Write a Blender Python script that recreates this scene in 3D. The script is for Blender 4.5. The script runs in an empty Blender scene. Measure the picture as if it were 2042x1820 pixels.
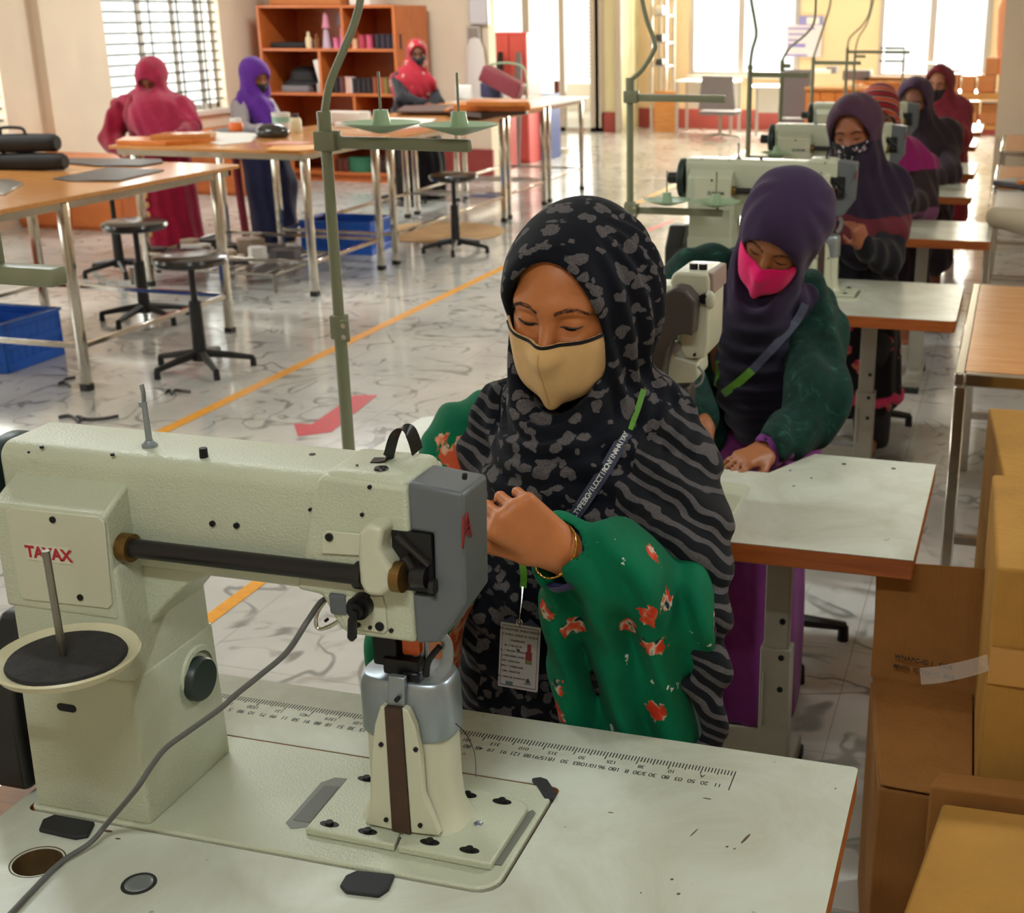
import bpy, bmesh, math, random
import numpy as np
from mathutils import Vector, Matrix
from mathutils.geometry import tessellate_polygon
random.seed(7)
PI = math.pi
scene = bpy.context.scene
COL = scene.collection

# ------------------------------------------------------------------ camera (solved from the picture's vanishing points)
CW, CH, CF, CPX, CPY, CAMZ = 2042., 1820., 2610., 1270., 920., 1.75
PITCH = math.atan((CPY - 30) / CF)
YAW = math.atan((2050 - CPX) / math.hypot(CF, CPY - 30))
FWD = Vector((-math.sin(YAW) * math.cos(PITCH), math.cos(YAW) * math.cos(PITCH), -math.sin(PITCH)))
RGT = Vector((math.cos(YAW), math.sin(YAW), 0))
UPV = RGT.cross(FWD)
CAMP = Vector((0, 0, CAMZ))

def ray(x, y):
    return FWD * CF + RGT * (x - CPX) - UPV * (y - CPY)
def atY(x, y, Y):
    d = ray(x, y); return CAMP + d * (Y / d.y)
def atZ(x, y, z):
    d = ray(x, y); return CAMP + d * ((z - CAMZ) / d.z)
def atX(x, y, X):
    d = ray(x, y); return CAMP + d * (X / d.x)

cam = bpy.data.cameras.new('camera')
camo = bpy.data.objects.new('camera', cam)
COL.objects.link(camo)
camo.matrix_world = Matrix((( RGT.x, UPV.x, -FWD.x, 0), (RGT.y, UPV.y, -FWD.y, 0), (RGT.z, UPV.z, -FWD.z, CAMZ), (0, 0, 0, 1)))
cam.sensor_width = 36.0
cam.sensor_fit = 'HORIZONTAL'
cam.lens = CF * 36.0 / CW
cam.shift_x = (CW / 2 - CPX) / CW
cam.shift_y = (CPY - CH / 2) / CW
cam.clip_start = 0.05
cam.dof.use_dof = True
cam.dof.focus_distance = 1.72
cam.dof.aperture_fstop = 9.5
scene.camera = camo

# ------------------------------------------------------------------ materials
def lin(c):
    return tuple(((v / 255.) / 12.92 if v <= 10 else (((v / 255.) + .055) / 1.055) ** 2.4) for v in c)
MATS = {}
def newmat(name):
    m = bpy.data.materials.new(name); m.use_nodes = True
    nt = m.node_tree
    b = nt.nodes['Principled BSDF']
    MATS[name] = m
    return m, nt, b
def N(nt, t, **k):
    n = nt.nodes.new(t)
    for a, v in k.items():
        if a.startswith('i_'):
            n.inputs[a[2:].replace('_', ' ')].default_value = v
        else:
            setattr(n, a, v)
    return n
def mapping(nt, scale=(1, 1, 1), rot=(0, 0, 0)):
    tc = N(nt, 'ShaderNodeTexCoord'); mp = N(nt, 'ShaderNodeMapping')
    mp.inputs['Scale'].default_value = scale; mp.inputs['Rotation'].default_value = rot
    nt.links.new(tc.outputs['Object'], mp.inputs['Vector'])
    return mp.outputs['Vector']
def ramp(nt, fac, stops, interp='LINEAR'):
    r = N(nt, 'ShaderNodeValToRGB'); r.color_ramp.interpolation = interp
    e = r.color_ramp.elements
    while len(e) < len(stops): e.new(0.5)
    for i, (p, c) in enumerate(stops):
        e[i].position = p; e[i].color = (*c, 1) if len(c) == 3 else c
    nt.links.new(fac, r.inputs['Fac'])
    return r.outputs['Color']
def mixc(nt, fac, a, b):
    m = N(nt, 'ShaderNodeMix', data_type='RGBA')
    for s, v in (('Factor', fac), ('A', a), ('B', b)):
        sock = [i for i in m.inputs if i.name == s and (i.type == ('VALUE' if s == 'Factor' else 'RGBA'))][0]
        if hasattr(v, 'is_linked') or hasattr(v, 'node'):
            nt.links.new(v, sock)
        else:
            sock.default_value = v if s == 'Factor' else (*v, 1)
    return [o for o in m.outputs if o.type == 'RGBA'][0]
def noise(nt, vec, scale, detail=3, rough=.5, dist=0.):
    n = N(nt, 'ShaderNodeTexNoise')
    n.inputs['Scale'].default_value = scale; n.inputs['Detail'].default_value = detail
    n.inputs['Roughness'].default_value = rough; n.inputs['Distortion'].default_value = dist
    if vec is not None: nt.links.new(vec, n.inputs['Vector'])
    return n
def math_n(nt, op, a, b=None):
    m = N(nt, 'ShaderNodeMath', operation=op)
    for i, v in enumerate((a, b)):
        if v is None: continue
        if hasattr(v, 'node'): nt.links.new(v, m.inputs[i])
        else: m.inputs[i].default_value = v
    return m.outputs[0]
def bump(nt, b, h, strength=.3, dist=.002):
    n = N(nt, 'ShaderNodeBump'); n.inputs['Strength'].default_value = strength; n.inputs['Distance'].default_value = dist
    nt.links.new(h, n.inputs['Height']); nt.links.new(n.outputs['Normal'], b.inputs['Normal'])
def plain(name, rgb, rough=.5, metal=0., var=0., vscale=8., bmp=None, spec=None, coat=0.):
    """one colour, optionally mottled (var) and with a fine bump (scale, strength)"""
    m, nt, b = newmat(name)
    c = lin(rgb)
    b.inputs['Roughness'].default_value = rough; b.inputs['Metallic'].default_value = metal
    if spec is not None: b.inputs['Specular IOR Level'].default_value = spec
    if coat: b.inputs['Coat Weight'].default_value = coat
    if var or bmp: v = mapping(nt)
    if var:
        n = noise(nt, v, vscale, 4, .6)
        d = tuple(max(0, x * (1 - var)) for x in c); l = tuple(min(1, x * (1 + var)) for x in c)
        nt.links.new(ramp(nt, n.outputs['Fac'], [(.3, d), (.7, l)]), b.inputs['Base Color'])
    else:
        b.inputs['Base Color'].default_value = (*c, 1)
    if bmp:
        n2 = noise(nt, v, bmp[0], 2, .5)
        bump(nt, b, n2.outputs['Fac'], bmp[1], bmp[2] if len(bmp) > 2 else .001)
    return m
def cloth(name, rgb, var=.25, weave=900., rough=.85, sheen=.15, fold=0.):
    m = plain(name, rgb, rough, 0, var, 14., (weave, .25, .0006))
    b = m.node_tree.nodes['Principled BSDF']
    b.inputs['Sheen Weight'].default_value = sheen; b.inputs['Specular IOR Level'].default_value = .2
    return m
def wood(name, c1, c2, rough=.35, scale=(2, 30, 30), coat=.0):
    m, nt, b = newmat(name)
    v = mapping(nt, scale)
    n = noise(nt, v, 2.2, 6, .6, .6)
    nt.links.new(ramp(nt, n.outputs['Fac'], [(.3, lin(c1)), (.7, lin(c2))]), b.inputs['Base Color'])
    b.inputs['Roughness'].default_value = rough
    return m
def steel(name, rgb=(190, 188, 182), rough=.25):
    return plain(name, rgb, rough, 1., .08, 30.)

# ------------------------------------------------------------------ mesh building
def orient(o, label=None, cat=None, group=None, kind=None):
    if label: o['label'] = label
    if cat: o['category'] = cat
    if group: o['group'] = group
    if kind: o['kind'] = kind
    return o
def thing(name, label, cat, loc=(0, 0, 0), rz=0., group=None):
    o = bpy.data.objects.new(name, None); COL.objects.link(o)
    o.empty_display_size = .1
    o.location = loc; o.rotation_euler = (0, 0, rz)
    return orient(o, label, cat, group)
def dup(root, loc=None, rz=None, label=None, name=None, group=None):
    def cp(o, par):
        c = o.copy(); COL.objects.link(c)
        if par is not None: c.parent = par
        for ch in list(o.children): cp(ch, c)
        return c
    r = cp(root, None)
    if loc is not None: r.location = loc
    if rz is not None: r.rotation_euler = (0, 0, rz)
    if label: r['label'] = label
    if group: r['group'] = group
    return r
def rootof(o):
    while o.parent is not None: o = o.parent
    return o
class MB:
    def __init__(s): s.bm = bmesh.new(); s.mi = 0
    def _tag(s, faces):
        for f in faces: f.material_index = s.mi
    def box(s, lo, hi, M=None):
        lo = Vector(lo); hi = Vector(hi)
        r = bmesh.ops.create_cube(s.bm, size=1)
        c = (lo + hi) / 2; d = hi - lo
        for v in r['verts']:
            v.co = Vector((v.co.x * d.x, v.co.y * d.y, v.co.z * d.z)) + c
            if M: v.co = M @ v.co
        s._tag({f for v in r['verts'] for f in v.link_faces}); return s
    def cyl(s, a, b, r0, r1=None, n=20, cap=True):
        a = Vector(a); b = Vector(b); r1 = r0 if r1 is None else r1
        q = (b - a).to_track_quat('Z', 'Y').to_matrix()
        f0 = []; f1 = []
        for i in range(n):
            t = 2 * PI * i / n; u = Vector((math.cos(t), math.sin(t), 0))
            f0.append(s.bm.verts.new(a + q @ (u * r0))); f1.append(s.bm.verts.new(b + q @ (u * r1)))
        fs = [s.bm.faces.new((f0[i], f0[(i + 1) % n], f1[(i + 1) % n], f1[i])) for i in range(n)]
        if cap:
            fs.append(s.bm.faces.new(f0[::-1])); fs.append(s.bm.faces.new(f1))
        s._tag(fs); return s
    def tube(s, pts, r, n=8, cap=True, closed=False, flat=None):
        """round (or flattened: flat=(ra,rb,side vector)) tube along points"""
        P = [Vector(p) for p in pts]; k = len(P)
        rr = r if isinstance(r, (list, tuple)) else [r] * k
        rings = []
        up = None
        for i in range(k):
            if closed: t = P[(i + 1) % k] - P[i - 1]
            else: t = P[min(i + 1, k - 1)] - P[max(i - 1, 0)]
            t.normalize()
            if flat: up = Vector(flat[2]) - t * t.dot(Vector(flat[2]))
            elif up is None:
                up = Vector((0, 0, 1)) if abs(t.z) < .9 else Vector((1, 0, 0))
                up = up - t * up.dot(t)
            else: up = up - t * up.dot(t)
            up.normalize(); w = t.cross(up)
            ring = []
            for j in range(n):
                a = 2 * PI * (j + .5) / n
                if flat: ring.append(s.bm.verts.new(P[i] + up * (flat[0] * math.cos(a)) * (1.41 if n == 4 else 1) + w * (flat[1] * math.sin(a)) * (1.41 if n == 4 else 1)))
                else: ring.append(s.bm.verts.new(P[i] + up * (rr[i] * math.cos(a)) + w * (rr[i] * math.sin(a))))
            rings.append(ring)
        fs = []
        for i in range(k if closed else k - 1):
            A = rings[i]; B = rings[(i + 1) % k]
            for j in range(n): fs.append(s.bm.faces.new((A[j], A[(j + 1) % n], B[(j + 1) % n], B[j])))
        if cap and not closed:
            fs.append(s.bm.faces.new(rings[0][::-1])); fs.append(s.bm.faces.new(rings[-1]))
        s._tag(fs); return s
    def lathe(s, prof, c=(0, 0, 0), n=32, axis='Z', sx=1., sy=1.):
        """prof: list of (r, h)"""
        c = Vector(c); rings = []
        for (r, h) in prof:
            if r < 1e-6: rings.append([s.bm.verts.new(c + s._ax(0, 0, h, axis))])
            else: rings.append([s.bm.verts.new(c + s._ax(r * sx * math.cos(2 * PI * j / n), r * sy * math.sin(2 * PI * j / n), h, axis)) for j in range(n)])
        fs = []
        for A, B in zip(rings, rings[1:]):
            if len(A) == 1 and len(B) == 1: continue
            for j in range(n):
                if len(A) == 1: fs.append(s.bm.faces.new((A[0], B[(j + 1) % n], B[j])))
                elif len(B) == 1: fs.append(s.bm.faces.new((A[j], A[(j + 1) % n], B[0])))
                else: fs.append(s.bm.faces.new((A[j], A[(j + 1) % n], B[(j + 1) % n], B[j])))
        s._tag(fs); return s
    @staticmethod
    def _ax(x, y, h, axis):
        return Vector((x, y, h)) if axis == 'Z' else (Vector((h, x, y)) if axis == 'X' else Vector((x, h, y)))
    def prism(s, loop, a, b, axis='Z', holes=(), side_mi=None):
        """extrude a 2D outline (with holes) from a to b along an axis; 2D is xy for Z, xz for Y, yz for X"""
        loops = [list(loop)] + [list(h) for h in holes]
        def P(p, h): return Vector((p[0], p[1], h)) if axis == 'Z' else (Vector((p[0], h, p[1])) if axis == 'Y' else Vector((h, p[0], p[1])))
        tri = tessellate_polygon([[Vector((p[0], p[1], 0)) for p in l] for l in loops])
        flat = [p for l in loops for p in l]
        A = [s.bm.verts.new(P(p, a)) for p in flat]; B = [s.bm.verts.new(P(p, b)) for p in flat]
        fs = []
        if not holes:
            fs.append(s.bm.faces.new(A)); fs.append(s.bm.faces.new(B))
        else:
            for t in tri:
                fs.append(s.bm.faces.new([A[i] for i in t])); fs.append(s.bm.faces.new([B[i] for i in t]))
        s._tag(fs)
        o = 0; sf = []
        for l in loops:
            n = len(l)
            for i in range(n):
                sf.append(s.bm.faces.new((A[o + i], A[o + (i + 1) % n], B[o + (i + 1) % n], B[o + i])))
            o += n
        s._tag(sf)
        if side_mi is not None:
            for f in sf: f.material_index = side_mi
        return s
    def quad(s, *pts):
        f = s.bm.faces.new([s.bm.verts.new(Vector(p)) for p in pts]); s._tag([f]); return s
    def sphere(s, c, r, sc=(1, 1, 1), seg=16):
        q = bmesh.ops.create_uvsphere(s.bm, u_segments=seg, v_segments=max(6, seg // 2), radius=1)
        for v in q['verts']: v.co = Vector((v.co.x * r * sc[0], v.co.y * r * sc[1], v.co.z * r * sc[2])) + Vector(c)
        s._tag({f for v in q['verts'] for f in v.link_faces}); return s
    def rbox(s, lo, hi, r=.01, seg=3, M=None):
        n0 = set(s.bm.verts); e0 = set(s.bm.edges)
        s.box(lo, hi)
        ed = [e for e in s.bm.edges if e not in e0]
        bmesh.ops.bevel(s.bm, geom=ed, offset=r, segments=seg, affect='EDGES', profile=.5)
        if M:
            for v in s.bm.verts:
                if v not in n0: v.co = M @ v.co
        for f in s.bm.faces:
            if all(v not in n0 for v in f.verts): f.material_index = s.mi
        return s
    def move(s, M):
        for v in s.bm.verts: v.co = M @ v.co
        return s
    def build(s, name, mats, parent=None, label=None, bevel=None, smooth=40, world=True, sub=0, solid=None, kind=None):
        bmesh.ops.recalc_face_normals(s.bm, faces=s.bm.faces[:])
        me = bpy.data.meshes.new(name); s.bm.to_mesh(me); s.bm.free()
        return obj_from_mesh(name, me, mats, parent, label, bevel, smooth, world, sub, solid, kind)
def obj_from_mesh(name, me, mats, parent=None, label=None, bevel=None, smooth=40, world=True, sub=0, solid=None, kind=None):
    for m in (mats if isinstance(mats, (list, tuple)) else [mats]): me.materials.append(m)
    o = bpy.data.objects.new(name, me); COL.objects.link(o)
    if parent is not None:
        r = rootof(parent)
        if world: me.transform(Matrix.Translation(-r.location))
        o.parent = parent
    if bevel:
        b = o.modifiers.new('b', 'BEVEL'); b.width = bevel[0]; b.segments = bevel[1]; b.limit_method = 'ANGLE'; b.angle_limit = math.radians(35)
        b.harden_normals = False
    if solid:
        md = o.modifiers.new('s', 'SOLIDIFY'); md.thickness = solid; md.offset = 0
    if sub:
        md = o.modifiers.new('u', 'SUBSURF'); md.levels = sub; md.render_levels = sub
    if smooth:
        for p in me.polygons: p.use_smooth = True
        me.set_sharp_from_angle(angle=math.radians(smooth))
    if label: o['label'] = label
    if kind: o['kind'] = kind
    return o
def struct(name, mb, mats, label=None, **k):
    o = mb.build(name, mats, None, **k); o['kind'] = 'structure'
    if label: o['label'] = label
    return o
def rrect(x0, y0, x1, y1, r, n=5):
    rs = r if isinstance(r, (list, tuple)) else [r] * 4
    out = []
    for (cx, cy, a0, q) in ((x1, y1, 0, rs[0]), (x0, y1, 90, rs[1]), (x0, y0, 180, rs[2]), (x1, y0, 270, rs[3])):
        sx = -1 if cx == x1 else 1; sy = -1 if cy == y1 else 1
        if q <= 0: out.append((cx, cy)); continue
        for i in range(n + 1):
            a = math.radians(a0 + 90 * i / n); out.append((cx + sx * q + q * math.cos(a), cy + sy * q + q * math.sin(a)))
    return out
def circ(cx, cy, r, n=24, ry=None):
    return [(cx + r * math.cos(2 * PI * i / n), cy + (ry or r) * math.sin(2 * PI * i / n)) for i in range(n)]
def text_mesh(s, size, extrude=.0, bold=0., align='CENTER', spacing=1.):
    cu = bpy.data.curves.new('t', 'FONT'); cu.body = s; cu.size = size; cu.extrude = extrude; cu.offset = bold
    cu.align_x = align; cu.align_y = 'CENTER'; cu.resolution_u = 3; cu.space_character = spacing
    o = bpy.data.objects.new('t', cu); COL.objects.link(o)
    dg = bpy.context.evaluated_depsgraph_get()
    me = bpy.data.meshes.new_from_object(o.evaluated_get(dg))
    bpy.data.objects.remove(o); bpy.data.curves.remove(cu)
    return me
def frame_mat(p, x, y):
    """matrix whose local x,y axes lie along the two directions at point p"""
    x = Vector(x).normalized(); z = x.cross(Vector(y)).normalized(); y = z.cross(x)
    return Matrix(((x.x, y.x, z.x, p[0]), (x.y, y.y, z.y, p[1]), (x.z, y.z, z.z, p[2]), (0, 0, 0, 1)))
def texts(name, items, mat, parent, label=None):
    """items: (string, size, matrix, bold, spacing) joined into one lettering mesh"""
    bm = bmesh.new()
    for it in items:
        me = text_mesh(it[0], it[1], 0., it[3] if len(it) > 3 else 0., spacing=it[4] if len(it) > 4 else 1.)
        me.transform(it[2]); bm.from_mesh(me); bpy.data.meshes.remove(me)
    me = bpy.data.meshes.new(name); bm.to_mesh(me); bm.free()
    return obj_from_mesh(name, me, mat, parent, label, smooth=None)
def catmull(pts, k=6):
    P = [Vector(p) for p in pts]; out = []
    for i in range(len(P) - 1):
        a = P[max(i - 1, 0)]; b = P[i]; c = P[i + 1]; d = P[min(i + 2, len(P) - 1)]
        for j in range(k):
            t = j / k
            out.append(.5 * ((2 * b) + (c - a) * t + (2 * a - 5 * b + 4 * c - d) * t * t + (3 * b - a - 3 * c + d) * t ** 3))
    out.append(P[-1]); return out
# ------------------------------------------------------------------ shared materials
M_wall = plain('wall_paint_cream', (232, 214, 190), .75, 0, .05, 1.5)
M_wall2 = plain('wall_paint_ochre', (226, 202, 164), .7, 0, .05, 1.5)
M_red = plain('red_skirting_paint', (150, 62, 58), .5, 0, .08, 3)
M_ceil = plain('ceiling_paint', (236, 230, 220), .85)
M_trim = plain('white_trim_paint', (222, 216, 206), .45)
M_alu = plain('aluminium_frame', (186, 182, 178), .35, .6)
M_ply = wood('plywood_orange', (196, 128, 66), (212, 150, 88), .2, (2.5, 14, 14))
M_ply2 = wood('orange_board', (196, 110, 40), (222, 134, 58), .35, (3, 12, 12))
M_wcab = wood('cabinet_wood', (184, 96, 44), (206, 116, 56), .38, (2, 10, 3))
M_edge = wood('tabletop_wood_edge', (140, 70, 26), (172, 94, 40), .35, (2, 40, 40))
M_steel = steel('polished_steel', (206, 200, 190), .16)
M_steel_d = steel('brushed_steel', (150, 146, 138), .34)
M_black = plain('black_plastic', (26, 26, 27), .42, 0, .2, 20)
M_rub = plain('black_rubber', (30, 31, 33), .7, 0, .2, 20)
M_vinyl = plain('black_vinyl', (34, 32, 31), .2, spec=.7)
M_blue = plain('blue_plastic', (24, 98, 205), .4)
def card(name, rgb):
    m, nt, b = newmat(name); v = mapping(nt); L = nt.links.new
    n1 = noise(nt, v, 7, 4, .6)
    L(ramp(nt, n1.outputs['Fac'], [(.3, tuple(x * .86 for x in lin(rgb))), (.7, tuple(min(1, x * 1.08) for x in lin(rgb)))]), b.inputs['Base Color'])
    b.inputs['Roughness'].default_value = .85; b.inputs['Specular IOR Level'].default_value = .25
    mp = N(nt, 'ShaderNodeMapping'); mp.inputs['Scale'].default_value = (34, 34, 2.2); L(v, mp.inputs['Vector'])
    n2 = noise(nt, mp.outputs[0], 1., 4, .65, .5)           # long soft creases along the flutes
    n3 = noise(nt, v, 13, 3, .7)
    bump(nt, b, math_n(nt, 'ADD', n2.outputs['Fac'], math_n(nt, 'MULTIPLY', n3.outputs['Fac'], .7)), .55, .006)
    return m
M_card = card('cardboard', (172, 126, 58))
M_card2 = card('cardboard_brown', (146, 98, 48))
M_cardo = plain('cardboard_orange', (196, 124, 70), .8, 0, .08, 7)
M_tape = plain('clear_tape', (200, 186, 160), .12, 0, 0)
M_leather = plain('grey_leather', (70, 66, 68), .42, 0, .2, 12)
M_bag = plain('black_bag_fabric', (28, 27, 28), .75, 0, .2, 30)
M_white = plain('white_plastic', (226, 222, 214), .4)
M_greych = plain('grey_chair_fabric', (120, 114, 118), .75)
M_green = plain('olive_green_enamel', (122, 124, 98), .38, 0, .05, 20)
M_greenl = plain('pale_green_plastic', (150, 174, 140), .4, 0, .05, 20)
M_yellow = plain('yellow_floor_tape', (232, 158, 24), .35, 0, .12, 25)
M_redtape = plain('red_floor_tape', (190, 20, 34), .5, 0, .1, 25)
M_paper = plain('white_paper', (232, 228, 220), .7)

def floor_material():
    m, nt, b = newmat('marble_tile_floor')
    v = mapping(nt)
    L = nt.links.new
    base = noise(nt, v, 1.1, 4, .6)
    c0 = ramp(nt, base.outputs['Fac'], [(.35, lin((178, 179, 174))), (.65, lin((208, 205, 198)))])
    # curling grey-green veins: level lines of a warped noise, broken up by a second one
    n1 = noise(nt, v, 2.3, 1.5, .5, 1.6)
    d1 = math_n(nt, 'ABSOLUTE', math_n(nt, 'SUBTRACT', n1.outputs['Fac'], .5))
    k1 = ramp(nt, d1, [(.0, (1, 1, 1)), (.012, (.8, .8, .8)), (.028, (0, 0, 0))])
    br = noise(nt, v, 4.2, 2, .5)
    k2 = ramp(nt, br.outputs['Fac'], [(.40, (0, 0, 0)), (.54, (1, 1, 1))])
    f1 = math_n(nt, 'MULTIPLY', math_n(nt, 'MULTIPLY', k1, k2), .75)
    c1 = mixc(nt, f1, c0, lin((92, 98, 92)))
    n2 = noise(nt, v, 5.0, 3, .55, 2.2)
    k3 = ramp(nt, n2.outputs['Fac'], [(.60, (0, 0, 0)), (.70, (1, 1, 1))])
    f2 = math_n(nt, 'MULTIPLY', k3, .5)
    c2 = mixc(nt, f2, c1, lin((140, 138, 130)))
    # tile joints every 0.6 m
    sx = N(nt, 'ShaderNodeSeparateXYZ'); L(v, sx.inputs[0])
    js = []
    for ax, off in (('X', .33), ('Y', .11)):
        a = math_n(nt, 'PINGPONG', math_n(nt, 'ADD', sx.outputs[ax], 60 + off), .3)
        js.append(math_n(nt, 'LESS_THAN', a, .0016))
    j = math_n(nt, 'MULTIPLY', math_n(nt, 'MAXIMUM', js[0], js[1]), .7)
    c3 = mixc(nt, j, c2, lin((150, 128, 112)))
    L(c3, b.inputs['Base Color'])
    b.inputs['Roughness'].default_value = .13
    b.inputs['Specular IOR Level'].default_value = .6
    rn = noise(nt, v, 7, 3, .6)
    rr = N(nt, 'ShaderNodeMapRange'); rr.inputs['To Min'].default_value = .07; rr.inputs['To Max'].default_value = .2
    L(rn.outputs['Fac'], rr.inputs['Value']); L(rr.outputs[0], b.inputs['Roughness'])
    bump(nt, b, noise(nt, v, 3.0, 2).outputs['Fac'], .12, .004)
    return m
M_floor = floor_material()
def glass_material():
    m, nt, b = newmat('window_glass')
    nt.nodes.remove(b)
    t = N(nt, 'ShaderNodeBsdfTransparent'); g = N(nt, 'ShaderNodeBsdfGlossy'); g.inputs['Roughness'].default_value = .02
    t.inputs['Color'].default_value = (.93, .96, .95, 1)
    mx = N(nt, 'ShaderNodeMixShader'); mx.inputs[0].default_value = .06
    nt.links.new(t.outputs[0], mx.inputs[1]); nt.links.new(g.outputs[0], mx.inputs[2])
    nt.links.new(mx.outputs[0], nt.nodes['Material Output'].inputs[0])
    return m
M_glass = glass_material()

# ------------------------------------------------------------------ room shell
XL, XR, YB, YF, ZC = -8.3, 4.6, 21.5, -2.6, 3.15
struct('floor', MB().box((XL - .6, YF - .3, -.12), (XR + .3, 25.2, 0)), M_floor, smooth=None)
struct('ceiling', MB().box((XL - .3, YF - .3, ZC), (XR + .3, 25.2, ZC + .1)), M_ceil, smooth=None)
# wall with windows along the cutting tables
WIN_L = [(11.05, 12.97), (7.7, 9.61), (4.3, 6.2), (.9, 2.8)]
SILL, HEAD = .80, 2.35
mb = MB()
ys = [YF - .2] + [v for w in sorted(WIN_L) for v in w] + [14.45]
for i in range(0, len(ys) - 1, 2): mb.box((XL - .22, ys[i], 0), (XL, ys[i + 1], ZC))
for a, b in WIN_L:
    mb.box((XL - .22, a, 0), (XL, b, SILL)); mb.box((XL - .22, a, HEAD), (XL, b, ZC))
struct('wall_left', mb, M_wall, smooth=None)
struct('trim_1', MB().box((XL, 10.08, 0), (XL + .09, 10.5, ZC)), M_wall, smooth=None)
struct('wall_back', MB().box((XL - .2, 14.24, 0), (-5.74, 14.45, ZC)), M_wall, smooth=None)
struct('baseboard_back', MB().box((-6.42, 14.2, 0), (-5.72, 14.24, .3)), M_red, smooth=None)
def pxX(px, Y, py=130): return atY(px, py, Y).x
# far wall with two pairs of tall windows
WB = [(pxX(1376, YB), pxX(1592, YB)), (pxX(1750, YB), pxX(1970, YB))]
mb = MB()
xs = [pxX(1236, YB)] + [v for w in WB for v in w] + [XR]
for i in range(0, len(xs) - 1, 2): mb.box((xs[i], YB, 0), (xs[i + 1], YB + .22, ZC))
for a, b in WB: mb.box((a, YB, 0), (b, YB + .22, .83)); mb.box((a, YB, 2.5), (b, YB + .22, ZC))
struct('wall_far', mb, M_wall2, smooth=None)
struct('baseboard_far', MB().box((pxX(1236, YB), YB - .03, 0), (XR, YB, .3)), M_red, smooth=None)
struct('wall_right', MB().box((XR, YF, 0), (XR + .2, YB + .2, ZC)), M_wall, smooth=None)
struct('wall_front', MB().box((XL - .2, YF - .2, 0), (XR + .2, YF, ZC)), M_wall, smooth=None)
# far left bay: glazed aluminium partition and a pier beside it
YG = 20.4
gx0, gx1, gx2, gx3 = pxX(1052, YG), pxX(1122, YG), pxX(1184, YG), pxX(1200, YG)
struct('wall_far_pier', MB().box((gx3, YG, 0), (pxX(1236, YG), YB + .2, ZC)), plain('pier_paint_green', (214, 206, 170), .7), smooth=None)
struct('baseboard_pier', MB().box((gx3 - .01, YG - .03, 0), (pxX(1237, YG), YG, .3)), M_red, smooth=None)
struct('trim_2', MB().box((pxX(1229, YG), YG - .06, 0), (pxX(1240, YG), YG, ZC)), M_alu, smooth=None)
struct('wall_bay', MB().box((XL - .2, 14.45, 0), (XL, 20.5, ZC)), M_wall, smooth=None)
struct('wall_beyond', MB().box((XL - .2, 24.9, 0), (gx3 + .6, 25.1, .5)).box((gx3, 20.62, 0), (gx3 + .2, 25, ZC)), M_wall, smooth=None)
mb = MB()
for x, w in ((gx0, .06), (gx1, .045), (gx2 + .02, .07), (gx3 - .05, .05)): mb.box((x - w, YG - .04, 0), (x + w, YG + .04, ZC))
mb.box((gx2 - .02, YG - .03, 0), (gx3 + .03, YG + .035, ZC)); mb.box((XL, YG - .04, 0), (gx3, YG + .04, .06)); mb.box((XL, YG - .03, 2.45), (gx3, YG + .03, 2.52))
o = struct('window_5', mb, M_alu, smooth=None)
MB().box((XL, YG - .004, .06), (gx3 - .05, YG + .004, 2.45)).build('pane', M_glass, o, smooth=None)
mb = MB()
for k in range(26): mb.box((gx0 + .02, YG + 1.6, .75 + k * .065), (gx2, YG + 1.64, .775 + k * .065))
mb.build('blind', M_white, o, smooth=None)

def window_x(n, y0, y1, z0, z1, X):
    """window in a wall that runs in depth: frame, glass, white bands and a grille of thin bars"""
    mb = MB()
    for a, b in ((y0, y0 + .05), (y1 - .05, y1)): mb.box((X - .16, a, z0), (X - .10, b, z1))
    for a, b in ((z0, z0 + .05), (z1 - .05, z1)): mb.box((X - .16, y0, a), (X - .10, y1, b))
    o = struct('window_%d' % n, mb, M_alu, smooth=None)
    MB().box((X - .135, y0 + .05, z0 + .05), (X - .129, y1 - .05, z1 - .05)).build('pane', M_glass, o, smooth=None)
    mb = MB()
    k = int((z1 - z0) / .098)
    for i in range(1, k + 1): mb.cyl((X - .05, y0, z0 + i * .098), (X - .05, y1, z0 + i * .098), .011, n=6)
    for f in (.29, .40, .58, .645, .80, .865):
        mb.cyl((X - .045, y0 + (y1 - y0) * f, z0), (X - .045, y0 + (y1 - y0) * f, z1), .011, n=6)
    mb.build('grille', plain('grille_paint', (104, 106, 98), .5) if 'grille_paint' not in MATS else MATS['grille_paint'], o)
    mb = MB()
    for f in (.30, .585, .81): mb.box((X - .075, y0 + (y1 - y0) * f, z0), (X - .062, y0 + (y1 - y0) * (f + .045), z1))
    mb.build('sash', M_trim, o, smooth=None)
    MB().box((X - .2, y0 - .02, z0 - .05), (X + .05, y1 + .02, z0)).build('sill', M_trim, o, smooth=None)
    return o
for i, (a, b) in enumerate(WIN_L): window_x(i + 1, a, b, SILL, HEAD, XL)
for i, (a, b) in enumerate(WB):
    mb = MB()
    mid = pxX((1478, 1856)[i], YB)
    for x, w in ((a + .04, .04), (b - .04, .04), (mid, .055)): mb.box((x - w, YB - .02, .83), (x + w, YB + .1, 2.5))
    mb.box((a, YB + .0, .83), (b, YB + .1, .9)); mb.box((a, YB, 2.43), (b, YB + .1, 2.5))
    o = struct('window_%d' % (6 + i), mb, M_alu, smooth=None)
    MB().box((a + .05, YB + .05, .9), (b - .05, YB + .055, 2.43)).build('pane', M_glass, o, smooth=None)
    MB().box((a - .03, YB - .1, .79), (b + .03, YB + .02, .83)).build('sill', M_trim, o, smooth=None)
# square pier beyond the second row of tables
struct('wall_pier_right', MB().box((-.19, 12.45, 0), (.5, 13.1, ZC)), M_wall, smooth=None)

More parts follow.
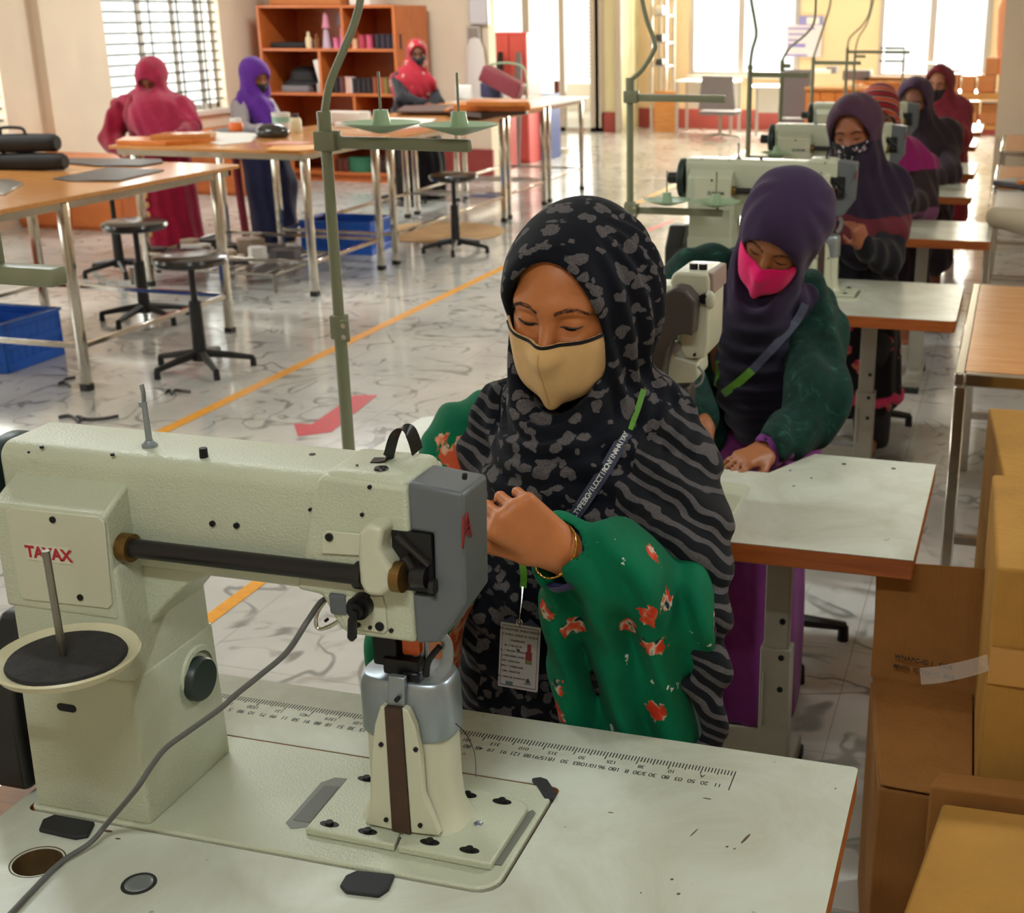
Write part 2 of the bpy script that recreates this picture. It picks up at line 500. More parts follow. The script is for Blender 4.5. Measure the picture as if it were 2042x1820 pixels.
# ------------------------------------------------------------------ light: daylight in the windows, plus added fill lamps under the ceiling, out of view
w = bpy.data.worlds.new('sky'); scene.world = w; w.use_nodes = True
bg = w.node_tree.nodes['Background']; bg.inputs[0].default_value = (1, .985, .95, 1); bg.inputs[1].default_value = 2.2
def area(name, loc, d, sx, sy, power, color=(1, 1, 1), spread=PI):
    l = bpy.data.lights.new(name, 'AREA'); l.shape = 'RECTANGLE'; l.size = sx; l.size_y = sy; l.energy = power; l.color = color; l.spread = spread
    o = bpy.data.objects.new(name, l); COL.objects.link(o)
    o.location = loc; o.rotation_euler = Vector(d).to_track_quat('-Z', 'Z').to_euler()
    return o
WARM = (1., .91, .77); DAY = (1., .97, .92); FILL = (.94, 1., 1.0)
for i, (a, b) in enumerate(WIN_L): area('daylight', (XL - .3, (a + b) / 2, 1.6), (1, 0, -.12), b - a, 1.5, (64, 64, 90, 110)[i], DAY)
for a, b in WB: area('daylight', ((a + b) / 2, YB + .3, 1.7), (0, -1, -.12), b - a, 1.6, 760, WARM)
area('daylight', ((XL + gx3) / 2, YG + .5, 1.5), (.1, -1, -.1), gx3 - XL, 2.0, 60, DAY)
for x, y, p in ((-2.6, 3.0, 34), (-2.6, 8.5, 46), (-2.0, 14, 66), (-6.2, 6.0, 60), (-6.0, 11.5, 90), (2.0, 3.4, 70), (-.2, -.4, 40)):
    area('ceiling_fill_light', (x, y, ZC - .06), (0, 0, -1), 1.2, .12, p, FILL)  # unseen fill lamps, added to brighten the room and the foreground

sl = bpy.data.lights.new('sun', 'SUN'); sl.energy = 5.0; sl.color = (1., .93, .8); sl.angle = math.radians(1.2)
so = bpy.data.objects.new('sun', sl); COL.objects.link(so); so.location = (0, 26, 9); so.rotation_euler = Vector((.10, -.55, -.83)).to_track_quat('-Z', 'Y').to_euler()
# ------------------------------------------------------------------ floor markings
def strip(x0, x1, y0, y1): return MB().box((x0, y0, .0005), (x1, y1, .0022))
o = strip(-3.565, -3.505, 4.35, 18).build('floor_tape', M_yellow, smooth=None)
orient(o, 'long yellow tape line on the marble floor running past the red arrow', 'floor tape')
o = strip(-2.275, -2.225, 2.2, 3.75).build('floor_tape', M_yellow, smooth=None)
orient(o, 'short yellow tape line seen under the arm of the nearest sewing machine', 'floor tape')
a, b, c, d = [atZ(x, y, 0) for x, y in ((590, 846), (597, 868), (752, 789), (712, 786))]
pa = [atZ(x, y, 0) for x, y in ((586, 845), (594, 870), (662, 861), (752, 788), (706, 788), (622, 846))]
o = MB().prism([(p.x, p.y) for p in pa], .0005, .002).build('floor_arrow', M_redtape, smooth=None)
orient(o, 'red tape arrow stuck on the marble floor beside the yellow line', 'floor arrow')
o = MB().prism([(p.x, p.y) for p in [atZ(x, y, 0) for x, y in ((1288, 458), (1296, 462), (1345, 441), (1338, 438))]], .0005, .002).build('floor_arrow', M_redtape, smooth=None)
orient(o, 'faint red tape mark on the bright floor beside the second thread stand pole', 'floor arrow')

# ------------------------------------------------------------------ cutting tables
def cutting_table(x0, x1, y0, y1, zt, label, legs, top=None, rail=.22, near_rail=True, group='steel-framed cutting tables'):
    t = thing('cutting_table', label, 'table', ((x0 + x1) / 2, (y0 + y1) / 2, 0), group=group)
    MB().box((x0, y0, zt - .022), (x1, y1, zt)).build('tabletop', top or M_ply, t, bevel=(.003, 2))
    mb = MB(); e = .035
    for a, b, c, d in ((x0 + e, x1 - e, y0 + e, y0 + e + .03), (x0 + e, x1 - e, y1 - e - .03, y1 - e), (x0 + e, x0 + e + .03, y0 + e, y1 - e), (x1 - e - .03, x1 - e, y0 + e, y1 - e)):
        mb.box((a, c, zt - .062), (b, d, zt - .022))
    mb.build('apron', M_steel, t, bevel=(.003, 2))
    for (lx, ly) in legs:
        l = MB().rbox((lx - .022, ly - .022, .03), (lx + .022, ly + .022, zt - .03), .006, 2).build('leg', M_steel, t)
        MB().box((lx - .025, ly - .025, 0), (lx + .025, ly + .025, .035)).build('foot', M_black, l, bevel=(.003, 2))
    mb = MB()
    L = sorted(legs, key=lambda p: (p[0], p[1]))
    lx = [p for p in L if p[0] < (x0 + x1) / 2]; rx = [p for p in L if p[0] > (x0 + x1) / 2]
    for grp in (lx, rx):
        for p, q in zip(grp, grp[1:]): mb.box((p[0] - .012, p[1], rail - .012), (p[0] + .012, q[1], rail + .012))
    for p, q in zip(lx, rx): mb.box((p[0], p[1] - .012, rail - .01), (q[0], p[1] + .012, rail + .014))
    mb.build('rail', M_steel, t, bevel=(.002, 1))
    return t
ZT = .945
def four(x0, x1, y0, y1): return [(x0, y0), (x1, y0), (x0, y1), (x1, y1)]
cutting_table(-5.68, -4.25, 4.55, 6.70, ZT, 'plywood cutting table carrying the two black fabric rolls', four(-5.56, -4.30, 5.25, 6.52))
cutting_table(-5.70, -4.28, 7.48, 8.70, ZT, 'plywood cutting table in front of the woman in the plain red robe', four(-5.60, -4.35, 7.607, 8.58))
cutting_table(-5.36, -4.30, 8.74, 11.08, ZT - .02, 'plywood cutting table with dark leather sheets above the black five-star stool', four(-5.28, -4.34, 8.80, 11.00))
cutting_table(-5.36, -4.32, 11.12, 12.22, ZT, 'cutting table piled with thick orange wooden boards', four(-5.28, -4.37, 11.2, 12.15))
cutting_table(-5.36, -4.34, 12.26, 13.5, ZT, 'cutting table holding the maroon bags and tools near the glass partition', four(-5.28, -4.39, 12.35, 13.38), top=M_white)

o = MB().tube(catmull([(-5.62, 8.82, .90), (-5.60, 8.80, .5), (-5.56, 8.78, .03)], 4), .03, n=8).build('cloth_strip', plain('maroon_cloth', (120, 18, 40), .7)); orient(o, 'narrow maroon cloth strip hanging to the floor behind the second cutting table', 'cloth strip')
# ------------------------------------------------------------------ stools
def make_stool(seat_z=.60):
    t = thing('stool', 's', 'stool', (0, 0, 0), group='round black work stools')
    MB().lathe([(0, seat_z - .055), (.14, seat_z - .058), (.176, seat_z - .048), (.190, seat_z - .026), (.186, seat_z - .010), (.16, seat_z), (.08, seat_z + .003), (0, seat_z + .004)], n=40).build('seat', M_vinyl, t, world=False)
    MB().cyl((0, 0, .30), (0, 0, seat_z - .05), .017, n=16).lathe([(0, seat_z - .07), (.07, seat_z - .07), (.07, seat_z - .052), (0, seat_z - .052)], n=20).build('piston', M_black, t, world=False)
    MB().cyl((0, 0, .07), (0, 0, .36), .036, .031, n=18).cyl((0, 0, .05), (0, 0, .10), .045, .036, n=18).build('column', M_black, t, world=False)
    for k in range(5):
        a = 2 * PI * k / 5 + .35; c, s = math.cos(a), math.sin(a)
        l = MB().tube([(c * .03, s * .03, .085), (c * .13, s * .13, .07), (c * .265, s * .265, .045)], [.022, .019, .014], n=8).build('leg', M_black, t, world=False)
        MB().cyl((c * .26, s * .26, 0), (c * .26, s * .26, .045), .017, .015, n=12).build('glide', M_rub, l, world=False)
    return t
st0 = make_stool()
for i, (x, y, rz, lab) in enumerate((
        (-3.99, 5.76, .2, 'round black stool in front of the first cutting table, nearest to the red floor arrow'),
        (-4.98, 6.68, .6, 'round black stool tucked under the far end of the table with the fabric rolls'),
        (-6.08, 7.94, .1, 'black stool half hidden behind another stool in front of the red robe'),
        (-4.14, 9.45, .9, 'black five-star stool standing beside the oval cardboard mat'),
        (-5.75, 11.8, .3, 'black stool of which only the five-star base shows beside the long black skirt'))):
    s = st0 if i == 0 else dup(st0)
    s.location = (x, y, 0); s.rotation_euler = (0, 0, rz); s['label'] = lab

# ------------------------------------------------------------------ crates and floor clutter
def make_crate(lx, ly, h, label, loc, rz):
    t = thing('crate', label, 'crate', loc, rz, group='blue plastic crates')
    mb = MB(); w = .012; hx, hy = lx / 2, ly / 2
    mb.box((-hx, -hy, 0), (hx, hy, .012))
    for sg in (-1, 1): mb.box((-hx, sg * hy - .003, 0), (hx, sg * hy + .003, h * .86)); mb.box((sg * hx - .003, -hy, 0), (sg * hx + .003, hy, h * .86))
    for k in range(9):                      # slatted walls: rows of uprights between solid bands
        for s in (-1, 1):
            x = -hx + lx * k / 8
            mb.box((x - .012, s * hy - w / 2, 0), (x + .012, s * hy + w / 2, h))
            y = -hy + ly * k / 8
            mb.box((s * hx - w / 2, y - .012, 0), (s * hx + w / 2, y + .012, h))
    for z0, z1 in ((0, .05), (h * .45, h * .58), (h - .035, h)):
        for s in (-1, 1):
            mb.box((-hx, s * hy - w, z0), (hx, s * hy + w, z1)); mb.box((s * hx - w, -hy, z0), (s * hx + w, hy, z1))
    mb.build('basket', M_blue, t, world=False, bevel=(.003, 1))
    mb = MB()
    for s in (-1, 1): mb.box((-hx - .018, s * hy - .018, h - .015), (hx + .018, s * hy + .018, h)); mb.box((s * hx - .018, -hy, h - .015), (s * hx + .018, hy, h))
    mb.build('rim', M_blue, t, world=False, bevel=(.004, 2))
    return t
make_crate(.56, .40, .25, 'blue slatted crate on the floor under the third cutting table', (-5.0, 9.30, 0), .06)
make_crate(.6, .42, .26, 'blue crate on the floor under the nearest cutting table, cut by the picture edge', (-5.2, 5.62, 0), .0)
o = MB().lathe([(0, 0), (.55, 0), (.55, .006), (0, .006)], c=(-4.66, 10.3, .001), n=40).build('cardboard_mat', plain('mat_tan', (206, 168, 120), .7, 0, .15, 6), smooth=30)
orient(o, 'oval tan cardboard mat lying flat on the floor beside a black stool', 'mat')
o = MB().rbox((-6.3, 5.75, .0), (-5.75, 6.2, .42), .05, 3).build('rust_bin', plain('rust_red_plastic', (150, 66, 40), .5))
orient(o, 'rust red bin standing behind the blue crate under the table', 'bin')
random.seed(3)
# tray of leather offcuts under the second table
t = thing('scrap_tray', 'low wire tray of leather offcuts under the table by the purple headscarf', 'tray', (-5.2, 8.1, 0))
mb = MB()
for k in range(12):
    mb.cyl((-5.75 + k * .1, 7.62, .12), (-5.75 + k * .1, 8.5, .12), .006, n=6)
for x in (-5.75, -4.65): mb.cyl((x, 7.62, .12), (x, 8.5, .12), .012, n=8)
for y in (7.62, 8.5):
    mb.cyl((-5.75, y, .12), (-4.65, y, .12), .012, n=8)
    for x in (-5.75, -4.65): mb.cyl((x, y, 0), (x, y, .12), .012, n=8)
mb.build('rack', M_steel_d, t)
for i in range(22):
    x, y = random.uniform(-5.65, -4.75), random.uniform(7.7, 8.4); s = random.uniform(.05, .11); a = random.random() * 3
    c = [plain('offcut_dark', (50, 44, 44), .6), plain('offcut_tan', (176, 156, 136), .6), plain('offcut_white', (220, 216, 210), .6), M_leather][i % 4] if i < 4 else [MATS['offcut_dark'], MATS['offcut_tan'], MATS['offcut_white'], M_leather][i % 4]
    p = [(x + s * math.cos(a + k * PI / 3) * random.uniform(.7, 1.3), y + s * math.sin(a + k * PI / 3) * random.uniform(.7, 1.3)) for k in range(6)]
    z = .13 + random.uniform(0, .05)
    o = MB().prism(p, z - .0, z + .015 + random.random() * .09).build('offcut', c, smooth=30)
    orient(o, 'scrap of leather lying in the wire tray under the cutting table', 'leather scrap', 'leather offcuts in the tray')

def floor_px(pix, h=.004): return [atZ(x, y, h) for x, y in pix]
for pix, r, lab in (([(116, 832), (140, 829), (158, 840), (164, 833), (152, 830), (176, 836), (210, 834), (236, 829)], .007, 'dark curled leather strip lying on the floor behind the nearest machine'),
                    ([(330, 782), (338, 778), (344, 786), (348, 778), (380, 781)], .007, 'short dark leather strip on the floor below the nearest stool'),
                    ([(116, 765), (128, 762), (140, 770), (126, 758), (150, 752)], .006, 'small dark leather strip on the floor by the cutting table leg')):
    o = MB().tube(catmull(floor_px(pix, r + .001), 5), r, n=6, flat=(.009, .003, (.3, .3, 1))).build('leather_strip', M_leather); orient(o, lab, 'leather strip')
mf, ntf, bf = newmat('clear_plastic_film'); bf.inputs['Base Color'].default_value = (.9, .9, .88, 1); bf.inputs['Roughness'].default_value = .08; bf.inputs['Alpha'].default_value = .28
mb = MB(); c = atZ(382, 676, 0)
def film_z(u, v): return .012 + .045 * max(0, 1 - u * u - v * v) ** .5 * (1 + .5 * math.sin(u * 7 + v * 3) * math.cos(v * 8 - u * 2))
g = [[mb.bm.verts.new((c.x + .20 * u * (1 + .1 * math.sin(5 * v)), c.y + .17 * v, film_z(u, v))) for v in np.linspace(-1, 1, 14)] for u in np.linspace(-1, 1, 14)]
for i in range(13):
    for j in range(13): mb.bm.faces.new((g[i][j], g[i + 1][j], g[i + 1][j + 1], g[i][j + 1]))
o = mb.build('plastic_film', mf, smooth=180); orient(o, 'crumpled clear plastic film on the floor behind the nearest stool', 'plastic film')
# ------------------------------------------------------------------ things on the cutting tables
def fabric_roll(a, b, r, label):
    a = Vector(a); b = Vector(b)
    t = thing('fabric_roll', label, 'fabric roll', tuple((a + b) / 2 - Vector((0, 0, r))), group='black fabric rolls')
    pts = catmull([a, a.lerp(b, .1), a.lerp(b, .4) + Vector((0, 0, .006)), a.lerp(b, .6) - Vector((0, 0, .008)), a.lerp(b, .9), b], 3)
    n = len(pts)
    rr = [r * (1 - .25 * (abs(2 * i / (n - 1) - 1) ** 8)) * (1 + .04 * math.sin(i * 1.9)) for i in range(n)]
    MB().tube(pts, rr, n=24).build('cloth', M_bag, t)
    for f in (.3, .62):
        p = a.lerp(b, f)
        MB().tube([p + Vector((0, math.cos(u) * r * 1.04, math.sin(u) * r * 1.04)) for u in [2 * PI * k / 20 for k in range(20)]], .006, n=4, closed=True, flat=(.012, .003, (b - a).normalized())).build('strap', M_black, t)
    return t
fabric_roll((-6.0, 6.05, ZT + .048), (-4.98, 6.16, ZT + .048), .048, 'black rolled fabric lying directly on the cutting table under another roll')
fr = fabric_roll((-6.0, 6.06, ZT + .145), (-5.03, 6.18, ZT + .145), .05, 'upper black fabric roll with a handle resting on another roll')
MB().tube(catmull([(-5.36, 6.14, ZT + .19), (-5.34, 6.13, ZT + .222), (-5.22, 6.14, ZT + .222), (-5.20, 6.14, ZT + .19)], 4), .009, n=8).build('handle', M_black, fr)
fabric_roll((-6.05, 5.90, ZT + .058), (-5.52, 5.90, ZT + .058), .056, 'short thick black fabric roll in front of the other two rolls')
def flat_sheet(pix, z, th, mat, name, label, cat, wav=.0, group=None):
    p = [atZ(x, y, z) for x, y in pix]
    o = MB().prism([(q.x, q.y) for q in p], z + .001, z + th).build(name, mat, None, bevel=(.002, 1))
    return orient(o, label, cat, group)
flat_sheet([(110, 325), (140, 318), (322, 320), (325, 326), (280, 333), (190, 332)], ZT, .01, M_leather, 'leather_sheet', 'grey leather sheet behind another one on the table with the rolls', 'leather sheet')
flat_sheet([(106, 358), (215, 336), (328, 341), (238, 362), (140, 362)], ZT, .008, M_leather, 'leather_sheet', 'grey pointed leather sheet lying in front on the table with the rolls', 'leather sheet')
flat_sheet([(-10, 388), (-10, 362), (20, 360), (47, 368), (30, 378), (10, 390)], ZT, .01, M_steel_d, 'pattern_plate', 'grey metal pattern plate at the corner of the table with the rolls', 'pattern plate')
flat_sheet([(232, 289), (250, 281), (400, 280), (430, 276), (430, 284), (330, 291)], ZT, .03, M_ply2, 'wooden_board', 'thin orange wooden board in front of the woman in the plain red robe', 'board')
flat_sheet([(300, 279), (420, 275), (432, 272), (330, 272)], ZT + .031, .03, M_ply, 'wooden_board', 'pale wooden board lying on top of the thin orange board', 'board')
flat_sheet([(392, 268), (440, 262), (520, 268), (500, 284), (440, 290), (400, 280)], ZT, .006, M_paper, 'paper_pattern', 'white paper pattern spread on the second cutting table', 'paper pattern')
flat_sheet([(424, 262), (450, 257), (520, 260), (515, 266), (440, 265)], ZT, .012, M_leather, 'leather_sheet', 'black leather strip under the orange jar on the second cutting table', 'leather sheet')
flat_sheet([(530, 300), (545, 292), (630, 290), (632, 298), (590, 302)], ZT, .006, M_yellow, 'leather_sheet', 'yellow leather strip at the front edge of the second cutting table', 'leather sheet')
flat_sheet([(520, 290), (560, 283), (625, 285), (600, 290)], ZT, .008, plain('salmon_leather', (206, 130, 100), .5), 'leather_sheet', 'salmon leather strip behind the yellow strip on the second cutting table', 'leather sheet')
def at_table(px, py): return atZ(px, py, ZT)
p = at_table(472, 264)
t = thing('jar', 'orange jar with a white lid on the second cutting table', 'jar', p)
MB().lathe([(0, .0), (.045, 0), (.05, .02), (.05, .06), (.042, .075), (0, .075)], n=20).build('body', plain('orange_plastic', (222, 104, 34), .35), t, world=False)
MB().lathe([(0, .075), (.04, .075), (.04, .10), (0, .10)], n=20).build('lid', M_white, t, world=False)
p = at_table(544, 274)
o = MB().sphere((p.x, p.y, p.z + .035), 1, (.125, .09, .062), 20).build('pouch', M_vinyl); orient(o, 'rounded black leather pouch on the second cutting table', 'pouch')
p = at_table(563, 268)
t = thing('tub', 'white plastic tub with a green print standing behind the black pouch', 'tub', p)
MB().lathe([(0, 0), (.05, 0), (.066, .15), (.06, .15), (.048, .01), (0, .01)], n=24).build('body', M_white, t, world=False)
MB().lathe([(.0605, .085), (.0635, .125)], n=24).build('print', plain('green_print', (150, 190, 170), .4), t, world=False)
p = at_table(591, 264)
t = thing('bottle', 'cream plastic bottle beside the white tub on the second cutting table', 'bottle', p)
MB().lathe([(0, 0), (.04, 0), (.042, .01), (.042, .085), (.03, .105), (0, .105)], n=20).build('body', plain('cream_plastic', (222, 206, 170), .4), t, world=False)
MB().lathe([(0, .105), (.022, .105), (.022, .13), (0, .13)], n=16).build('cap', M_black, t, world=False)
p = Vector((-5.17, 9.75, 0))
o = MB().rbox((p.x - .18, p.y - .1, ZT - .02), (p.x + .16, p.y + .12, ZT + .075), .012, 2).build('cloth_bundle', plain('white_cloth', (222, 208, 196), .85)); orient(o, 'folded white cloth bundle on the table beside the thread stand pole', 'cloth bundle')
p = atZ(692, 254, ZT - .02)
t = thing('socket_strip', 'white socket strip lying on the third cutting table', 'socket strip', (p.x, p.y, ZT - .02), .3)
MB().rbox((-.09, -.035, 0), (.09, .035, .04), .008, 2).build('housing', M_white, t, world=False)
for k in (-1, 1): MB().lathe([(0, .0401), (.016, .0401), (.016, .041), (0, .041)], c=(k * .045, 0, 0), n=14).build('outlet', M_black, t, world=False)
flat_sheet([(690, 252), (780, 236), (870, 238), (850, 252), (760, 262)], ZT - .02, .006, M_paper, 'paper_pattern', 'white paper pattern beside the socket strip', 'paper pattern')
flat_sheet([(790, 226), (806, 215), (905, 212), (940, 218), (900, 226)], ZT, .02, plain('brown_leather', (84, 66, 60), .45), 'leather_sheet', 'dark brown leather sheets by the hands of the red print shawl woman', 'leather sheet')
flat_sheet([(886, 223), (900, 216), (965, 214), (960, 221), (930, 224)], ZT + .0205, .02, M_cardo, 'cardboard_piece', 'tan cardboard piece between the leather sheets and the orange boards', 'cardboard piece')
for k, (pix, mt, lab) in enumerate((
        ([(895, 228), (905, 222), (1058, 219), (1050, 229), (960, 236)], plain('dark_board', (74, 50, 40), .5), 'dark lower board of the stack on the fourth cutting table'),
        ([(905, 222), (920, 214), (1055, 214), (1058, 222)], M_ply2, 'thick orange board in the middle of the stack on the fourth cutting table'),
        ([(930, 212), (940, 205), (1050, 206), (1056, 212)], M_ply2, 'orange board at the top of the stack on the fourth cutting table'))):
    z = (ZT, ZT + .05, ZT + .11)[k]
    flat_sheet(pix, z, (.045, .055, .035)[k], mt, 'wooden_board', lab, 'board', group='stacked boards')
p = Vector((-5.0, 12.75, ZT))
for k, (dx, dy, dz, s, mt, lab) in enumerate(((-.24, .3, 0, (.11, .08, .10), plain('navy_bag', (52, 48, 78), .6), 'navy bag beside the maroon bag on the table by the glass partition'),
                                            (-.08, .10, 0, (.22, .12, .11), plain('maroon_bag', (120, 40, 50), .55), 'maroon bag leaning on the table by the glass partition'),
                                            (-.34, -.2, 0, (.09, .02, .10), M_paper, 'white panel leaning against the maroon bag'))):
    o = MB().rbox((-s[0], -s[1] * .8, 0), (s[0], s[1] * .8, 1.5 * s[2]), .02, 3, M=Matrix.Translation((p.x + dx, p.y + dy, p.z + (0, .09, 0)[k])) @ Matrix.Rotation((0, .45, .0)[k], 4, 'Y')).build('bag' if k < 2 else 'white_panel', mt); orient(o, lab, 'bag' if k < 2 else 'panel')
o = MB().tube(catmull([(p.x - .32, p.y + .3, ZT + .0), (p.x - .3, p.y + .3, ZT + .30), (p.x + .1, p.y + .3, ZT + .31), (p.x + .14, p.y + .3, ZT + .0)], 5), .012, n=8).build('wire_hoop', M_greenl); orient(o, 'pale green hoop rising above the maroon bag', 'hoop')
# ------------------------------------------------------------------ open shelf unit with thread
YS0, YS1 = 13.3, 14.12
def sx(px): return atY(px, 100, YS0).x
def szz(px, py): return atY(px, py, YS0).z
x0, x1 = sx(517), sx(790); zt = 1.85
t = thing('shelf_unit', 'open wooden shelf unit full of thread cones behind the purple headscarf', 'shelf', ((x0 + x1) / 2, (YS0 + YS1) / 2, 0))
zs = [.10, .44, szz(650, 186), szz(650, 97), zt]
zs = [.10, zs[2] - .42, zs[2], zs[3], zt]
MB().box((x0, YS1 - .02, 0), (x1, YS1, zt)).build('back_panel', M_wcab, t, smooth=None)
for a in (x0, x1 - .03): MB().box((a, YS0, 0), (a + .03, YS1 - .02, zt)).build('side_panel', M_wcab, t, bevel=(.003, 1))
for z in zs: MB().box((x0 + .03, YS0 + .01, z - .028), (x1 - .03, YS1 - .02, z)).build('shelf', M_wcab, t, bevel=(.003, 1))
MB().box((x0 + .03, YS0 + .04, 0), (x1 - .03, YS0 + .07, .072)).build('kickboard', M_wcab, t, smooth=None)
for px, i in ((684, 3), (634, 2), (698, 1), (640, 0)): MB().box((sx(px) - .014, YS0 + .015, zs[i]), (sx(px) + .014, YS1 - .02, zs[i + 1] - .028)).build('divider', M_wcab, t, smooth=None)
SPM = {}
def spool(px, i, h, r, rgb, kind, label, group, y=.12):
    key = (kind, rgb, h, r)
    mt = SPM.setdefault(rgb, plain('thread_%d_%d_%d' % rgb, rgb, .6))
    z = zs[i]; c = (sx(px), YS0 + y, z)
    mb = MB()
    if kind == 'cone': pr = [(0, 0), (r, 0), (r, .012), (r * .92, .02), (r * .5, h * .9), (r * .3, h * .92), (r * .3, h), (0, h)]
    elif kind == 'bottle': pr = [(0, 0), (r, 0), (r, h * .6), (r * .45, h * .75), (r * .45, h), (0, h)]
    elif kind == 'tin': pr = [(0, 0), (r, 0), (r, h * .9), (r * 1.05, h * .9), (r * 1.05, h), (0, h)]
    else: pr = [(0, 0), (r, 0), (r, .01), (r * .88, .015), (r * .88, h - .015), (r, h - .01), (r, h), (0, h)]
    o = mb.lathe(pr, n=16).build('thread_spool' if kind in ('spool', 'cone') else kind, mt)
    o.location = c
    return orient(o, label, 'thread' if kind in ('spool', 'cone') else kind, group)
spool(606, 3, .17, .035, (222, 200, 160), 'bottle', 'cream bottle on the upper shelf beside a brown bottle', None)
spool(622, 3, .15, .035, (120, 70, 30), 'bottle', 'brown bottle on the upper shelf beside a cream bottle', None)
spool(642, 3, .21, .05, (186, 160, 176), 'cone', 'pale lilac thread cone, lower of two stacked on the upper shelf', None)
o = spool(643, 3, .16, .045, (200, 130, 146), 'cone', 'dusty pink thread cone standing on the pale lilac cone', None); o.location.z += .21
spool(664, 3, .11, .03, (212, 110, 150), 'spool', 'small pink thread spool on the upper shelf beside the tall pink cone', None, .08)
spool(676, 3, .24, .052, (224, 120, 170), 'cone', 'tall bright pink thread cone on the upper shelf', None)
o = spool(672, 3, .13, .042, (90, 76, 88), 'cone', 'dark grey thread cone standing on the tall pink cone', None); o.location.z += .24
spool(698, 3, .10, .036, (226, 180, 140), 'spool', 'beige thread spool on the upper shelf by the divider', None)
for k, (px, c) in enumerate(((713, (176, 60, 80)), (728, (196, 80, 110)))):
    spool(px, 3, .14, .04, c, 'spool', ('dark pink thread spool on the upper shelf', 'lighter pink thread spool beside the black ones on the upper shelf')[k], None)
for px in (745, 756, 767, 778, 786): spool(px, 3, .15, .038, (40, 30, 44), 'spool', 'black thread spool in the row at the end of the upper shelf', 'black spools on the upper shelf')
for px in (645, 656, 692, 702, 713, 723): spool(px, 2, .16, .038, (34, 26, 30), 'spool', 'black thread spool in the row on the middle shelf', 'black spools on the middle shelf')
for px, c, n in ((668, (90, 50, 50), 'maroon thread spool'), (680, (214, 170, 150), 'pale peach thread spool'), (688, (196, 176, 180), 'pale grey thread spool'), (735, (140, 70, 44), 'rust thread spool'), (747, (170, 90, 60), 'light rust thread spool'), (757, (130, 110, 50), 'olive thread spool'), (768, (90, 60, 56), 'brown thread spool')):
    spool(px, 2, .17, .038, c, 'spool', n + ' in the row on the middle shelf', None)
spool(622, 2, .10, .035, (190, 180, 176), 'tin', 'small white tin on the middle shelf by the divider', None)
o = MB().lathe([(0, .0), (.26, .0), (.25, .03), (.19, .06), (.17, .14), (.10, .19), (0, .20)], c=(sx(575), YS0 + .36, zs[2] + .072), n=28).build('hat', M_bag); orient(o, 'black fabric hat lying on the middle shelf behind the purple headscarf', 'hat')
o = MB().rbox((sx(545), YS0 + .1, zs[2]), (sx(600), YS0 + .4, zs[2] + .07), .01, 2).build('fabric_stack', M_greych); orient(o, 'grey folded fabric on the middle shelf under the hat', 'folded fabric')
o = MB().box((-.03, 0, 0), (.03, .01, .3)).build('paper_roll', M_paper); o.location = (sx(629), YS0 + .1, zs[2] + .05); o.rotation_euler = (0, -.22, 0); orient(o, 'white paper strip leaning on the shelf divider', 'paper')
o = MB().rbox((sx(530), YS0 + .1, zs[3]), (sx(598), YS0 + .45, zs[3] + .06), .015, 2).build('fabric_stack', M_bag); orient(o, 'black folded fabric on the upper shelf beside the cream bottle', 'folded fabric')
spool(692, 0, .15, .16, (44, 110, 80), 'tin', 'wide green tin on the bottom shelf', None, .2)
for px in (722, 735, 748, 760, 771): spool(px, 0, .20, .04, (56, 40, 36), 'bottle', 'dark bottle in the row on the bottom shelf', 'dark bottles on the bottom shelf')
for px in (652, 664): spool(px, 0, .14, .05, (90, 40, 30), 'tin', 'dark red tin on the bottom shelf beside the green tin', 'dark red tins on the bottom shelf')
o = MB().rbox((sx(535), YS0 + .1, zt), (sx(676), YS0 + .6, zt + .25), .01, 2).build('carton', M_cardo); orient(o, 'cardboard carton on top of the wooden shelf unit', 'carton')
o = MB().rbox((sx(694), YS0 + .1, zt), (sx(735), YS0 + .5, zt + .22), .01, 2).build('carton', M_paper); orient(o, 'white box on top of the wooden shelf unit', 'box')

# low cabinets along the window wall
def cabinet(x0, x1, y0, y1, h, label, ndoor=2):
    t = thing('cabinet', label, 'cabinet', ((x0 + x1) / 2, (y0 + y1) / 2, 0))
    MB().box((x0, y0 + .02, 0), (x1, y1, h)).build('body', M_wcab, t, bevel=(.004, 1))
    w = (x1 - x0) / ndoor
    for k in range(ndoor):
        d = MB().box((x0 + w * k + .006, y0, .03), (x0 + w * (k + 1) - .006, y0 + .02, h - .03)).build('door', M_wcab, t, bevel=(.003, 1))
        MB().cyl((x0 + w * (k + .5) - .05, y0 - .02, h * .7), (x0 + w * (k + .5) + .05, y0 - .02, h * .7), .008, n=8).build('handle', M_steel, d)
    return t
cabinet(-8.28, -7.22, 9.55, 10.07, .60, 'low wooden cabinet by the window wall under the first cutting table')
cabinet(-8.28, -7.5, 11.9, 12.9, .62, 'low wooden cabinet by the window wall behind the plain red robe', 1)
# framed boards on the wall
def board(px0, py0, px1, py1, Y, rgb, name, label, cat):
    a, b = atY(px0, py1, Y), atY(px1, py0, Y)
    t = thing(name, label, cat, ((a.x + b.x) / 2, Y, a.z))
    MB().box((a.x, Y - .03, a.z), (b.x, Y - .001, b.z)).build('frame', M_alu, t, bevel=(.004, 1))
    MB().box((a.x + .02, Y - .034, a.z + .02), (b.x - .02, Y - .03, b.z - .02)).build('panel', plain(name + '_face_%d' % px0, rgb, .5), t, smooth=None)
    return t
board(937, -60, 973, 49, 14.2, (214, 210, 214), 'notice_board', 'pale framed notice board high on the wall above the grey board', 'notice board')
board(935, 52, 958, 136, 14.2, (150, 136, 124), 'notice_board', 'narrow grey notice board on the wall beside the white coat', 'notice board')
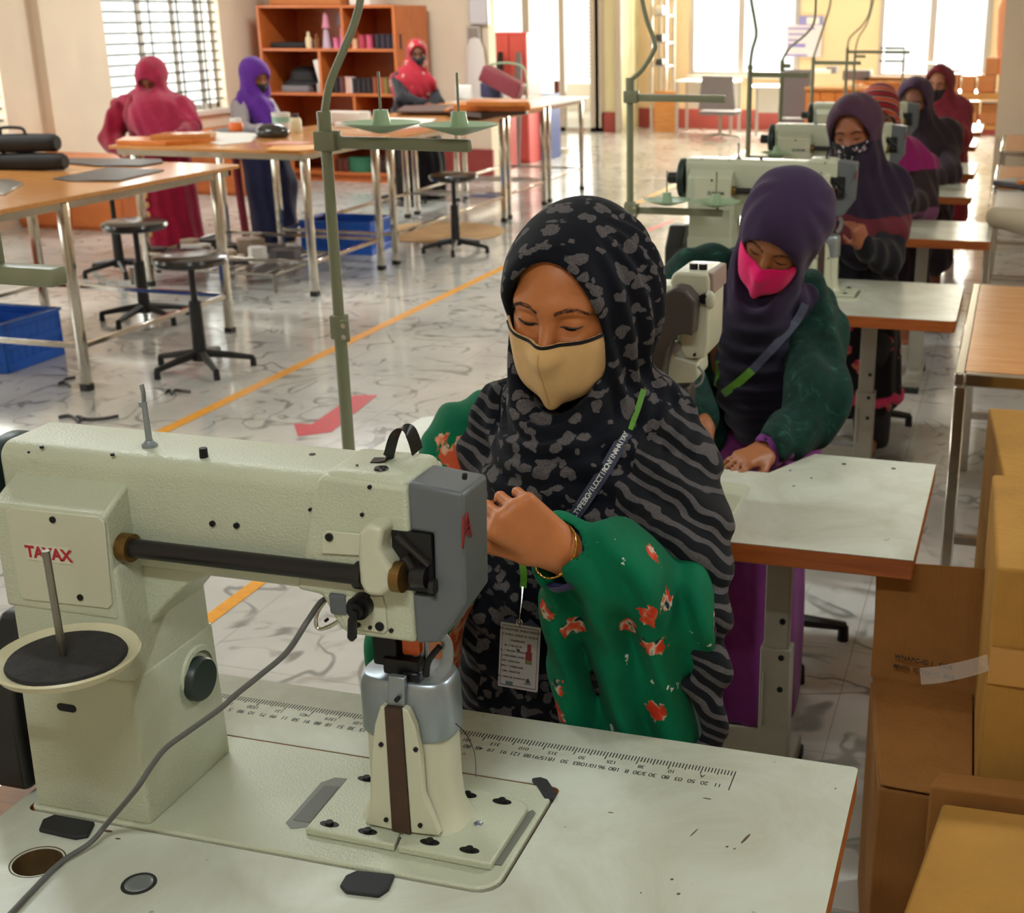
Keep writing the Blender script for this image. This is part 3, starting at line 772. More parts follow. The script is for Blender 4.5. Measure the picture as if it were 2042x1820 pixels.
# white coat on the wall end
o = MB().lathe([(0, 1.52), (.06, 1.5), (.10, 1.40), (.12, 1.1), (.15, .75), (.13, .72), (0, .72)], c=(-5.86, 14.13, 0), n=24, sy=.5).build('hanging_coat', plain('white_coat_cloth', (224, 214, 208), .8)); orient(o, 'white coat hanging on the wall end beside the red cabinet', 'coat')
# red steel cabinet and blue cabinet
def locker(px0, px1, Y, dpt, top_z, c1, label, stripe=False):
    a, b = atY(px0, 250, Y).x, atY(px1, 250, Y).x
    t = thing('locker', label, 'locker', ((a + b) / 2, Y + dpt / 2, 0))
    MB().box((a, Y + .02, 0), (b, Y + dpt, top_z)).build('body', c1, t, bevel=(.006, 1))
    m = (a + b) / 2
    for x, y in ((a, m), (m, b)):
        d = MB().box((x + .006, Y, .04), (y - .006, Y + .02, top_z - .03)).build('door', c1, t, bevel=(.004, 1))
        MB().box((y - .06, Y - .014, top_z * .52), (y - .04, Y, top_z * .62)).build('handle', M_steel, d)
    if stripe: MB().rbox((m - .05, Y - .012, .32), (m + .05, Y + .001, .62), .004, 1).build('notice', M_paper, t)
    return t
M_pink = plain('coral_red_enamel', (220, 92, 92), .45)
locker(985, 1054, 15.65, .5, 1.55, M_pink, 'coral red steel locker with a paper notice behind the cutting tables', True)
locker(1058, 1092, 16.1, .5, .80, plain('blue_enamel', (44, 72, 140), .4), 'blue steel locker beside the coral red one')
locker(1000, 1012, 14.9, .3, .75, plain('bright_red_enamel', (176, 16, 24), .4), 'narrow bright red locker under the cutting tables')
for k, (px, y0, y1) in enumerate(((982, 135, 183), (996, 105, 165), (1033, 105, 185))):
    a, b = atY(px, y1, 15.5), atY(px, y0, 15.5)
    o = MB().tube([(a.x + (.05, .02, .0)[k], 15.40, .0), (a.x + .01, 15.5, (a.z + b.z) / 2), (a.x, 15.56, b.z)], [.035, .045, .03], n=10).build('furled_umbrella', (M_bag, M_bag, M_greych)[k]); orient(o, ('shortest dark furled umbrella leaning on the coral red locker', 'black furled umbrella leaning beside the shortest one', 'grey furled umbrella leaning on the far door of the coral red locker')[k], 'umbrella')  # furled umbrellas, lengthened so they reach the floor
# pedestal with base plate by the glass partition
p = atZ(1113, 302, 0)
t = thing('pedestal_post', 'rust brown post on a round base plate at the end of the cutting tables', 'post', (p.x, p.y, 0))
MB().tube([(p.x, p.y, .02), (p.x, p.y, .92)], .04, n=12).build('post', plain('rust_paint', (110, 52, 34), .5), t)
MB().lathe([(0, 0), (.2, 0), (.17, .03), (.05, .05), (0, .05)], c=p, n=24).build('base_plate', M_steel_d, t)

# ------------------------------------------------------------------ far end: rack, desk, chairs, poster, counter, cartons
t = thing('shelf_rack', 'narrow steel rack with four shelves against the ochre wall', 'rack', (pxX(1320, 20.9), 20.9, 0))
xa, xb = pxX(1306, 20.9), pxX(1334, 20.9)
for x in (xa, xb):
    for y in (20.7, 21.2): MB().box((x - .02, y - .02, 0), (x + .02, y + .02, 2.2)).build('upright', M_alu, t, smooth=None)
for z in (.5, 1.0, 1.35, 1.75, 2.15): MB().box((xa, 20.7, z - .02), (xb, 21.2, z)).build('shelf', M_alu, t, smooth=None)
for z, h, c in ((1.0, .1, M_leather), (1.35, .12, M_leather), (1.75, .14, M_paper)):
    o = MB().rbox((xa + .04, 20.75, z), (xb - .06, 21.1, z + h), .02, 2).build('parcel', c); orient(o, {1.0: 'grey parcel on the lower shelf of the steel rack', 1.35: 'grey parcel on the middle shelf of the steel rack', 1.75: 'white parcel on the upper shelf of the steel rack'}[z], 'parcel')
o = MB().box((pxX(1306, 20.6), 20.55, 0), (pxX(1350, 20.6), 20.68, .62)).build('board_panel', M_ply); orient(o, 'brown board leaning in front of the steel rack', 'board')
def simple_desk(px0, px1, Y, dpt, zt, top, leg, label):
    a, b = pxX(px0, Y, 160), pxX(px1, Y, 160)
    t = thing('desk', label, 'desk', ((a + b) / 2, Y + dpt / 2, 0))
    MB().box((a, Y, zt - .03), (b, Y + dpt, zt)).build('top', top, t, bevel=(.004, 1))
    for x in (a + .03, b - .03):
        for y in (Y + .03, Y + dpt - .03): MB().box((x - .02, y - .02, 0), (x + .02, y + .02, zt - .03)).build('leg', leg, t, smooth=None)
    MB().box((a + .05, Y + dpt - .06, .35), (b - .05, Y + dpt - .04, zt - .05)).build('modesty_panel', top, t, smooth=None)
    return t
simple_desk(1346, 1462, 20.2, .7, .80, M_white, M_alu, 'white desk under the far window beside the steel rack')
simple_desk(1490, 1598, 19.6, .7, .76, M_white, M_alu, 'white desk behind the second grey chair at the far window')
def office_chair(px, py, Y, w, h, zs, rz, label):
    x = atY(px, py, Y).x
    t = thing('office_chair', label, 'chair', (x, Y, 0), rz)
    MB().prism([(-w * .42, h + zs), (w * .42, h + zs), (w * .5, zs), (-w * .5, zs)], -.02, .04, 'Y').build('backrest', M_greych, t, world=False, bevel=(.02, 3))
    MB().rbox((-w * .5, .02, zs - .08), (w * .5, .5, zs - .02), .02, 2).build('seat', M_greych, t, world=False)
    MB().cyl((0, .25, .06), (0, .25, zs - .06), .025, n=10).build('column', M_steel_d, t, world=False)
    for k in range(5):
        a = 2 * PI * k / 5; MB().tube([(0, .25, .08), (.28 * math.cos(a), .25 + .28 * math.sin(a), .04)], .018, n=6).build('leg', M_steel_d, t, world=False)
    return t
office_chair(1430, 180, 19.3, .55, .48, .44, 0, 'grey office chair in front of the first far window')
office_chair(1588, 170, 17.6, .46, .60, .48, .1, 'tall grey office chair between the far window and the wooden counter')
t = thing('poster', 'white and blue printed poster stuck on the far window', 'poster', tuple(atY(1600, 113, YB - .05)))
a, b = atY(1567, 113, YB - .05), atY(1640, 50, YB - .05)
MB().box((a.x, YB - .052, a.z), (b.x, YB - .048, b.z)).build('sheet', plain('poster_paper', (222, 212, 222), .6), t, smooth=None)
mb = MB(); h = b.z - a.z; wd = b.x - a.x
for f0, f1, x0_, x1_ in ((.86, .92, .02, .8), (.68, .74, .05, .5), (.5, .56, .05, .4), (.3, .42, .05, .55), (.02, .08, .02, .6)): mb.box((a.x + wd * x0_, YB - .055, a.z + h * f0), (a.x + wd * x1_, YB - .052, a.z + h * f1))
mb.build('print', plain('poster_blue', (132, 128, 190), .6), t, smooth=None)
t = thing('poster', 'small blue headed poster above the large one on the far wall', 'poster', tuple(atY(1620, 50, YB - .04)))
a, b = atY(1593, 52, YB - .04), atY(1642, 32, YB - .04)
MB().box((a.x, YB - .04, a.z), (b.x, YB - .036, b.z)).build('sheet', MATS['poster_blue'], t, smooth=None)
MB().box((a.x + .12, YB - .043, a.z + .03), (b.x - .06, YB - .04, b.z - .02)).build('print', M_paper, t, smooth=None)
# wooden counter
def counter(px0, px1, Y, dpt, zt, label, nd):
    a, b = pxX(px0, Y, 150), pxX(px1, Y, 150)
    t = thing('counter', label, 'counter', ((a + b) / 2, Y + dpt / 2, 0))
    MB().box((a, Y + .02, 0), (b, Y + dpt, zt - .03)).build('body', M_ply2, t, smooth=None)
    MB().box((a - .02, Y - .02, zt - .03), (b + .02, Y + dpt, zt)).build('worktop', M_ply, t, bevel=(.004, 1))
    for k in range(nd):
        w = (b - a) / nd
        MB().box((a + w * k + .01, Y, .05), (a + w * (k + 1) - .01, Y + .02, zt - .06)).build('door', M_ply2, t, bevel=(.004, 1))
    return t
counter(1608, 1728, 16.8, .7, .90, 'orange wooden counter with doors behind the row of sewing machines', 4)
simple_desk(1705, 1880, 17.6, .8, .95, M_ply, M_alu, 'long wooden table under the far window behind the counter')
for k, (px, w, h, mt, lab) in enumerate(((1640, .3, .06, M_paper, 'white papers on the orange wooden counter'), (1660, .16, .10, M_greych, 'grey box on the orange wooden counter'))):
    q = atZ(px, 146, .9); o = MB().rbox((q.x - w / 2, q.y - .15, .9), (q.x + w / 2, q.y + .15, .9 + h), .008, 2).build('paper_stack' if k == 0 else 'box', mt); orient(o, lab, 'papers' if k == 0 else 'box')
for px, w, h, mt, lab in ((1712, .35, .12, M_greych, 'grey box on the long table under the far window'), (1790, .8, .04, M_card2, 'stack of brown sheets on the long table under the far window'), (1890, .3, .14, plain('lilac_box', (168, 160, 190), .6), 'lilac box on the window sill beside the far window frame'), (1858, .1, .22, M_white, 'white spray bottle at the far window frame')):
    q = atY(px, 140, 18.0); o = MB().rbox((q.x - w / 2, 17.75, .95), (q.x + w / 2, 18.1, .95 + h), .008, 2).build('box' if 'box' in lab else 'sheet_stack' if 'sheets' in lab else 'bottle', mt); orient(o, lab, 'box' if 'box' in lab else 'sheets' if 'sheets' in lab else 'bottle')

def carton(x0, x1, y0, y1, z0, z1, mat, label, group=None, rz=0., open_top=False, tape=True):
    cx, cy = (x0 + x1) / 2, (y0 + y1) / 2
    t = thing('cardboard_box', label, 'box', (cx, cy, z0), rz, group)
    hx, hy, h = (x1 - x0) / 2, (y1 - y0) / 2, z1 - z0
    MB().box((-hx, -hy, 0), (hx, hy, h)).build('carton', mat, t, world=False, bevel=(.006, 2))
    if tape:
        MB().box((-hx - .0008, -.025, h - .09), (-hx + .001, .025, h)).box((-hx, -.025, h - .0005), (hx, .025, h + .0008)).box((hx - .001, -.025, h - .09), (hx + .0008, .025, h)).build('tape', M_tape, t, world=False, smooth=None)
    return t
# carton stack at the far end by the pier
Yc = 15.6
def cx_(px): return atY(px, 160, Yc).x
rows = [(.62, 1.02, 1898, 1962, 'b'), (.62, 1.0, 1962, 2006, 'b2')]
for k, (pxa, pxb, pya, pyb, dz, lab) in enumerate((
        (1893, 1913, 148, 182, 0, 'leftmost carton in the upper row of the far stack'), (1916, 1945, 152, 184, 0, 'second carton in the upper row of the far stack'), (1948, 1986, 150, 184, 0, 'third carton in the upper row of the far stack'), (1990, 2006, 150, 182, 0, 'last carton in the upper row of the far stack beside the pier'),
        (1964, 1993, 116, 149, 0, 'carton standing alone on top of the far stack'),
        (1915, 1951, 204, 247, 0, 'carton with a pale lid in the lower row of the far stack'), (1953, 1996, 207, 248, 0, 'carton in the lower row of the far stack beside the pier'))):
    a, b = atY(pxa, pyb, Yc), atY(pxb, pya, Yc)
    carton(a.x, b.x, Yc, Yc + .45, a.z, b.z, M_cardo, lab, None)
a, b = atY(1900, 197, Yc - .05), atY(2003, 186, Yc - .05)
t = thing('packing_table', 'wooden shelf table carrying the upper row of far cartons', 'table', ((a.x + b.x) / 2, Yc + .2, 0))
MB().box((a.x, Yc - .1, a.z), (b.x, Yc + .6, b.z)).build('top', M_ply, t, smooth=None)
lo = atY(1953, 248, Yc).z
MB().box((a.x, Yc - .05, lo - .05), (b.x, Yc + .6, lo - .002)).build('shelf', M_ply, t, smooth=None)
for x in (a.x + .03, b.x - .03):
    for y in (Yc + .50, Yc + .57): MB().box((x - .02, y - .02, 0), (x + .02, y + .02, a.z)).build('leg', M_alu, t, smooth=None)
# hanging tan coat by the pier
q = atY(2005, 60, 16.2)
o = MB().lathe([(0, .62), (.06, .6), (.12, .42), (.1, .0), (.05, -.3), (0, -.3)], c=(q.x + .02, 16.2, q.z - .2), n=20, sy=.5).build('hanging_coat', plain('salmon_cloth', (222, 150, 110), .8)); orient(o, 'salmon coat hanging beside the pier above the far cartons', 'coat')

# ------------------------------------------------------------------ second row of tables along the aisle
def aisle_table(y0, y1, zt, top, label, x0=-.115, x1=.9, legs=True):
    t = thing('aisle_table', label, 'table', ((x0 + x1) / 2, (y0 + y1) / 2, 0), group='steel-edged aisle tables')
    MB().box((x0 + .03, y0 + .03, zt - .02), (x1, y1 - .03, zt + .001)).build('tabletop', top, t, smooth=None)
    mb = MB().box((x0, y0, zt - .04), (x0 + .03, y1, zt)).box((x1, y0, zt - .04), (x1 + .03, y1, zt)).box((x0 + .03, y0, zt - .04), (x1, y0 + .03, zt)).box((x0 + .03, y1 - .03, zt - .04), (x1, y1, zt))
    mb.build('steel_rim', M_steel, t, bevel=(.004, 2))
    for x in (x0 + .02, x1):
        for y in (y0 + .02, y1 - .02): MB().rbox((x - .018, y - .018, 0), (x + .018, y + .018, zt - .04), .004, 1).build('leg', M_steel, t)
    for y in (y0 + .02, y1 - .02): MB().box((x0 + .02, y - .012, .22), (x1, y + .012, .245)).build('rail', M_steel, t, smooth=None)
    return t
aisle_table(3.82, 5.22, .76, M_ply, 'orange topped steel-edged table beside the tall cardboard box')
aisle_table(6.92, 8.2, .76, plain('white_laminate', (222, 216, 204), .25), 'white topped table holding the rolled beige fabric')
aisle_table(8.24, 9.6, .76, M_ply, 'table holding the dark leather pile in front of the pier')
aisle_table(10.68, 12.2, .76, M_ply, 'farthest orange topped table directly in front of the pier')
p = atZ(2010, 455, .76)
o = MB().tube([(p.x - .07, p.y + .1, .80), (p.x + .08, p.y - .12, .81), (p.x + .28, p.y - .3, .82)], [.05, .065, .06], n=20).build('fabric_roll', plain('beige_fabric', (190, 176, 150), .8)); orient(o, 'rolled beige fabric at the near edge of the white topped table', 'fabric roll')
p = atZ(1985, 372, .76)
o = MB().prism([(p.x - .02, p.y), (p.x + .25, p.y - .22), (p.x + .7, p.y - .2), (p.x + .7, p.y + .3), (p.x + .3, p.y + .3)], .762, .80).build('leather_pile', M_leather, bevel=(.01, 2)); orient(o, 'dark leather pile on the table in front of the pier', 'leather pile')
o = MB().prism([(p.x + .12, p.y - .2), (p.x + .7, p.y - .26), (p.x + .7, p.y + .2), (p.x + .3, p.y + .2)], .801, .825).build('board_panel', M_ply2, bevel=(.004, 1)); orient(o, 'orange board lying on the dark leather pile', 'board')
o = MB().rbox((.30, 4.3, 0), (.6, 4.7, .5), .02, 2).build('red_bin', plain('red_bin_plastic', (150, 24, 24), .4)); orient(o, 'red bin under the orange topped table', 'bin')

# ------------------------------------------------------------------ near cardboard boxes
# tall box next to the orange table
def rot2(p, c, a):
    x, y = p[0] - c[0], p[1] - c[1]; return (c[0] + x * math.cos(a) - y * math.sin(a), c[1] + x * math.sin(a) + y * math.cos(a))
def quad_box(loop, z0, z1, mat, name, label, cat='box', tape=None, bevel=.006):
    c = (sum(p[0] for p in loop) / 4, sum(p[1] for p in loop) / 4)
    t = thing(name, label, cat, (c[0], c[1], z0))
    MB().prism(loop, z0, z1).build('carton', mat, t, bevel=(bevel, 2))
    return t
quad_box([(.066, 2.63), (.55, 2.67), (.49, 3.55), (-.010, 3.51)], 0, .75, M_card, 'cardboard_box', 'tall tan cardboard box beside the orange topped table')
t = quad_box([(.0285, 2.03), (.50, 2.07), (.47, 2.56), (.0115, 2.50)], .345, .905, M_card, 'cardboard_box', 'crumpled tan cardboard box with a loose strip of clear tape')
# clear tape end and band on it
q = [Vector((.03, 2.02, .74)), Vector((.0, 2.00, .735)), Vector((-.045, 1.985, .725)), Vector((-.075, 1.98, .72))]
mb = MB(); mb.tube(catmull(q, 4), .012, n=4, flat=(.014, .0012, (0, .2, 1))); 
mg, ntg, bg_ = newmat('clear_tape_film'); bg_.inputs['Base Color'].default_value = (.9, .88, .84, 1); bg_.inputs['Roughness'].default_value = .08; bg_.inputs['Alpha'].default_value = .13
mb.build('tape_end', mg, t, label='loose end of clear tape')
MB().box((.032, 2.024, .70), (.50, 2.03, .765)).move(Matrix.Translation((0, 0, 0)) @ Matrix.Rotation(0, 4, 'Z')).build('tape_band', plain('tape_on_card', (190, 140, 76), .25), t, smooth=None)
quad_box([(.10, 2.06), (.56, 2.08), (.54, 2.54), (.09, 2.50)], 0, .343, M_card2, 'cardboard_box', 'brown cardboard box under the crumpled one')
# open carton with its flap standing up
L = [(-.134, 2.017), (.055, 2.006), (.036, 2.381), (-.189, 2.404)]
t = thing('cardboard_box', 'open cardboard box with a raised printed flap beside the nearest sewing table', 'box', (-.06, 2.2, 0))
mb = MB(); mb.prism([(-.134, 2.017), (.026, 2.008), (.0135, 2.383), (-.189, 2.404)], 0, .475)
mb.build('carton', M_card2, t, bevel=(.005, 2))
fl = MB(); fl.prism([(-.13, 2.012), (.026, 2.004), (.0135, 2.381), (-.185, 2.40)], .482, .488); fl.build('flap', M_card2, t, bevel=(.002, 1))
A_, B_, C_, D_ = Vector((-.189, 2.40, .488)), Vector((.045, 2.385, .475)), Vector((.045, 2.43, .735)), Vector((-.195, 2.44, .722))
n_ = (B_ - A_).cross(D_ - A_).normalized() * .005
mb = MB(); rows_ = []
for i in range(9):
    u = i / 8; col = []
    for j in range(5):
        v = j / 4; p = A_.lerp(B_, u).lerp(D_.lerp(C_, u), v) - n_ * (3.2 * math.sin(PI * v) * (1 - .3 * u)) + Vector((0, 0, -.018 * math.sin(PI * u) * (1 - v)))
        col.append(p)
    rows_.append(col)
vs = [[(mb.bm.verts.new(p), mb.bm.verts.new(p - n_)) for p in col] for col in rows_]
for i in range(8):
    for j in range(4):
        for s in (0, 1): mb.bm.faces.new((vs[i][j][s], vs[i + 1][j][s], vs[i + 1][j + 1][s], vs[i][j + 1][s]))
for i in range(8):
    for j in (0, 4): mb.bm.faces.new((vs[i][j][0], vs[i + 1][j][0], vs[i + 1][j][1], vs[i][j][1]))
for j in range(4):
    for i in (0, 8): mb.bm.faces.new((vs[i][j][0], vs[i][j + 1][0], vs[i][j + 1][1], vs[i][j][1]))
flap = mb.build('raised_flap', M_card2, t, label='flap with two lines of black print')
def on_flap(u, v): return A_.lerp(B_, u).lerp(D_.lerp(C_, u), v) - n_ * (3.2 * math.sin(PI * v) * (1 - .3 * u)) - n_ * 1.15 + Vector((0, 0, -.018 * math.sin(PI * u) * (1 - v)))
if on_flap(.5, .3).y > A_.lerp(B_, .5).y: pass
M_ink = plain('black_ink', (28, 24, 22), .6)
xd = (B_ - A_); yd = (D_ - A_)
texts('print', [('WNAPC-ID I . DDE', .0125, frame_mat(A_.lerp(B_, .44).lerp(D_.lerp(C_, .44), .235) + Vector((0, -.0165, 0)), xd, yd), .0004, 1.1), ('MNIN. ICNVA RI. BNE', .0115, frame_mat(A_.lerp(B_, .45).lerp(D_.lerp(C_, .45), .150) + Vector((0, -.0135, 0)), xd, yd), .0004, 1.1)], M_ink, flap)
# nearest boxes at the corner
quad_box([(-.059, 1.585), (.50, 1.62), (.50, 1.90), (-.021, 1.883)], 0, .55, M_card, 'cardboard_box', 'tan cardboard box in front of all others at the picture corner')
t = quad_box([(-.045, 1.905), (.40, 1.925), (.40, 1.98), (-.030, 1.955)], 0, .565, M_card2, 'cardboard_box', 'thin folded carton standing behind the tan corner box')
# ------------------------------------------------------------------ sewing tables
def laminate(name, rgb):
    m, nt, b = newmat(name)
    v = mapping(nt)
    n = noise(nt, v, 4.2, 6, .66, .9)
    L = nt.links.new
    c = ramp(nt, n.outputs['Fac'], [(.3, lin((rgb[0] * .90, rgb[1] * .88, rgb[2] * .84))), (.62, lin(rgb))])
    vo = noise(nt, v, 60, 1, .3)      # a few rubbed specks
    k = ramp(nt, vo.outputs['Fac'], [(.79, (0, 0, 0)), (.81, (1, 1, 1))])
    c = mixc(nt, math_n(nt, 'MULTIPLY', k, .5), c, lin((110, 100, 84)))
    L(c, b.inputs['Base Color']); b.inputs['Roughness'].default_value = .27
    b.inputs['Specular IOR Level'].default_value = .45
    bump(nt, b, noise(nt, v, 9, 2).outputs['Fac'], .05, .002)
    return m
M_lam = laminate('pale_green_laminate', (202, 206, 192))
M_frame = plain('grey_enamel_frame', (150, 146, 132), .45, 0, .06, 10)
M_cream = plain('machine_enamel', (186, 190, 166), .34, 0, .04, 6, (330, .9, .0012))
M_creams = plain('machine_enamel_smooth', (194, 194, 170), .34, 0, .04, 6)
M_grey = plain('machine_grey_enamel', (92, 97, 100), .4, 0, .05, 9, (500, .3, .0005))
M_shaft = plain('dark_rod', (44, 42, 42), .3, .5)
M_brass = plain('old_brass', (126, 96, 52), .4, .8)
M_chrome = plain('satin_chrome', (150, 158, 164), .36, .75)
M_screw = plain('dark_screw', (26, 26, 28), .35, .5)
M_brown = plain('brown_felt', (66, 44, 30), .7, 0, .2, 40)
M_felt = plain('black_felt', (40, 38, 37), .9, 0, .35, 60, (300, .6, .002))
M_redink = plain('red_lettering', (168, 30, 40), .4)
M_darkink = plain('dark_lettering', (50, 48, 50), .5)
ZS = .76
def sewing_table(outline, label, holes=(), legs=((-.42, 2.7),), x_leg2=-1.15, th=.042, zt=ZS):
    xs_ = [p[0] for p in outline]; ys_ = [p[1] for p in outline]
    t = thing('sewing_table', label, 'sewing table', ((min(xs_) + max(xs_)) / 2, (min(ys_) + max(ys_)) / 2, 0), group='sewing tables in a row')
    mb = MB(); mb.prism(outline, zt - th, zt - .0012, holes=holes)
    mb.build('tabletop', M_edge, t, bevel=(.002, 1) if not holes else None, smooth=None)
    MB().prism(outline, zt - .0012, zt, holes=holes).build('laminate', M_lam, t, smooth=None)
    for (lx, ly) in legs:
        l = MB().box((lx - .030, ly - .018, .34), (lx + .026, ly + .018, zt - th)).build('leg', M_frame, t, bevel=(.003, 1))
        MB().box((lx - .036, ly - .024, .06), (lx + .034, ly + .024, .40)).box((lx - .03, ly - .028, .2), (lx - .024, ly - .0235, .34)).build('sleeve', M_frame, l, bevel=(.003, 1))
        for z in (.30, .38, .47): MB().cyl((lx + .012, ly - .026, z), (lx + .012, ly - .023, z), .007, n=10).build('bolt', M_screw, l)
        MB().box((lx - .036, ly - .27, .02), (lx + .036, ly + .20, .062)).build('foot', M_frame, t, bevel=(.004, 1))
        for y in (ly - .26, ly + .19): MB().box((lx - .042, y - .02, 0), (lx + .042, y + .02, .03)).build('foot_cap', M_rub, t, bevel=(.004, 1))
    if len(legs) > 1: MB().box((legs[1][0], legs[0][1] - .015, .09), (legs[0][0], legs[0][1] + .015, .17)).build('crossbar', M_frame, t, smooth=None)
    return t
# first table, with a sunk opening for the machine bed and a cable hole
BED = (-1.175, 1.212, -.52, 1.443)
hole_c = atZ(75, 1718, ZS)
out1 = rrect(-1.20, .93, -.135, 1.609, .006, 2)
h1 = rrect(BED[0] - .004, BED[1] - .003, BED[2] + .004, BED[3] + .006, [.012, .012, .012, .03], 4)
h2 = circ(hole_c.x, hole_c.y, .0305, 28, .0285)
T1 = sewing_table(out1, 'nearest pale green sewing table with a printed ruler along its far edge', [h1, h2], legs=((-.30, 1.27), (-1.08, 1.27)))
MB().lathe([(.0303, -.04), (.0303, -.0015), (.033, .0006), (.034, .0004), (.0305, -.002)], c=(hole_c.x, hole_c.y, ZS), n=28, sy=.935).build('cable_hole_lining', plain('old_wood', (84, 62, 28), .6, 0, .3, 60), T1)
MB().box((hole_c.x - .05, hole_c.y - .05, ZS - .09), (hole_c.x + .05, hole_c.y + .05, ZS - .086)).build('tray_under_hole', MATS['old_wood'], T1, smooth=None)
MB().box((BED[0] + .02, BED[1] + .02, ZS - .09), (BED[2] - .02, BED[3] - .02, ZS - .06)).build('oil_pan', M_black, T1, smooth=None)
k = atZ(277, 1762, ZS)
MB().lathe([(0, .0028), (.012, .0026), (.0165, .0012), (.0175, .0)], c=k, n=28).build('metal_cap', M_chrome, T1)
MB().lathe([(.0172, .0016), (.0205, .0014), (.021, 0)], c=k, n=28).build('cap_ring', M_rub, T1)
for pix, lab in (([(78, 1660), (86, 1640), (110, 1630), (190, 1645), (176, 1672), (150, 1676), (130, 1672)], 'black rubber hinge pad by the cable hole'),
                 ([(678, 1772), (690, 1752), (712, 1742), (788, 1750), (776, 1778), (756, 1792), (690, 1784)], 'black rubber hinge pad at the near edge of the machine bed'),
                 ([(1060, 1558), (1078, 1555), (1092, 1560), (1110, 1588), (1104, 1598), (1086, 1598), (1072, 1576)], 'black rubber corner pad beside the machine bed')):
    pp = [atZ(x, y, ZS) for x, y in pix]
    MB().prism([(q.x, q.y) for q in pp], ZS + .0003, ZS + .006).build('rubber_pad', M_rub, T1, bevel=(.002, 2), label=lab)
# printed ruler: ticks and two rows of figures for the operator on the far side
mb = MB()
def rp(x, dy): return (x, 1.545 - dy)
x0r, x1r = -1.13, -.297
nt_ = int((x1r - x0r) / .0046)
for i in range(nt_ + 1):
    x = x1r - i * .0046; ln = .019 if i % 10 == 0 else (.015 if i % 5 == 0 else .012)
    mb.box((x - .0007, 1.553 - ln, ZS + .0001), (x + .0007, 1.553, ZS + .0003))
mb.box((x1r - .0007, 1.505, ZS + .0001), (x1r + .0007, 1.553, ZS + .0003))
mb.build('ruler_ticks', M_ink, T1, smooth=None)
its = []
R180 = Matrix.Rotation(PI, 4, 'Z')
row2 = ['11', '20', '50', '03', '80', '30', '3/30', '8', '180', '96', '10/10', '83', '50', '18', '15/91', '88', '121', '91', '19', '48', '80', '88', '14', '48', '88', '18', '88', '31', '10', '15', '38', '51', '18', '88', '91', '58', '11', '99', '71', '10', '98', '5', '28', '9', '11']
row1 = ['A', '10', '38', '125', '50', '315', '010', '313', '181', '13121', '3.5', '320', '1.01', '1319', '1421', '131', '1520', '1317', '1811', '210']
for i, s in enumerate(row2):
    x = x1r - .017 - i * .0183
    if x < x0r: break
    its.append((s, .0128, Matrix.Translation((x, 1.513, ZS + .0003)) @ R180, .00005, .85))
for i, s in enumerate(row1):
    x = x1r - .042 - i * .0435
    if x < x0r: break
    its.append((s, .0112, Matrix.Translation((x, 1.529, ZS + .0003)) @ R180, .00005, .85))
texts('ruler_figures', its, M_ink, T1)
# wooden drawer side under the near end of the table
MB().box((-1.33, .95, .60), (-1.215, 1.60, .70)).build('side_drawer', wood('drawer_wood', (120, 78, 34), (146, 98, 46), .5), T1, bevel=(.004, 1))
sewing_table([(-1.43, 2.36), (-.12, 2.372), (-.114, 2.962), (-.397, 2.964), (-.478, 2.80), (-.80, 2.79), (-.83, 2.985), (-1.40, 3.005), (-1.427, 2.98)], 'sewing table with a notched far edge under the hand of the green-shawled woman', legs=((-.42, 2.66), (-1.2, 2.66)))
rowY = [(4.515, 5.178), (6.26, 6.872), (7.82, 8.504), (9.037, 9.735), (11.0, 11.696), (12.4, 13.372)]
rowX = [-.145, -.075, -.22, -.25, -.31, -.31]
rowL = ['third sewing table, in front of the woman with the flowered black mask', 'fourth sewing table, behind the woman with the flowered black mask', 'fifth sewing table of the row, in front of the woman in the mauve hood', 'sixth sewing table of the row, behind the woman in the mauve hood', 'seventh sewing table, beside the woman in the dark red shawl', 'last sewing table of the row, in front of the far cartons']
for (a, b), x, l in zip(rowY, rowX, rowL):
    sewing_table(rrect(x - 1.2, a, x, b, .02, 3), l, legs=((x - .32, (a + b) / 2), (x - 1.05, (a + b) / 2)))
T2 = [o for o in bpy.data.objects if o.get('label', '').startswith('sewing table with a notched')][0]
for px, py in ((1683, 925), (1782, 934), (1576, 938), (1618, 953), (1583, 969)):
    q = atZ(px, py, ZS); MB().cyl((q.x, q.y, ZS - .001), (q.x, q.y, ZS + .0005), .0055 if px > 1650 else .003, n=12).build('screw_cap', M_screw, T2)
M_worn = plain('worn_laminate', (92, 74, 54), .6)
for px, py, dx, dy in ((1487, 1672, .002, .012), (1450, 1688, .0018, .0018), (1465, 1692, .0014, .0014), (1340, 1753, .002, .002), (1353, 1782, .0022, .0022), (1278, 1780, .0012, .0012), (1410, 1592, .006, .0012), (1218, 1620, .004, .001), (1384, 1660, .001, .010), (1666, 1572, .0014, .0014), (215, 1657, .007, .0024), (235, 1672, .004, .0016)):
    q = atZ(px, py, ZS); MB().prism([(q.x + dx * math.cos(a) + .3 * dy * math.sin(a), q.y + dy * math.sin(a)) for a in [2 * PI * i / 10 for i in range(10)]], ZS + .0001, ZS + .0003).build('wear_mark', M_worn, T1, smooth=None)

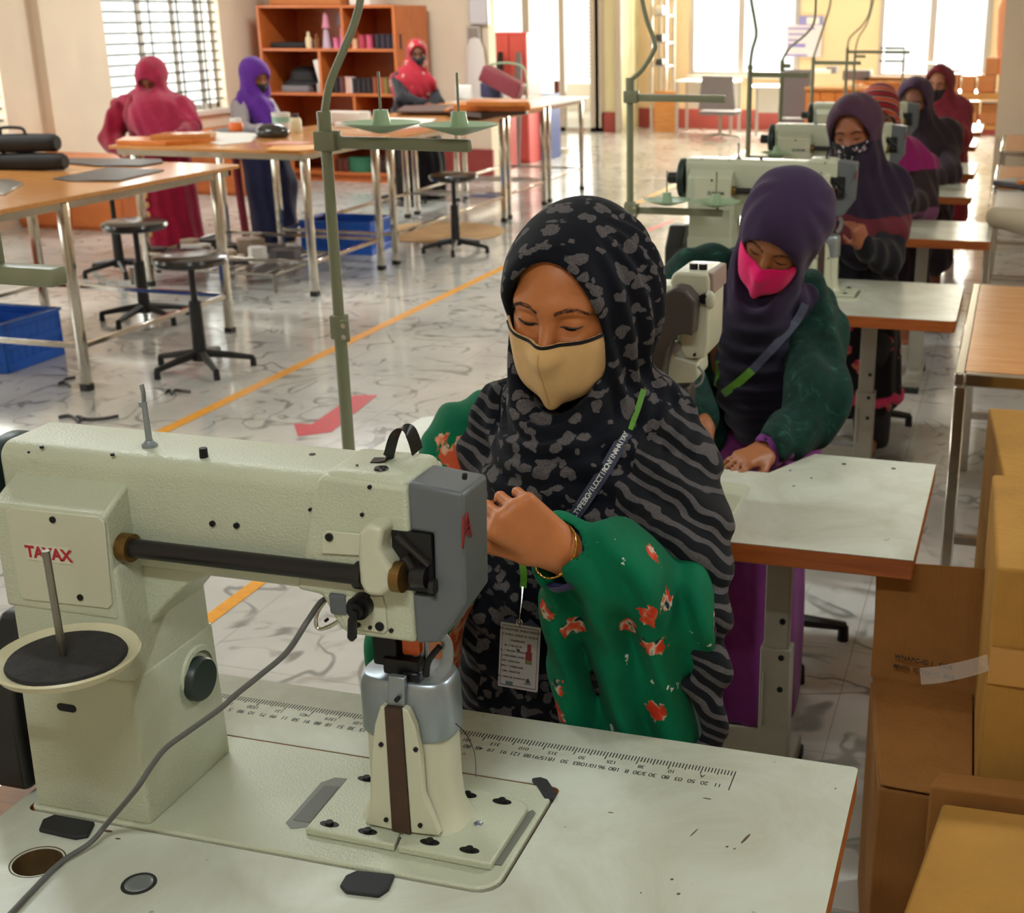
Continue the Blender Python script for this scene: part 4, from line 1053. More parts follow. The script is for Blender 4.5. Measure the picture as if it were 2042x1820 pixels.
# ------------------------------------------------------------------ post-bed sewing machine
def make_post_machine(brand, label, detail=True):
    t = thing('sewing_machine', label, 'sewing machine', (-.86, 1.327, ZS), group='post-bed sewing machines')
    mb = MB(); mb.prism(rrect(BED[0], BED[1], BED[2], BED[3] - .002, [.012, .012, .012, .03], 6), ZS - .03, ZS + .0045)
    mb.build('bed', M_cream, t, bevel=(.003, 2))
    # column: wide foot, slimmer upper part leaning into the arm
    x0, x1, y0, y1 = -1.168, -.994, 1.217, 1.404
    def taper(mb, lo, hi, s, r):
        n0 = len(mb.bm.verts); mb.rbox(lo, hi, r, 3)
        mb.bm.verts.ensure_lookup_table()
        c = ((lo[0] + hi[0]) / 2, (lo[1] + hi[1]) / 2)
        for v in mb.bm.verts[n0:]:
            f = 1 - s * (v.co.z - lo[2]) / (hi[2] - lo[2]); v.co.x = c[0] + (v.co.x - c[0]) * f; v.co.y = c[1] + (v.co.y - c[1]) * f
    mb = MB(); taper(mb, (x0, y0, ZS + .002), (x1, y1, ZS + .208), .035, .006)
    mb.build('column_foot', M_cream, t)
    mb = MB(); taper(mb, (x0 + .006, y0 + .006, ZS + .19), (x1 - .004, y1 - .006, ZS + .36), .015, .008)
    mb.build('column', M_cream, t)
    # gear housing in front of the column, its top sloping up to the arm
    pr = [(1.222, ZS + .29), (1.222, ZS + .425), (1.226, ZS + .428), (1.272, ZS + .452), (1.30, ZS + .455), (1.30, ZS + .29)]
    MB().prism(pr, -1.166, -1.003, 'X').build('gear_housing', M_cream, t, bevel=(.006, 3))
    # arm, rounded along its length, with a slightly lower middle
    yz = rrect(1.270, ZS + .335, 1.392, ZS + .487, [.03, .022, .02, .02], 6)
    mb = MB(); mb.prism(yz, -1.185, -.70, 'X'); arm = mb.build('arm', M_cream, t, bevel=(.005, 3), smooth=50)
    # gusset where the arm meets the column
    MB().prism([(-1.01, ZS + .25), (-1.01, ZS + .345), (-.90, ZS + .345), (-.935, ZS + .325), (-.97, ZS + .295)], 1.274, 1.385, 'Y').build('gusset', M_cream, t, bevel=(.004, 2))
    # head: outline read on the front plane
    Yh = 1.252
    def xz(px, py, Y=Yh): q = atY(px, py, Y); return (q.x, q.z)
    hp = [xz(628, 962), xz(641, 948), xz(812, 972), xz(829, 1284), xz(694, 1266), xz(676, 1252), xz(640, 1188), xz(590, 1176), xz(600, 1120)]
    MB().prism(hp, Yh, 1.352, 'Y').build('head', M_cream, t, bevel=(.006, 3))
    zt_ = max(p[1] for p in hp)
    # rounded head top
    hx0, hx1 = hp[1][0], hp[2][0]
    MB().rbox((hx0 - .002, Yh + .002, zt_ - .03), (hx1, 1.350, zt_ + .006), .014, 4).build('head_top', M_cream, t)
    # grey face cover
    cp = [xz(811, 962), xz(922, 985), xz(926, 1205), xz(873, 1284), xz(829, 1285), xz(820, 1184), xz(866, 1192), xz(862, 1066), xz(815, 1060)]
    mb = MB(); mb.prism(cp, Yh + .001, 1.322, 'Y')
    for v in mb.bm.verts:
        if v.co.y > 1.3 and v.co.x > -.57: v.co.x += .002
    mb.build('face_cover', M_grey, t, bevel=(.005, 3))
    a = xz(781, 1056); b = xz(866, 1182)
    MB().box((a[0], Yh - .0015, b[1]), (b[0] + .0, Yh + .02, a[1])).build('mechanism_opening', plain('opening_shade', (8, 8, 9), .6) if 'opening_shade' not in MATS else MATS['opening_shade'], t, smooth=None)  # near-black block put in place of the shade inside the opening
    q = atY(842, 1130, Yh - .004)
    mb = MB().cyl((q.x - .012, Yh - .004, q.z - .012), (q.x + .006, Yh - .004, q.z - .012), .013, n=18).cyl((q.x - .022, Yh - .004, q.z + .01), (q.x - .012, Yh - .004, q.z - .004), .007, n=10).cyl((q.x + .010, Yh - .005, q.z - .022), (q.x + .016, Yh - .005, q.z - .022), .009, n=14)
    mb.cyl((q.x - .03, Yh - .003, q.z + .035), (q.x + .008, Yh - .003, q.z + .002), .005, n=8)
    mb.build('crank_mechanism', M_shaft, t)
    # feed shaft along the front of the arm
    A = atY(252, 1091, 1.247); A.x = -.986; B = atY(722, 1147, 1.247)
    MB().cyl(A - Vector((.012, 0, 0)), B, .0118, n=20).build('feed_shaft', M_shaft, t)
    MB().cyl(A + Vector((-.018, .0, 0)), A + Vector((-.002, .0, 0)), .0175, n=24).build('brass_bush', M_brass, t)
    MB().cyl(B - Vector((.006, 0, 0)), B + Vector((.004, 0, 0)), .0165, n=20).build('shaft_collar', M_shaft, t)
    c = atY(756, 1140, 1.236)
    lug = [(c.x - .017, c.z + .05), (c.x - .005, c.z + .062), (c.x + .014, c.z + .058), (c.x + .008, c.z + .03), (c.x + .02, c.z + .012), (c.x + .022, c.z - .012), (c.x + .006, c.z - .026), (c.x - .014, c.z - .026), (c.x - .02, c.z - .012), (c.x - .02, c.z + .02)]
    MB().prism(lug, 1.224, 1.262, 'Y').build('shaft_bracket', M_creams, t, bevel=(.006, 3))
    MB().cyl((c.x + .018, 1.238, c.z - .004), (c.x + .03, 1.238, c.z - .004), .018, n=22).build('bracket_bush', M_brass, t)
    # needle plate lever knob
    k = atY(716, 1211, 1.24)
    MB().cyl((k.x, 1.252, k.z), (k.x, 1.236, k.z), .0145, n=26).cyl((k.x, 1.236, k.z), (k.x, 1.228, k.z), .010, n=20).build('lever_knob', M_screw, t)
    k2 = atY(701, 1276, 1.226)
    MB().tube([(k.x + .002, 1.228, k.z + .002), (k.x - .002, 1.226, (k.z + k2.z) / 2 + .008), (k2.x + .001, 1.226, k2.z + .004), (k2.x, 1.226, k2.z)], [.004, .0055, .0058, .003], n=10).build('lever', M_screw, t)
    # two sheet plates on the head
    def plate(name, pix, Y0, Y1):
        MB().prism([xz(x, y, Y0) for x, y in pix], Y0, Y1, 'Y').build(name, M_creams, t, bevel=(.0012, 2))
    plate('slide_plate', [(642, 1066), (648, 1058), (730, 1066), (742, 1080), (746, 1110), (640, 1104)], Yh - .0035, Yh)
    plate('tension_plate', [(676, 1190), (762, 1190), (768, 1212), (772, 1258), (764, 1264), (688, 1250), (680, 1226)], Yh - .003, Yh)
    q = atY(673, 1200, Yh - .004); MB().rbox((q.x - .011, Yh - .005, q.z - .017), (q.x + .011, Yh, q.z + .010), .003, 2).build('catch', M_grey, t)
    # bent wire guard on the far side of the head
    w = [atY(x, y, 1.33) for x, y in ((648, 1198), (632, 1222), (630, 1246), (640, 1254), (662, 1246), (684, 1232))]
    MB().tube(catmull(w, 4), .0028, n=8).build('wire_guard', M_steel, t)
    # screws
    for px, py, Y, r in ((105, 1036, 1.219, .0042), (160, 1191, 1.219, .0042), (423, 1044, 1.268, .0036), (471, 1048, 1.268, .0036), (618, 1016, 1.268, .002), (634, 1019, 1.268, .002),
                         (737, 971, Yh - .001, .0024), (722, 1026, Yh - .001, .0024), (656, 1071, Yh - .005, .0048), (650, 1237, Yh - .001, .002), (714, 1246, Yh - .004, .003), (738, 1251, Yh - .004, .0024), (757, 1249, Yh - .004, .0055), (780, 1257, Yh - .001, .0028)):
        q = atY(px, py, Y); MB().cyl((q.x, Y + .004, q.z), (q.x, Y - .0012, q.z), r, n=14).build('screw', M_screw, t)
    for px, py, r in ((83, 890, .0026), (224, 905, .0026), (57, 900, .0016)):
        q = atZ(px, py, ZS + .487); MB().cyl((q.x, q.y, ZS + .485), (q.x, q.y, ZS + .4876), r, n=12).build('oil_hole', M_screw, t)
    q = atZ(623, 906, ZS + .487); MB().cyl((q.x, q.y, ZS + .48), (q.x, q.y, ZS + .4878), .004, n=14).build('oil_hole', M_screw, t)
    q = atZ(760, 934, zt_ + .007); MB().lathe([(0, .0005), (.0022, .0005), (.0024, .002), (.0075, .0015), (.0085, 0)], c=q, n=20).build('oil_cap', M_screw, t)
    q = atZ(712, 928, zt_ + .007); MB().cyl(q, q + Vector((0, 0, .001)), .0018, n=10).build('oil_hole', M_screw, t)
    # bent strap handle
    P = [(742, 918), (770, 916), (776, 905), (786, 870), (800, 854), (816, 858), (826, 878), (832, 900)]
    pts = [atY(x, y, 1.30 + .004 * i) for i, (x, y) in enumerate(P)]
    MB().tube(catmull(pts, 4), .01, n=4, flat=(.0095, .0009, (.25, 1, 0))).build('lifting_strap', M_screw, t)
    # thread post on the arm and small pin
    base = atZ(299, 890, ZS + .487)
    top = atY(282, 766, base.y)
    MB().lathe([(0, 0), (.0095, 0), (.0095, .004), (.007, .006), (.0055, .008), (.0045, .008)], c=base, n=18).build('thread_post_nut', M_chrome, t)
    tp = base.lerp(top, .72)
    MB().cyl(base, tp, .0042, .0034, n=14).cyl(tp - Vector((.002, 0, .006)), tp + Vector((-.003, 0, .0)), .0042, n=10).tube(catmull([tp, base.lerp(top, .86) + Vector((.001, 0, 0)), top], 4), .003, n=8, flat=(.0042, .0012, (0, 1, 0))).build('thread_post', M_chrome, t)
    q = atZ(408, 922, ZS + .48); MB().cyl((q.x, q.y, ZS + .476), (q.x, q.y, ZS + .4985), .0056, .005, n=14).build('thread_pin', M_screw, t)
    # name plate panel with lettering
    pan = [xz(x, y, 1.2185) for x, y in ((10, 1020), (20, 1013), (196, 1032), (206, 1042), (222, 1206), (214, 1214), (48, 1196), (38, 1188))]
    MB().prism(pan, 1.2195, 1.2225, 'Y').build('front_panel', M_creams, t, bevel=(.001, 2))
    if brand == 'TAYAX':
        c0 = atY(97, 1104, 1.2188); MB().box((c0.x - .031, 1.2186, c0.z - .011), (c0.x + .031, 1.2192, c0.z + .011)).move(Matrix.Identity(4)).build('brand_label', M_paper if False else plain('brand_label_cream', (206, 204, 184), .4), t, smooth=None)
        texts('brand_lettering', [('TAYAX', .0205, frame_mat((c0.x, 1.2183, c0.z - .0005), (1, 0, .0), (0, 0, 1)), 0.0009, .98)], M_redink, t)
        Mx = frame_mat((-.5375, 1.262, 1.196), (0, 1, 0), (0, 0, 1))
    else:
        c0 = atY(130, 1110, 1.2183); texts('brand_lettering', [('ZUFRDM', .016, frame_mat((c0.x + .005, 1.2183, c0.z - .0), (1, 0, 0), (0, 0, 1)), .0003, 1.0)], M_darkink, t)
    # red mark on the narrow end of the face cover
    ex = max(p[0] for p in cp) + .0012
    q = atX(930, 1055, ex)
    mb = MB(); pts = [(q.y - .013, q.z - .018), (q.y + .013, q.z - .014), (q.y + .004, q.z + .018), (q.y - .006, q.z + .018)]
    for a, b in ((0, 2), (1, 2), (0, 3)): mb.tube([(ex, *pts[a]), (ex, *pts[b])], .0016, n=4)
    mb.tube([(ex, q.y - .009, q.z - .006), (ex, q.y + .009, q.z - .004)], .0014, n=4).tube([(ex, q.y - .006, q.z + .0), (ex, q.y + .007, q.z + .004)], .0012, n=4)
    mb.build('red_mark', plain('dull_red_mark', (122, 30, 34), .5) if 'dull_red_mark' not in MATS else MATS['dull_red_mark'], t)
    q = atX(926, 952, ex); MB().cyl((ex - .003, q.y + .004, q.z), (ex + .0005, q.y + .004, q.z), .004, n=12).build('screw', M_screw, t)
    # big round button on the column side, slot on its front
    q = atX(392, 1352, x1 - .001)
    MB().lathe([(0, .015), (.0275, .015), (.030, .012), (.030, 0)], c=(x1 - .003, q.y, q.z), n=32, axis='X').build('round_button', plain('dark_green_plastic', (34, 48, 44), .4) if 'dark_green_plastic' not in MATS else MATS['dark_green_plastic'], t)
    MB().lathe([(.040, 0), (.036, .006), (.03, .007)], c=(x1 - .0055, q.y + .006, q.z + .006), n=32, axis='X').build('button_rim', M_cream, t)
    q = atY(133, 1411, y0 + .002)
    MB().prism(rrect(q.x - .014, q.z - .0052, q.x + .014, q.z + .0052, .005, 5), y0 + .003, y0 + .0012, 'Y').build('slot', M_screw, t, smooth=None)
    # hand wheel and belt guard
    MB().lathe([(0, 0), (.03, 0), (.036, -.004), (.07, -.006), (.074, -.012), (.074, -.026), (.068, -.03), (0, -.03)], c=(-1.187, 1.32, ZS + .41), n=40, axis='X').build('hand_wheel', MATS['dark_green_plastic'], t)
    MB().lathe([(0, 0), (.022, 0), (.022, -.045), (0, -.045)], c=(-1.217, 1.32, ZS + .41), n=20, axis='X').build('wheel_knob', M_black, t)
    MB().prism([(1.23, ZS + .01), (1.23, ZS + .16), (1.30, ZS + .235), (1.37, ZS + .235), (1.41, ZS + .10), (1.41, ZS + .01)], -1.255, -1.19, 'X').build('belt_guard', M_black, t, bevel=(.008, 2))
    # post with chrome cap
    pc = (-.668, 1.325)
    mb = MB()
    zz = [(.0, 1.32), (.004, 1.28), (.012, 1.16), (.028, 1.04), (.06, .99), (.14, .975), (.165, .97)]
    rings = []
    def oval(sx_, sy_, z, n=40, ex_=3.2):
        out = []
        for i in range(n):
            a = 2 * PI * i / n; c, s = math.cos(a), math.sin(a)
            out.append(Vector((pc[0] + sx_ * math.copysign(abs(c) ** (2 / ex_), c), pc[1] + sy_ * math.copysign(abs(s) ** (2 / ex_), s), z)))
        return out
    def loft(mb, rings, cap0=True, cap1=True):
        V = [[mb.bm.verts.new(p) for p in r] for r in rings]
        n = len(V[0])
        for A, B in zip(V, V[1:]):
            for j in range(n): mb.bm.faces.new((A[j], A[(j + 1) % n], B[(j + 1) % n], B[j]))
        if cap0: mb.bm.faces.new(V[0][::-1])
        if cap1: mb.bm.faces.new(V[-1])
        return mb
    loft(mb, [oval(.058 * s, .037 * s, ZS + .008 + z) for z, s in zz]).build('post', M_creams, t, smooth=60)
    capz = [(.142, 1.04), (.145, 1.07), (.205, 1.055), (.214, 1.03), (.2195, .985), (.221, .93)]
    mb = loft(MB(), [oval(.058 * s, .037 * s, ZS + z) for z, s in capz]); mb.build('post_cap', M_chrome, t, smooth=60)
    yf = pc[1] - .0405
    zf = lambda z: ZS + z
    qx = lambda px, py: atY(px, py, yf - .003)
    # dark strip and the two cream cheeks on its front
    st = [qx(773, 1404), qx(806, 1408), qx(824, 1655), qx(788, 1648)]
    MB().prism([(p.x, p.z) for p in st], yf - .012, yf + .004, 'Y').build('felt_strip', M_brown, t, smooth=None)
    MB().prism([(p.x, p.z) for p in (qx(776, 1345), qx(808, 1350), qx(808, 1408), qx(774, 1404))], yf - .006, yf + .003, 'Y').build('hook_plate', M_chrome, t, bevel=(.0015, 2))
    l1 = [qx(x, y) for x, y in ((764, 1402), (772, 1404), (788, 1648), (732, 1636), (744, 1610), (746, 1500), (752, 1440))]
    MB().prism([(p.x, p.z) for p in l1], yf - .010, yf + .002, 'Y').build('cheek_plate', M_creams, t, bevel=(.0015, 2))
    l2 = [qx(x, y) for x, y in ((806, 1406), (818, 1412), (832, 1446), (842, 1500), (848, 1580), (880, 1660), (824, 1654))]
    MB().prism([(p.x, p.z) for p in l2], yf - .010, yf + .002, 'Y').build('cheek_plate', M_creams, t, bevel=(.0015, 2))
    for px, py in ((791, 1395), (760, 1484), (829, 1494), (770, 1634), (838, 1645)):
        q = atY(px, py, yf - .011); MB().cyl((q.x, yf + .0, q.z), (q.x, yf - .0125, q.z), .0030, n=12).build('screw', M_screw, t)
    # base plates with slotted screws
    def zpoly(pix, z): return [(p.x, p.y) for p in (atZ(x, y, z) for x, y in pix)]
    zb = ZS + .0155
    MB().prism(zpoly([(608, 1650), (706, 1542), (800, 1556), (806, 1640), (786, 1684)], zb), ZS + .0046, zb).build('base_plate', M_cream, t, bevel=(.0025, 2))
    MB().prism(zpoly([(792, 1686), (812, 1640), (880, 1550), (1042, 1596), (1052, 1606), (1046, 1618), (978, 1722)], zb), ZS + .0046, zb).build('base_plate', M_cream, t, bevel=(.0025, 2))
    for px, py in ((657, 1643), (733, 1658), (731, 1553), (857, 1679), (936, 1695), (1001, 1598), (932, 1585)):
        q = atZ(px, py, zb); s = MB().prism([(q.x + .0105 * math.cos(a) * (1.25 if abs(math.cos(a)) > .5 else 1), q.y + .0062 * math.sin(a)) for a in [2 * PI * i / 24 for i in range(24)]], zb, zb + .0006).build('screw_slot', M_screw, t, smooth=None)
        MB().cyl((q.x, q.y, zb), (q.x, q.y, zb + .0042), .0056, .0048, n=14).build('screw', M_screw, s)
    q = atZ(954, 1642, zb); MB().lathe([(0, .0006), (.003, .0006), (.0052, .0014), (.0062, 0)], c=q, n=18).build('set_screw', M_chrome, t)
    # open tray at the end of the plates and side channel
    MB().prism(zpoly([(570, 1640), (640, 1560), (668, 1550), (692, 1552), (612, 1648), (580, 1652)], ZS + .005), ZS + .0035, ZS + .0052).build('tray_recess', plain('recess_grey', (112, 114, 104), .45) if 'recess_grey' not in MATS else MATS['recess_grey'], t, smooth=None)
    MB().prism(zpoly([(584, 1634), (646, 1566), (676, 1568), (618, 1640)], ZS + .0055), ZS + .0040, ZS + .0057).build('tray_floor', plain('recess_dark', (84, 86, 78), .45) if 'recess_dark' not in MATS else MATS['recess_dark'], t, smooth=None)
    MB().prism(zpoly([(1046, 1622), (1062, 1614), (1068, 1620), (1000, 1724), (984, 1722)], ZS + .006), ZS + .0042, ZS + .0062).build('side_channel', MATS['recess_grey'], t, smooth=None)
    # needle bar, foot and hook guard between head and post
    nb = atY(832, 1300, 1.315)
    zc = ZS + .222
    MB().cyl((-.652, 1.312, zc + .012), (-.652, 1.312, ZS + .30), .0038, n=12).cyl((-.640, 1.318, zc + .02), (-.640, 1.318, ZS + .30), .0034, n=12).build('needle_bar', M_chrome, t)
    MB().rbox((-.705, 1.30, zc + .012), (-.672, 1.33, zc + .066), .004, 2).rbox((-.690, 1.296, zc + .004), (-.642, 1.326, zc + .026), .003, 2).rbox((-.662, 1.292, zc - .001), (-.640, 1.312, zc + .012), .002, 1).build('presser_foot', M_screw, t)
    MB().tube(catmull([(-.634, 1.30, zc + .008), (-.628, 1.295, zc + .03), (-.612, 1.295, zc + .052)], 4), .0042, n=8).build('foot_lever', M_screw, t)
    MB().tube(catmull([(-.618, 1.30, zc + .012), (-.606, 1.30, zc + .028), (-.604, 1.30, zc + .055), (-.614, 1.30, zc + .066)], 4), .004, n=6, flat=(.008, .002, (1, 0, .4))).build('roller_guide', M_chrome, t)
    MB().rbox((-.668, 1.306, zc + .028), (-.646, 1.322, zc + .056), .003, 2).build('orange_clip', plain('orange_plastic_clip', (206, 92, 34), .4) if 'orange_plastic_clip' not in MATS else MATS['orange_plastic_clip'], t)
    return t
SM1 = make_post_machine('TAYAX', 'nearest cream post-bed sewing machine with red lettering and a grey face cover')
# loose end of thread hanging from the post
pts = [atY(908, 1442, 1.31), atY(928, 1462, 1.31), atY(946, 1500, 1.33), atZ(949, 1548, ZS + .006)]
o = MB().tube(catmull(pts, 6), .0006, n=5).build('thread', M_screw); orient(o, 'fine dark thread hanging from the post of the nearest sewing machine', 'thread')
SM3 = make_post_machine('ZUFRDM', 'cream sewing machine right behind the dark purple headscarf, name on its column')
SM3.location = (-.86 + .012, 1.327 + 3.545, ZS)
for dx, y, lab in ((.045, 5.24, 'cream sewing machine between the flowered black mask and the magenta sleeve'), (-.02, 6.93, 'cream sewing machine just behind the red striped headscarf')):
    dup(SM3, (-.86 + dx, 1.327 + y, ZS), 0, lab)

# second machine: seen at its head end, with a dark belt cover
t = thing('sewing_machine', 'sewing machine with a dark brown cover between the two front women', 'sewing machine', (-.72, 2.6, ZS))
Y2 = 2.60
def q2(px, py, Y=Y2): p = atY(px, py, Y); return (p.x, p.z)
MB().prism(rrect(-.98, 2.50, -.50, 2.70, .02, 4), ZS - .02, ZS + .005).build('bed', M_cream, t, bevel=(.003, 2))
MB().rbox((-.95, 2.57, ZS), (-.85, 2.68, ZS + .40), .012, 3).build('column', M_cream, t)
ar = [q2(x, y) for x, y in ((1180, 572), (1330, 566), (1395, 568), (1402, 600), (1340, 640), (1180, 640))]
MB().prism([(-.95, ar[0][1]), *[p for p in ar[1:5]], (-.95, ar[4][1])], 2.57, 2.665, 'Y').build('arm', M_cream, t, bevel=(.012, 3))
hd = [q2(x, y, 2.56) for x, y in ((1336, 566), (1338, 550), (1348, 542), (1412, 545), (1416, 560), (1412, 690), (1404, 716), (1366, 716), (1350, 690), (1352, 600))]
MB().prism(hd, 2.56, 2.70, 'Y').build('head', M_creams, t, bevel=(.008, 3))
MB().prism([q2(x, y, 2.55) for x, y in ((1408, 546), (1420, 548), (1420, 590), (1408, 580))], 2.565, 2.69, 'Y').build('end_cover', plain('rose_grey', (150, 128, 118), .5), t, bevel=(.003, 2))
cv = [q2(x, y, 2.53) for x, y in ((1316, 605), (1334, 578), (1352, 568), (1372, 572), (1390, 592), (1392, 600), (1386, 666), (1376, 660), (1352, 664), (1338, 690), (1330, 730), (1326, 768), (1296, 770), (1296, 640))]
MB().prism(cv, 2.50, 2.556, 'Y').build('belt_cover', plain('dark_brown_cover', (58, 50, 46), .5, 0, .08, 12), t, bevel=(.006, 3))
bl = [q2(x, y, 2.56) for x, y in ((1332, 694), (1350, 712), (1390, 724), (1392, 752), (1380, 766), (1330, 766))]
MB().prism(bl, 2.565, 2.66, 'Y').build('lower_housing', M_creams, t, bevel=(.006, 3))
lw = [q2(x, y, 2.60) for x, y in ((1330, 766), (1380, 766), (1376, 900), (1330, 900))]
MB().prism(lw, 2.575, 2.64, 'Y').build('post', plain('post_dark', (60, 52, 50), .5), t, bevel=(.006, 2))
for nm, px, py, r in (('side_knob', 1403, 596, .010), ('thumb_screw', 1346, 692, .012)):
    q = atY(px, py, 2.548); MB().cyl((q.x, 2.56, q.z), (q.x, 2.545, q.z), r, n=16).build(nm, M_screw if nm == 'side_knob' else M_chrome, t)
q = atY(1416, 598, 2.55); MB().sphere((q.x, 2.55, q.z), .016, (.7, .5, 1.2), 14).build('release_tab', M_creams, t)
for px in (1376, 1396): q = atZ(px, 541, hd[2][1] + .001); MB().cyl((q.x, 2.6, hd[2][1] - .003), (q.x, 2.6, hd[2][1] + .012), .009, n=14).build('top_knob', M_screw, t)
MB().tube(catmull([atY(x, y, 2.55) for x, y in ((1392, 730), (1402, 744), (1398, 762), (1386, 770))], 4), .003, n=8).build('thread_hook', M_chrome, t)
q = atY(1385, 707, 2.555); MB().cyl((q.x, 2.565, q.z), (q.x, 2.552, q.z), .003, n=10).build('screw', M_screw, t)

# ------------------------------------------------------------------ thread stands
def dish(parent, c, r, name='thread_dish', felt=False):
    d = MB().lathe([(0, .0), (.012, 0), (r * .5, .008), (r, .020), (r * 1.0, .0225), (r * .5, .011), (.012, .004), (0, .004)], c=c, n=40).build(name, M_greenl, parent)
    if felt: MB().lathe([(0, .016), (r * .80, .022), (r * .82, .019), (r * .7, .012)], c=c, n=40).build('felt_pad', M_felt, d)
    else: MB().lathe([(.022, .004), (.015, .048), (0, .048)], c=c, n=16).build('cone_holder', M_greenl, d)
    MB().cyl(c + Vector((0, 0, .01)), c + Vector((0, 0, .125)), .0028, n=10).build('spool_pin', M_green if not felt else M_chrome, d)
    return d
def make_stand(pole, zt_pole, zbars, bar_len, dish_bar, label, cable_pts, cable_r=.008):
    t = thing('thread_stand', label, 'thread stand', (pole[0], pole[1], ZS), group='thread stands on the sewing tables')
    x, y = pole
    MB().cyl((x, y, ZS), (x, y, zt_pole - .02), .0125, n=16).cyl((x, y, ZS), (x, y, ZS + (zt_pole - ZS) * .42), .0145, n=16).build('pole', M_green, t)
    MB().cyl((x, y, zt_pole - .06), (x, y, zt_pole + .02), .0155, n=16).build('top_socket', M_green, t)
    zc_ = ZS + (zt_pole - ZS) * .42
    MB().rbox((x - .017, y - .017, zc_ - .028), (x + .017, y + .017, zc_ + .028), .005, 2).rbox((x + .012, y - .024, zc_ - .03), (x + .032, y - .012, zc_ + .02), .003, 2).build('clamp', M_green, t)
    for dz in (-.018, .008): MB().cyl((x + .022, y - .025, zc_ + dz), (x + .022, y - .0225, zc_ + dz), .006, n=12).build('bolt', M_steel, t)
    MB().lathe([(0, 0), (.035, 0), (.035, .008), (.018, .014), (0, .014)], c=(x, y, ZS + .0003), n=20).build('flange', M_green, t)
    for z in zbars:
        MB().rbox((x - .020, y - .020, z - .024), (x + .030, y + .020, z + .018), .004, 2).build('bar_clamp', M_green, t)
        MB().rbox((x + .028, y - .011, z - .018), (x + bar_len, y + .011, z + .007), .003, 2).build('bar', M_green, t)
    for f in (.40, .93):
        dish(t, Vector((x + bar_len * f, y, dish_bar + .008)), .088 if bar_len > .34 else .082)
    if cable_pts: MB().tube(catmull(cable_pts, 8), cable_r, n=10).build('cable_conduit', M_green, t)
    return t
p2 = (-1.432, 2.6)
make_stand(p2, 1.535, (1.497,), .335, 1.505, 'olive thread stand in front of the cutting tables, two dishes on its top bar', [(p2[0], p2[1], 1.54), tuple(atY(657, 170, 2.6)), tuple(atY(685, 100, 2.62)), tuple(atY(707, 45, 2.64)), tuple(atY(722, -20, 2.66)), tuple(atY(730, -120, 2.7))], .0085)
p3 = (-1.338, 4.64)
make_stand(p3, 1.52, (1.478, 1.082), .345, 1.088, 'thread stand with a plain upper bar behind the leopard print headscarf', [(p3[0], p3[1], 1.53), tuple(atY(1280, 140, 4.64)), tuple(atY(1302, 105, 4.64)), tuple(atY(1306, 85, 4.64)), tuple(atY(1290, 40, 4.64)), tuple(atY(1279, -10, 4.64)), tuple(atY(1275, -70, 4.64))], .008)
def far_stand(px, pytop, Y, bars, barlen, cpts, label):
    q = atY(px, pytop, Y); x = q.x; zt_ = q.z
    t = thing('thread_stand', label, 'thread stand', (x, Y, ZS), group='thread stands on the sewing tables')
    MB().cyl((x, Y, ZS), (x, Y, zt_), .0125, n=12).build('pole', M_green, t)
    for z in bars: MB().box((x + .01, Y - .012, zt_ - z - .024), (x + barlen, Y + .012, zt_ - z)).build('bar', M_green, t, smooth=None)
    for f in (.5,): dish(t, Vector((x + barlen * f, Y, zt_ - .42)), .075)
    MB().box((x + .01, Y - .012, zt_ - .436), (x + barlen * .6, Y + .012, zt_ - .414)).build('bar', M_green, t, smooth=None)
    MB().tube(catmull([q] + [atY(a, b, Y) for a, b in cpts], 8), .0075, n=8).build('cable_conduit', M_green, t)
    return t
far_stand(1496, 130, 6.36, (.03,), .28, [(1500, 100), (1508, 70), (1505, 40), (1498, 0), (1492, -60)], 'thread stand with a plain bar in front of the first far window')
far_stand(1560, 120, 8.0, (.02,), .05, [(1575, 95), (1605, 70), (1623, 45), (1627, 0), (1628, -50)], 'thin thread stand pole in front of the grey office chair')
far_stand(1622, 115, 9.2, (.02,), .32, [(1630, 90), (1645, 45), (1655, 10), (1660, -40)], 'thread stand with a bar in front of the orange wooden counter')
far_stand(1690, 95, 11.15, (.02,), .5, [(1695, 75), (1720, 50), (1735, 20), (1740, -40)], 'thread stand with a bar reaching across the second far window')
far_stand(1705, 105, 12.6, (.02, ), .1, [(1712, 75), (1730, 45), (1742, 0), (1746, -40)], 'thin thread stand pole close beside the one with the long bar')
q = atY(1755, 96, 12.6); r_ = atY(1802, 122, 12.6)
t = thing('guide_frame', 'rectangular wire frame in front of the second far window', 'wire frame', (r_.x, 12.6, .76))
MB().tube([(q.x, 12.6, q.z), (r_.x, 12.6, q.z), (r_.x, 12.6, r_.z), (r_.x, 12.6, .76)], .012, n=8).tube([(q.x, 12.6, r_.z), (r_.x, 12.6, r_.z)], .011, n=8).build('frame', M_steel_d, t)
# stand of the first table: only its lower dish and the end of its upper bar reach into view
D1 = Vector((-.995, 1.118, 1.035))
t = thing('thread_stand', 'nearest thread stand with a black felt pad in its cream dish', 'thread stand', (-1.42, 1.118, 0), group='thread stands on the sewing tables')
MB().cyl((-1.42, 1.118, 0), (-1.42, 1.118, 1.50), .013, n=16).build('pole', M_green, t)
MB().lathe([(0, 0), (.11, 0), (.11, .012), (.03, .03), (0, .03)], c=(-1.42, 1.118, 0), n=24).build('base', M_green, t)
MB().cyl((-1.42, 1.118, 1.012), (-1.02, 1.118, 1.012), .006, n=12).build('bar', M_green, t)
d = MB().lathe([(0, .0), (.02, -.012), (.05, .006), (.074, .012), (.079, .019), (.081, .022), (.079, .0245), (.073, .019), (.05, .012), (0, .010)], c=D1, n=48).build('thread_dish', plain('cream_plastic_dish', (204, 198, 164), .4), t)
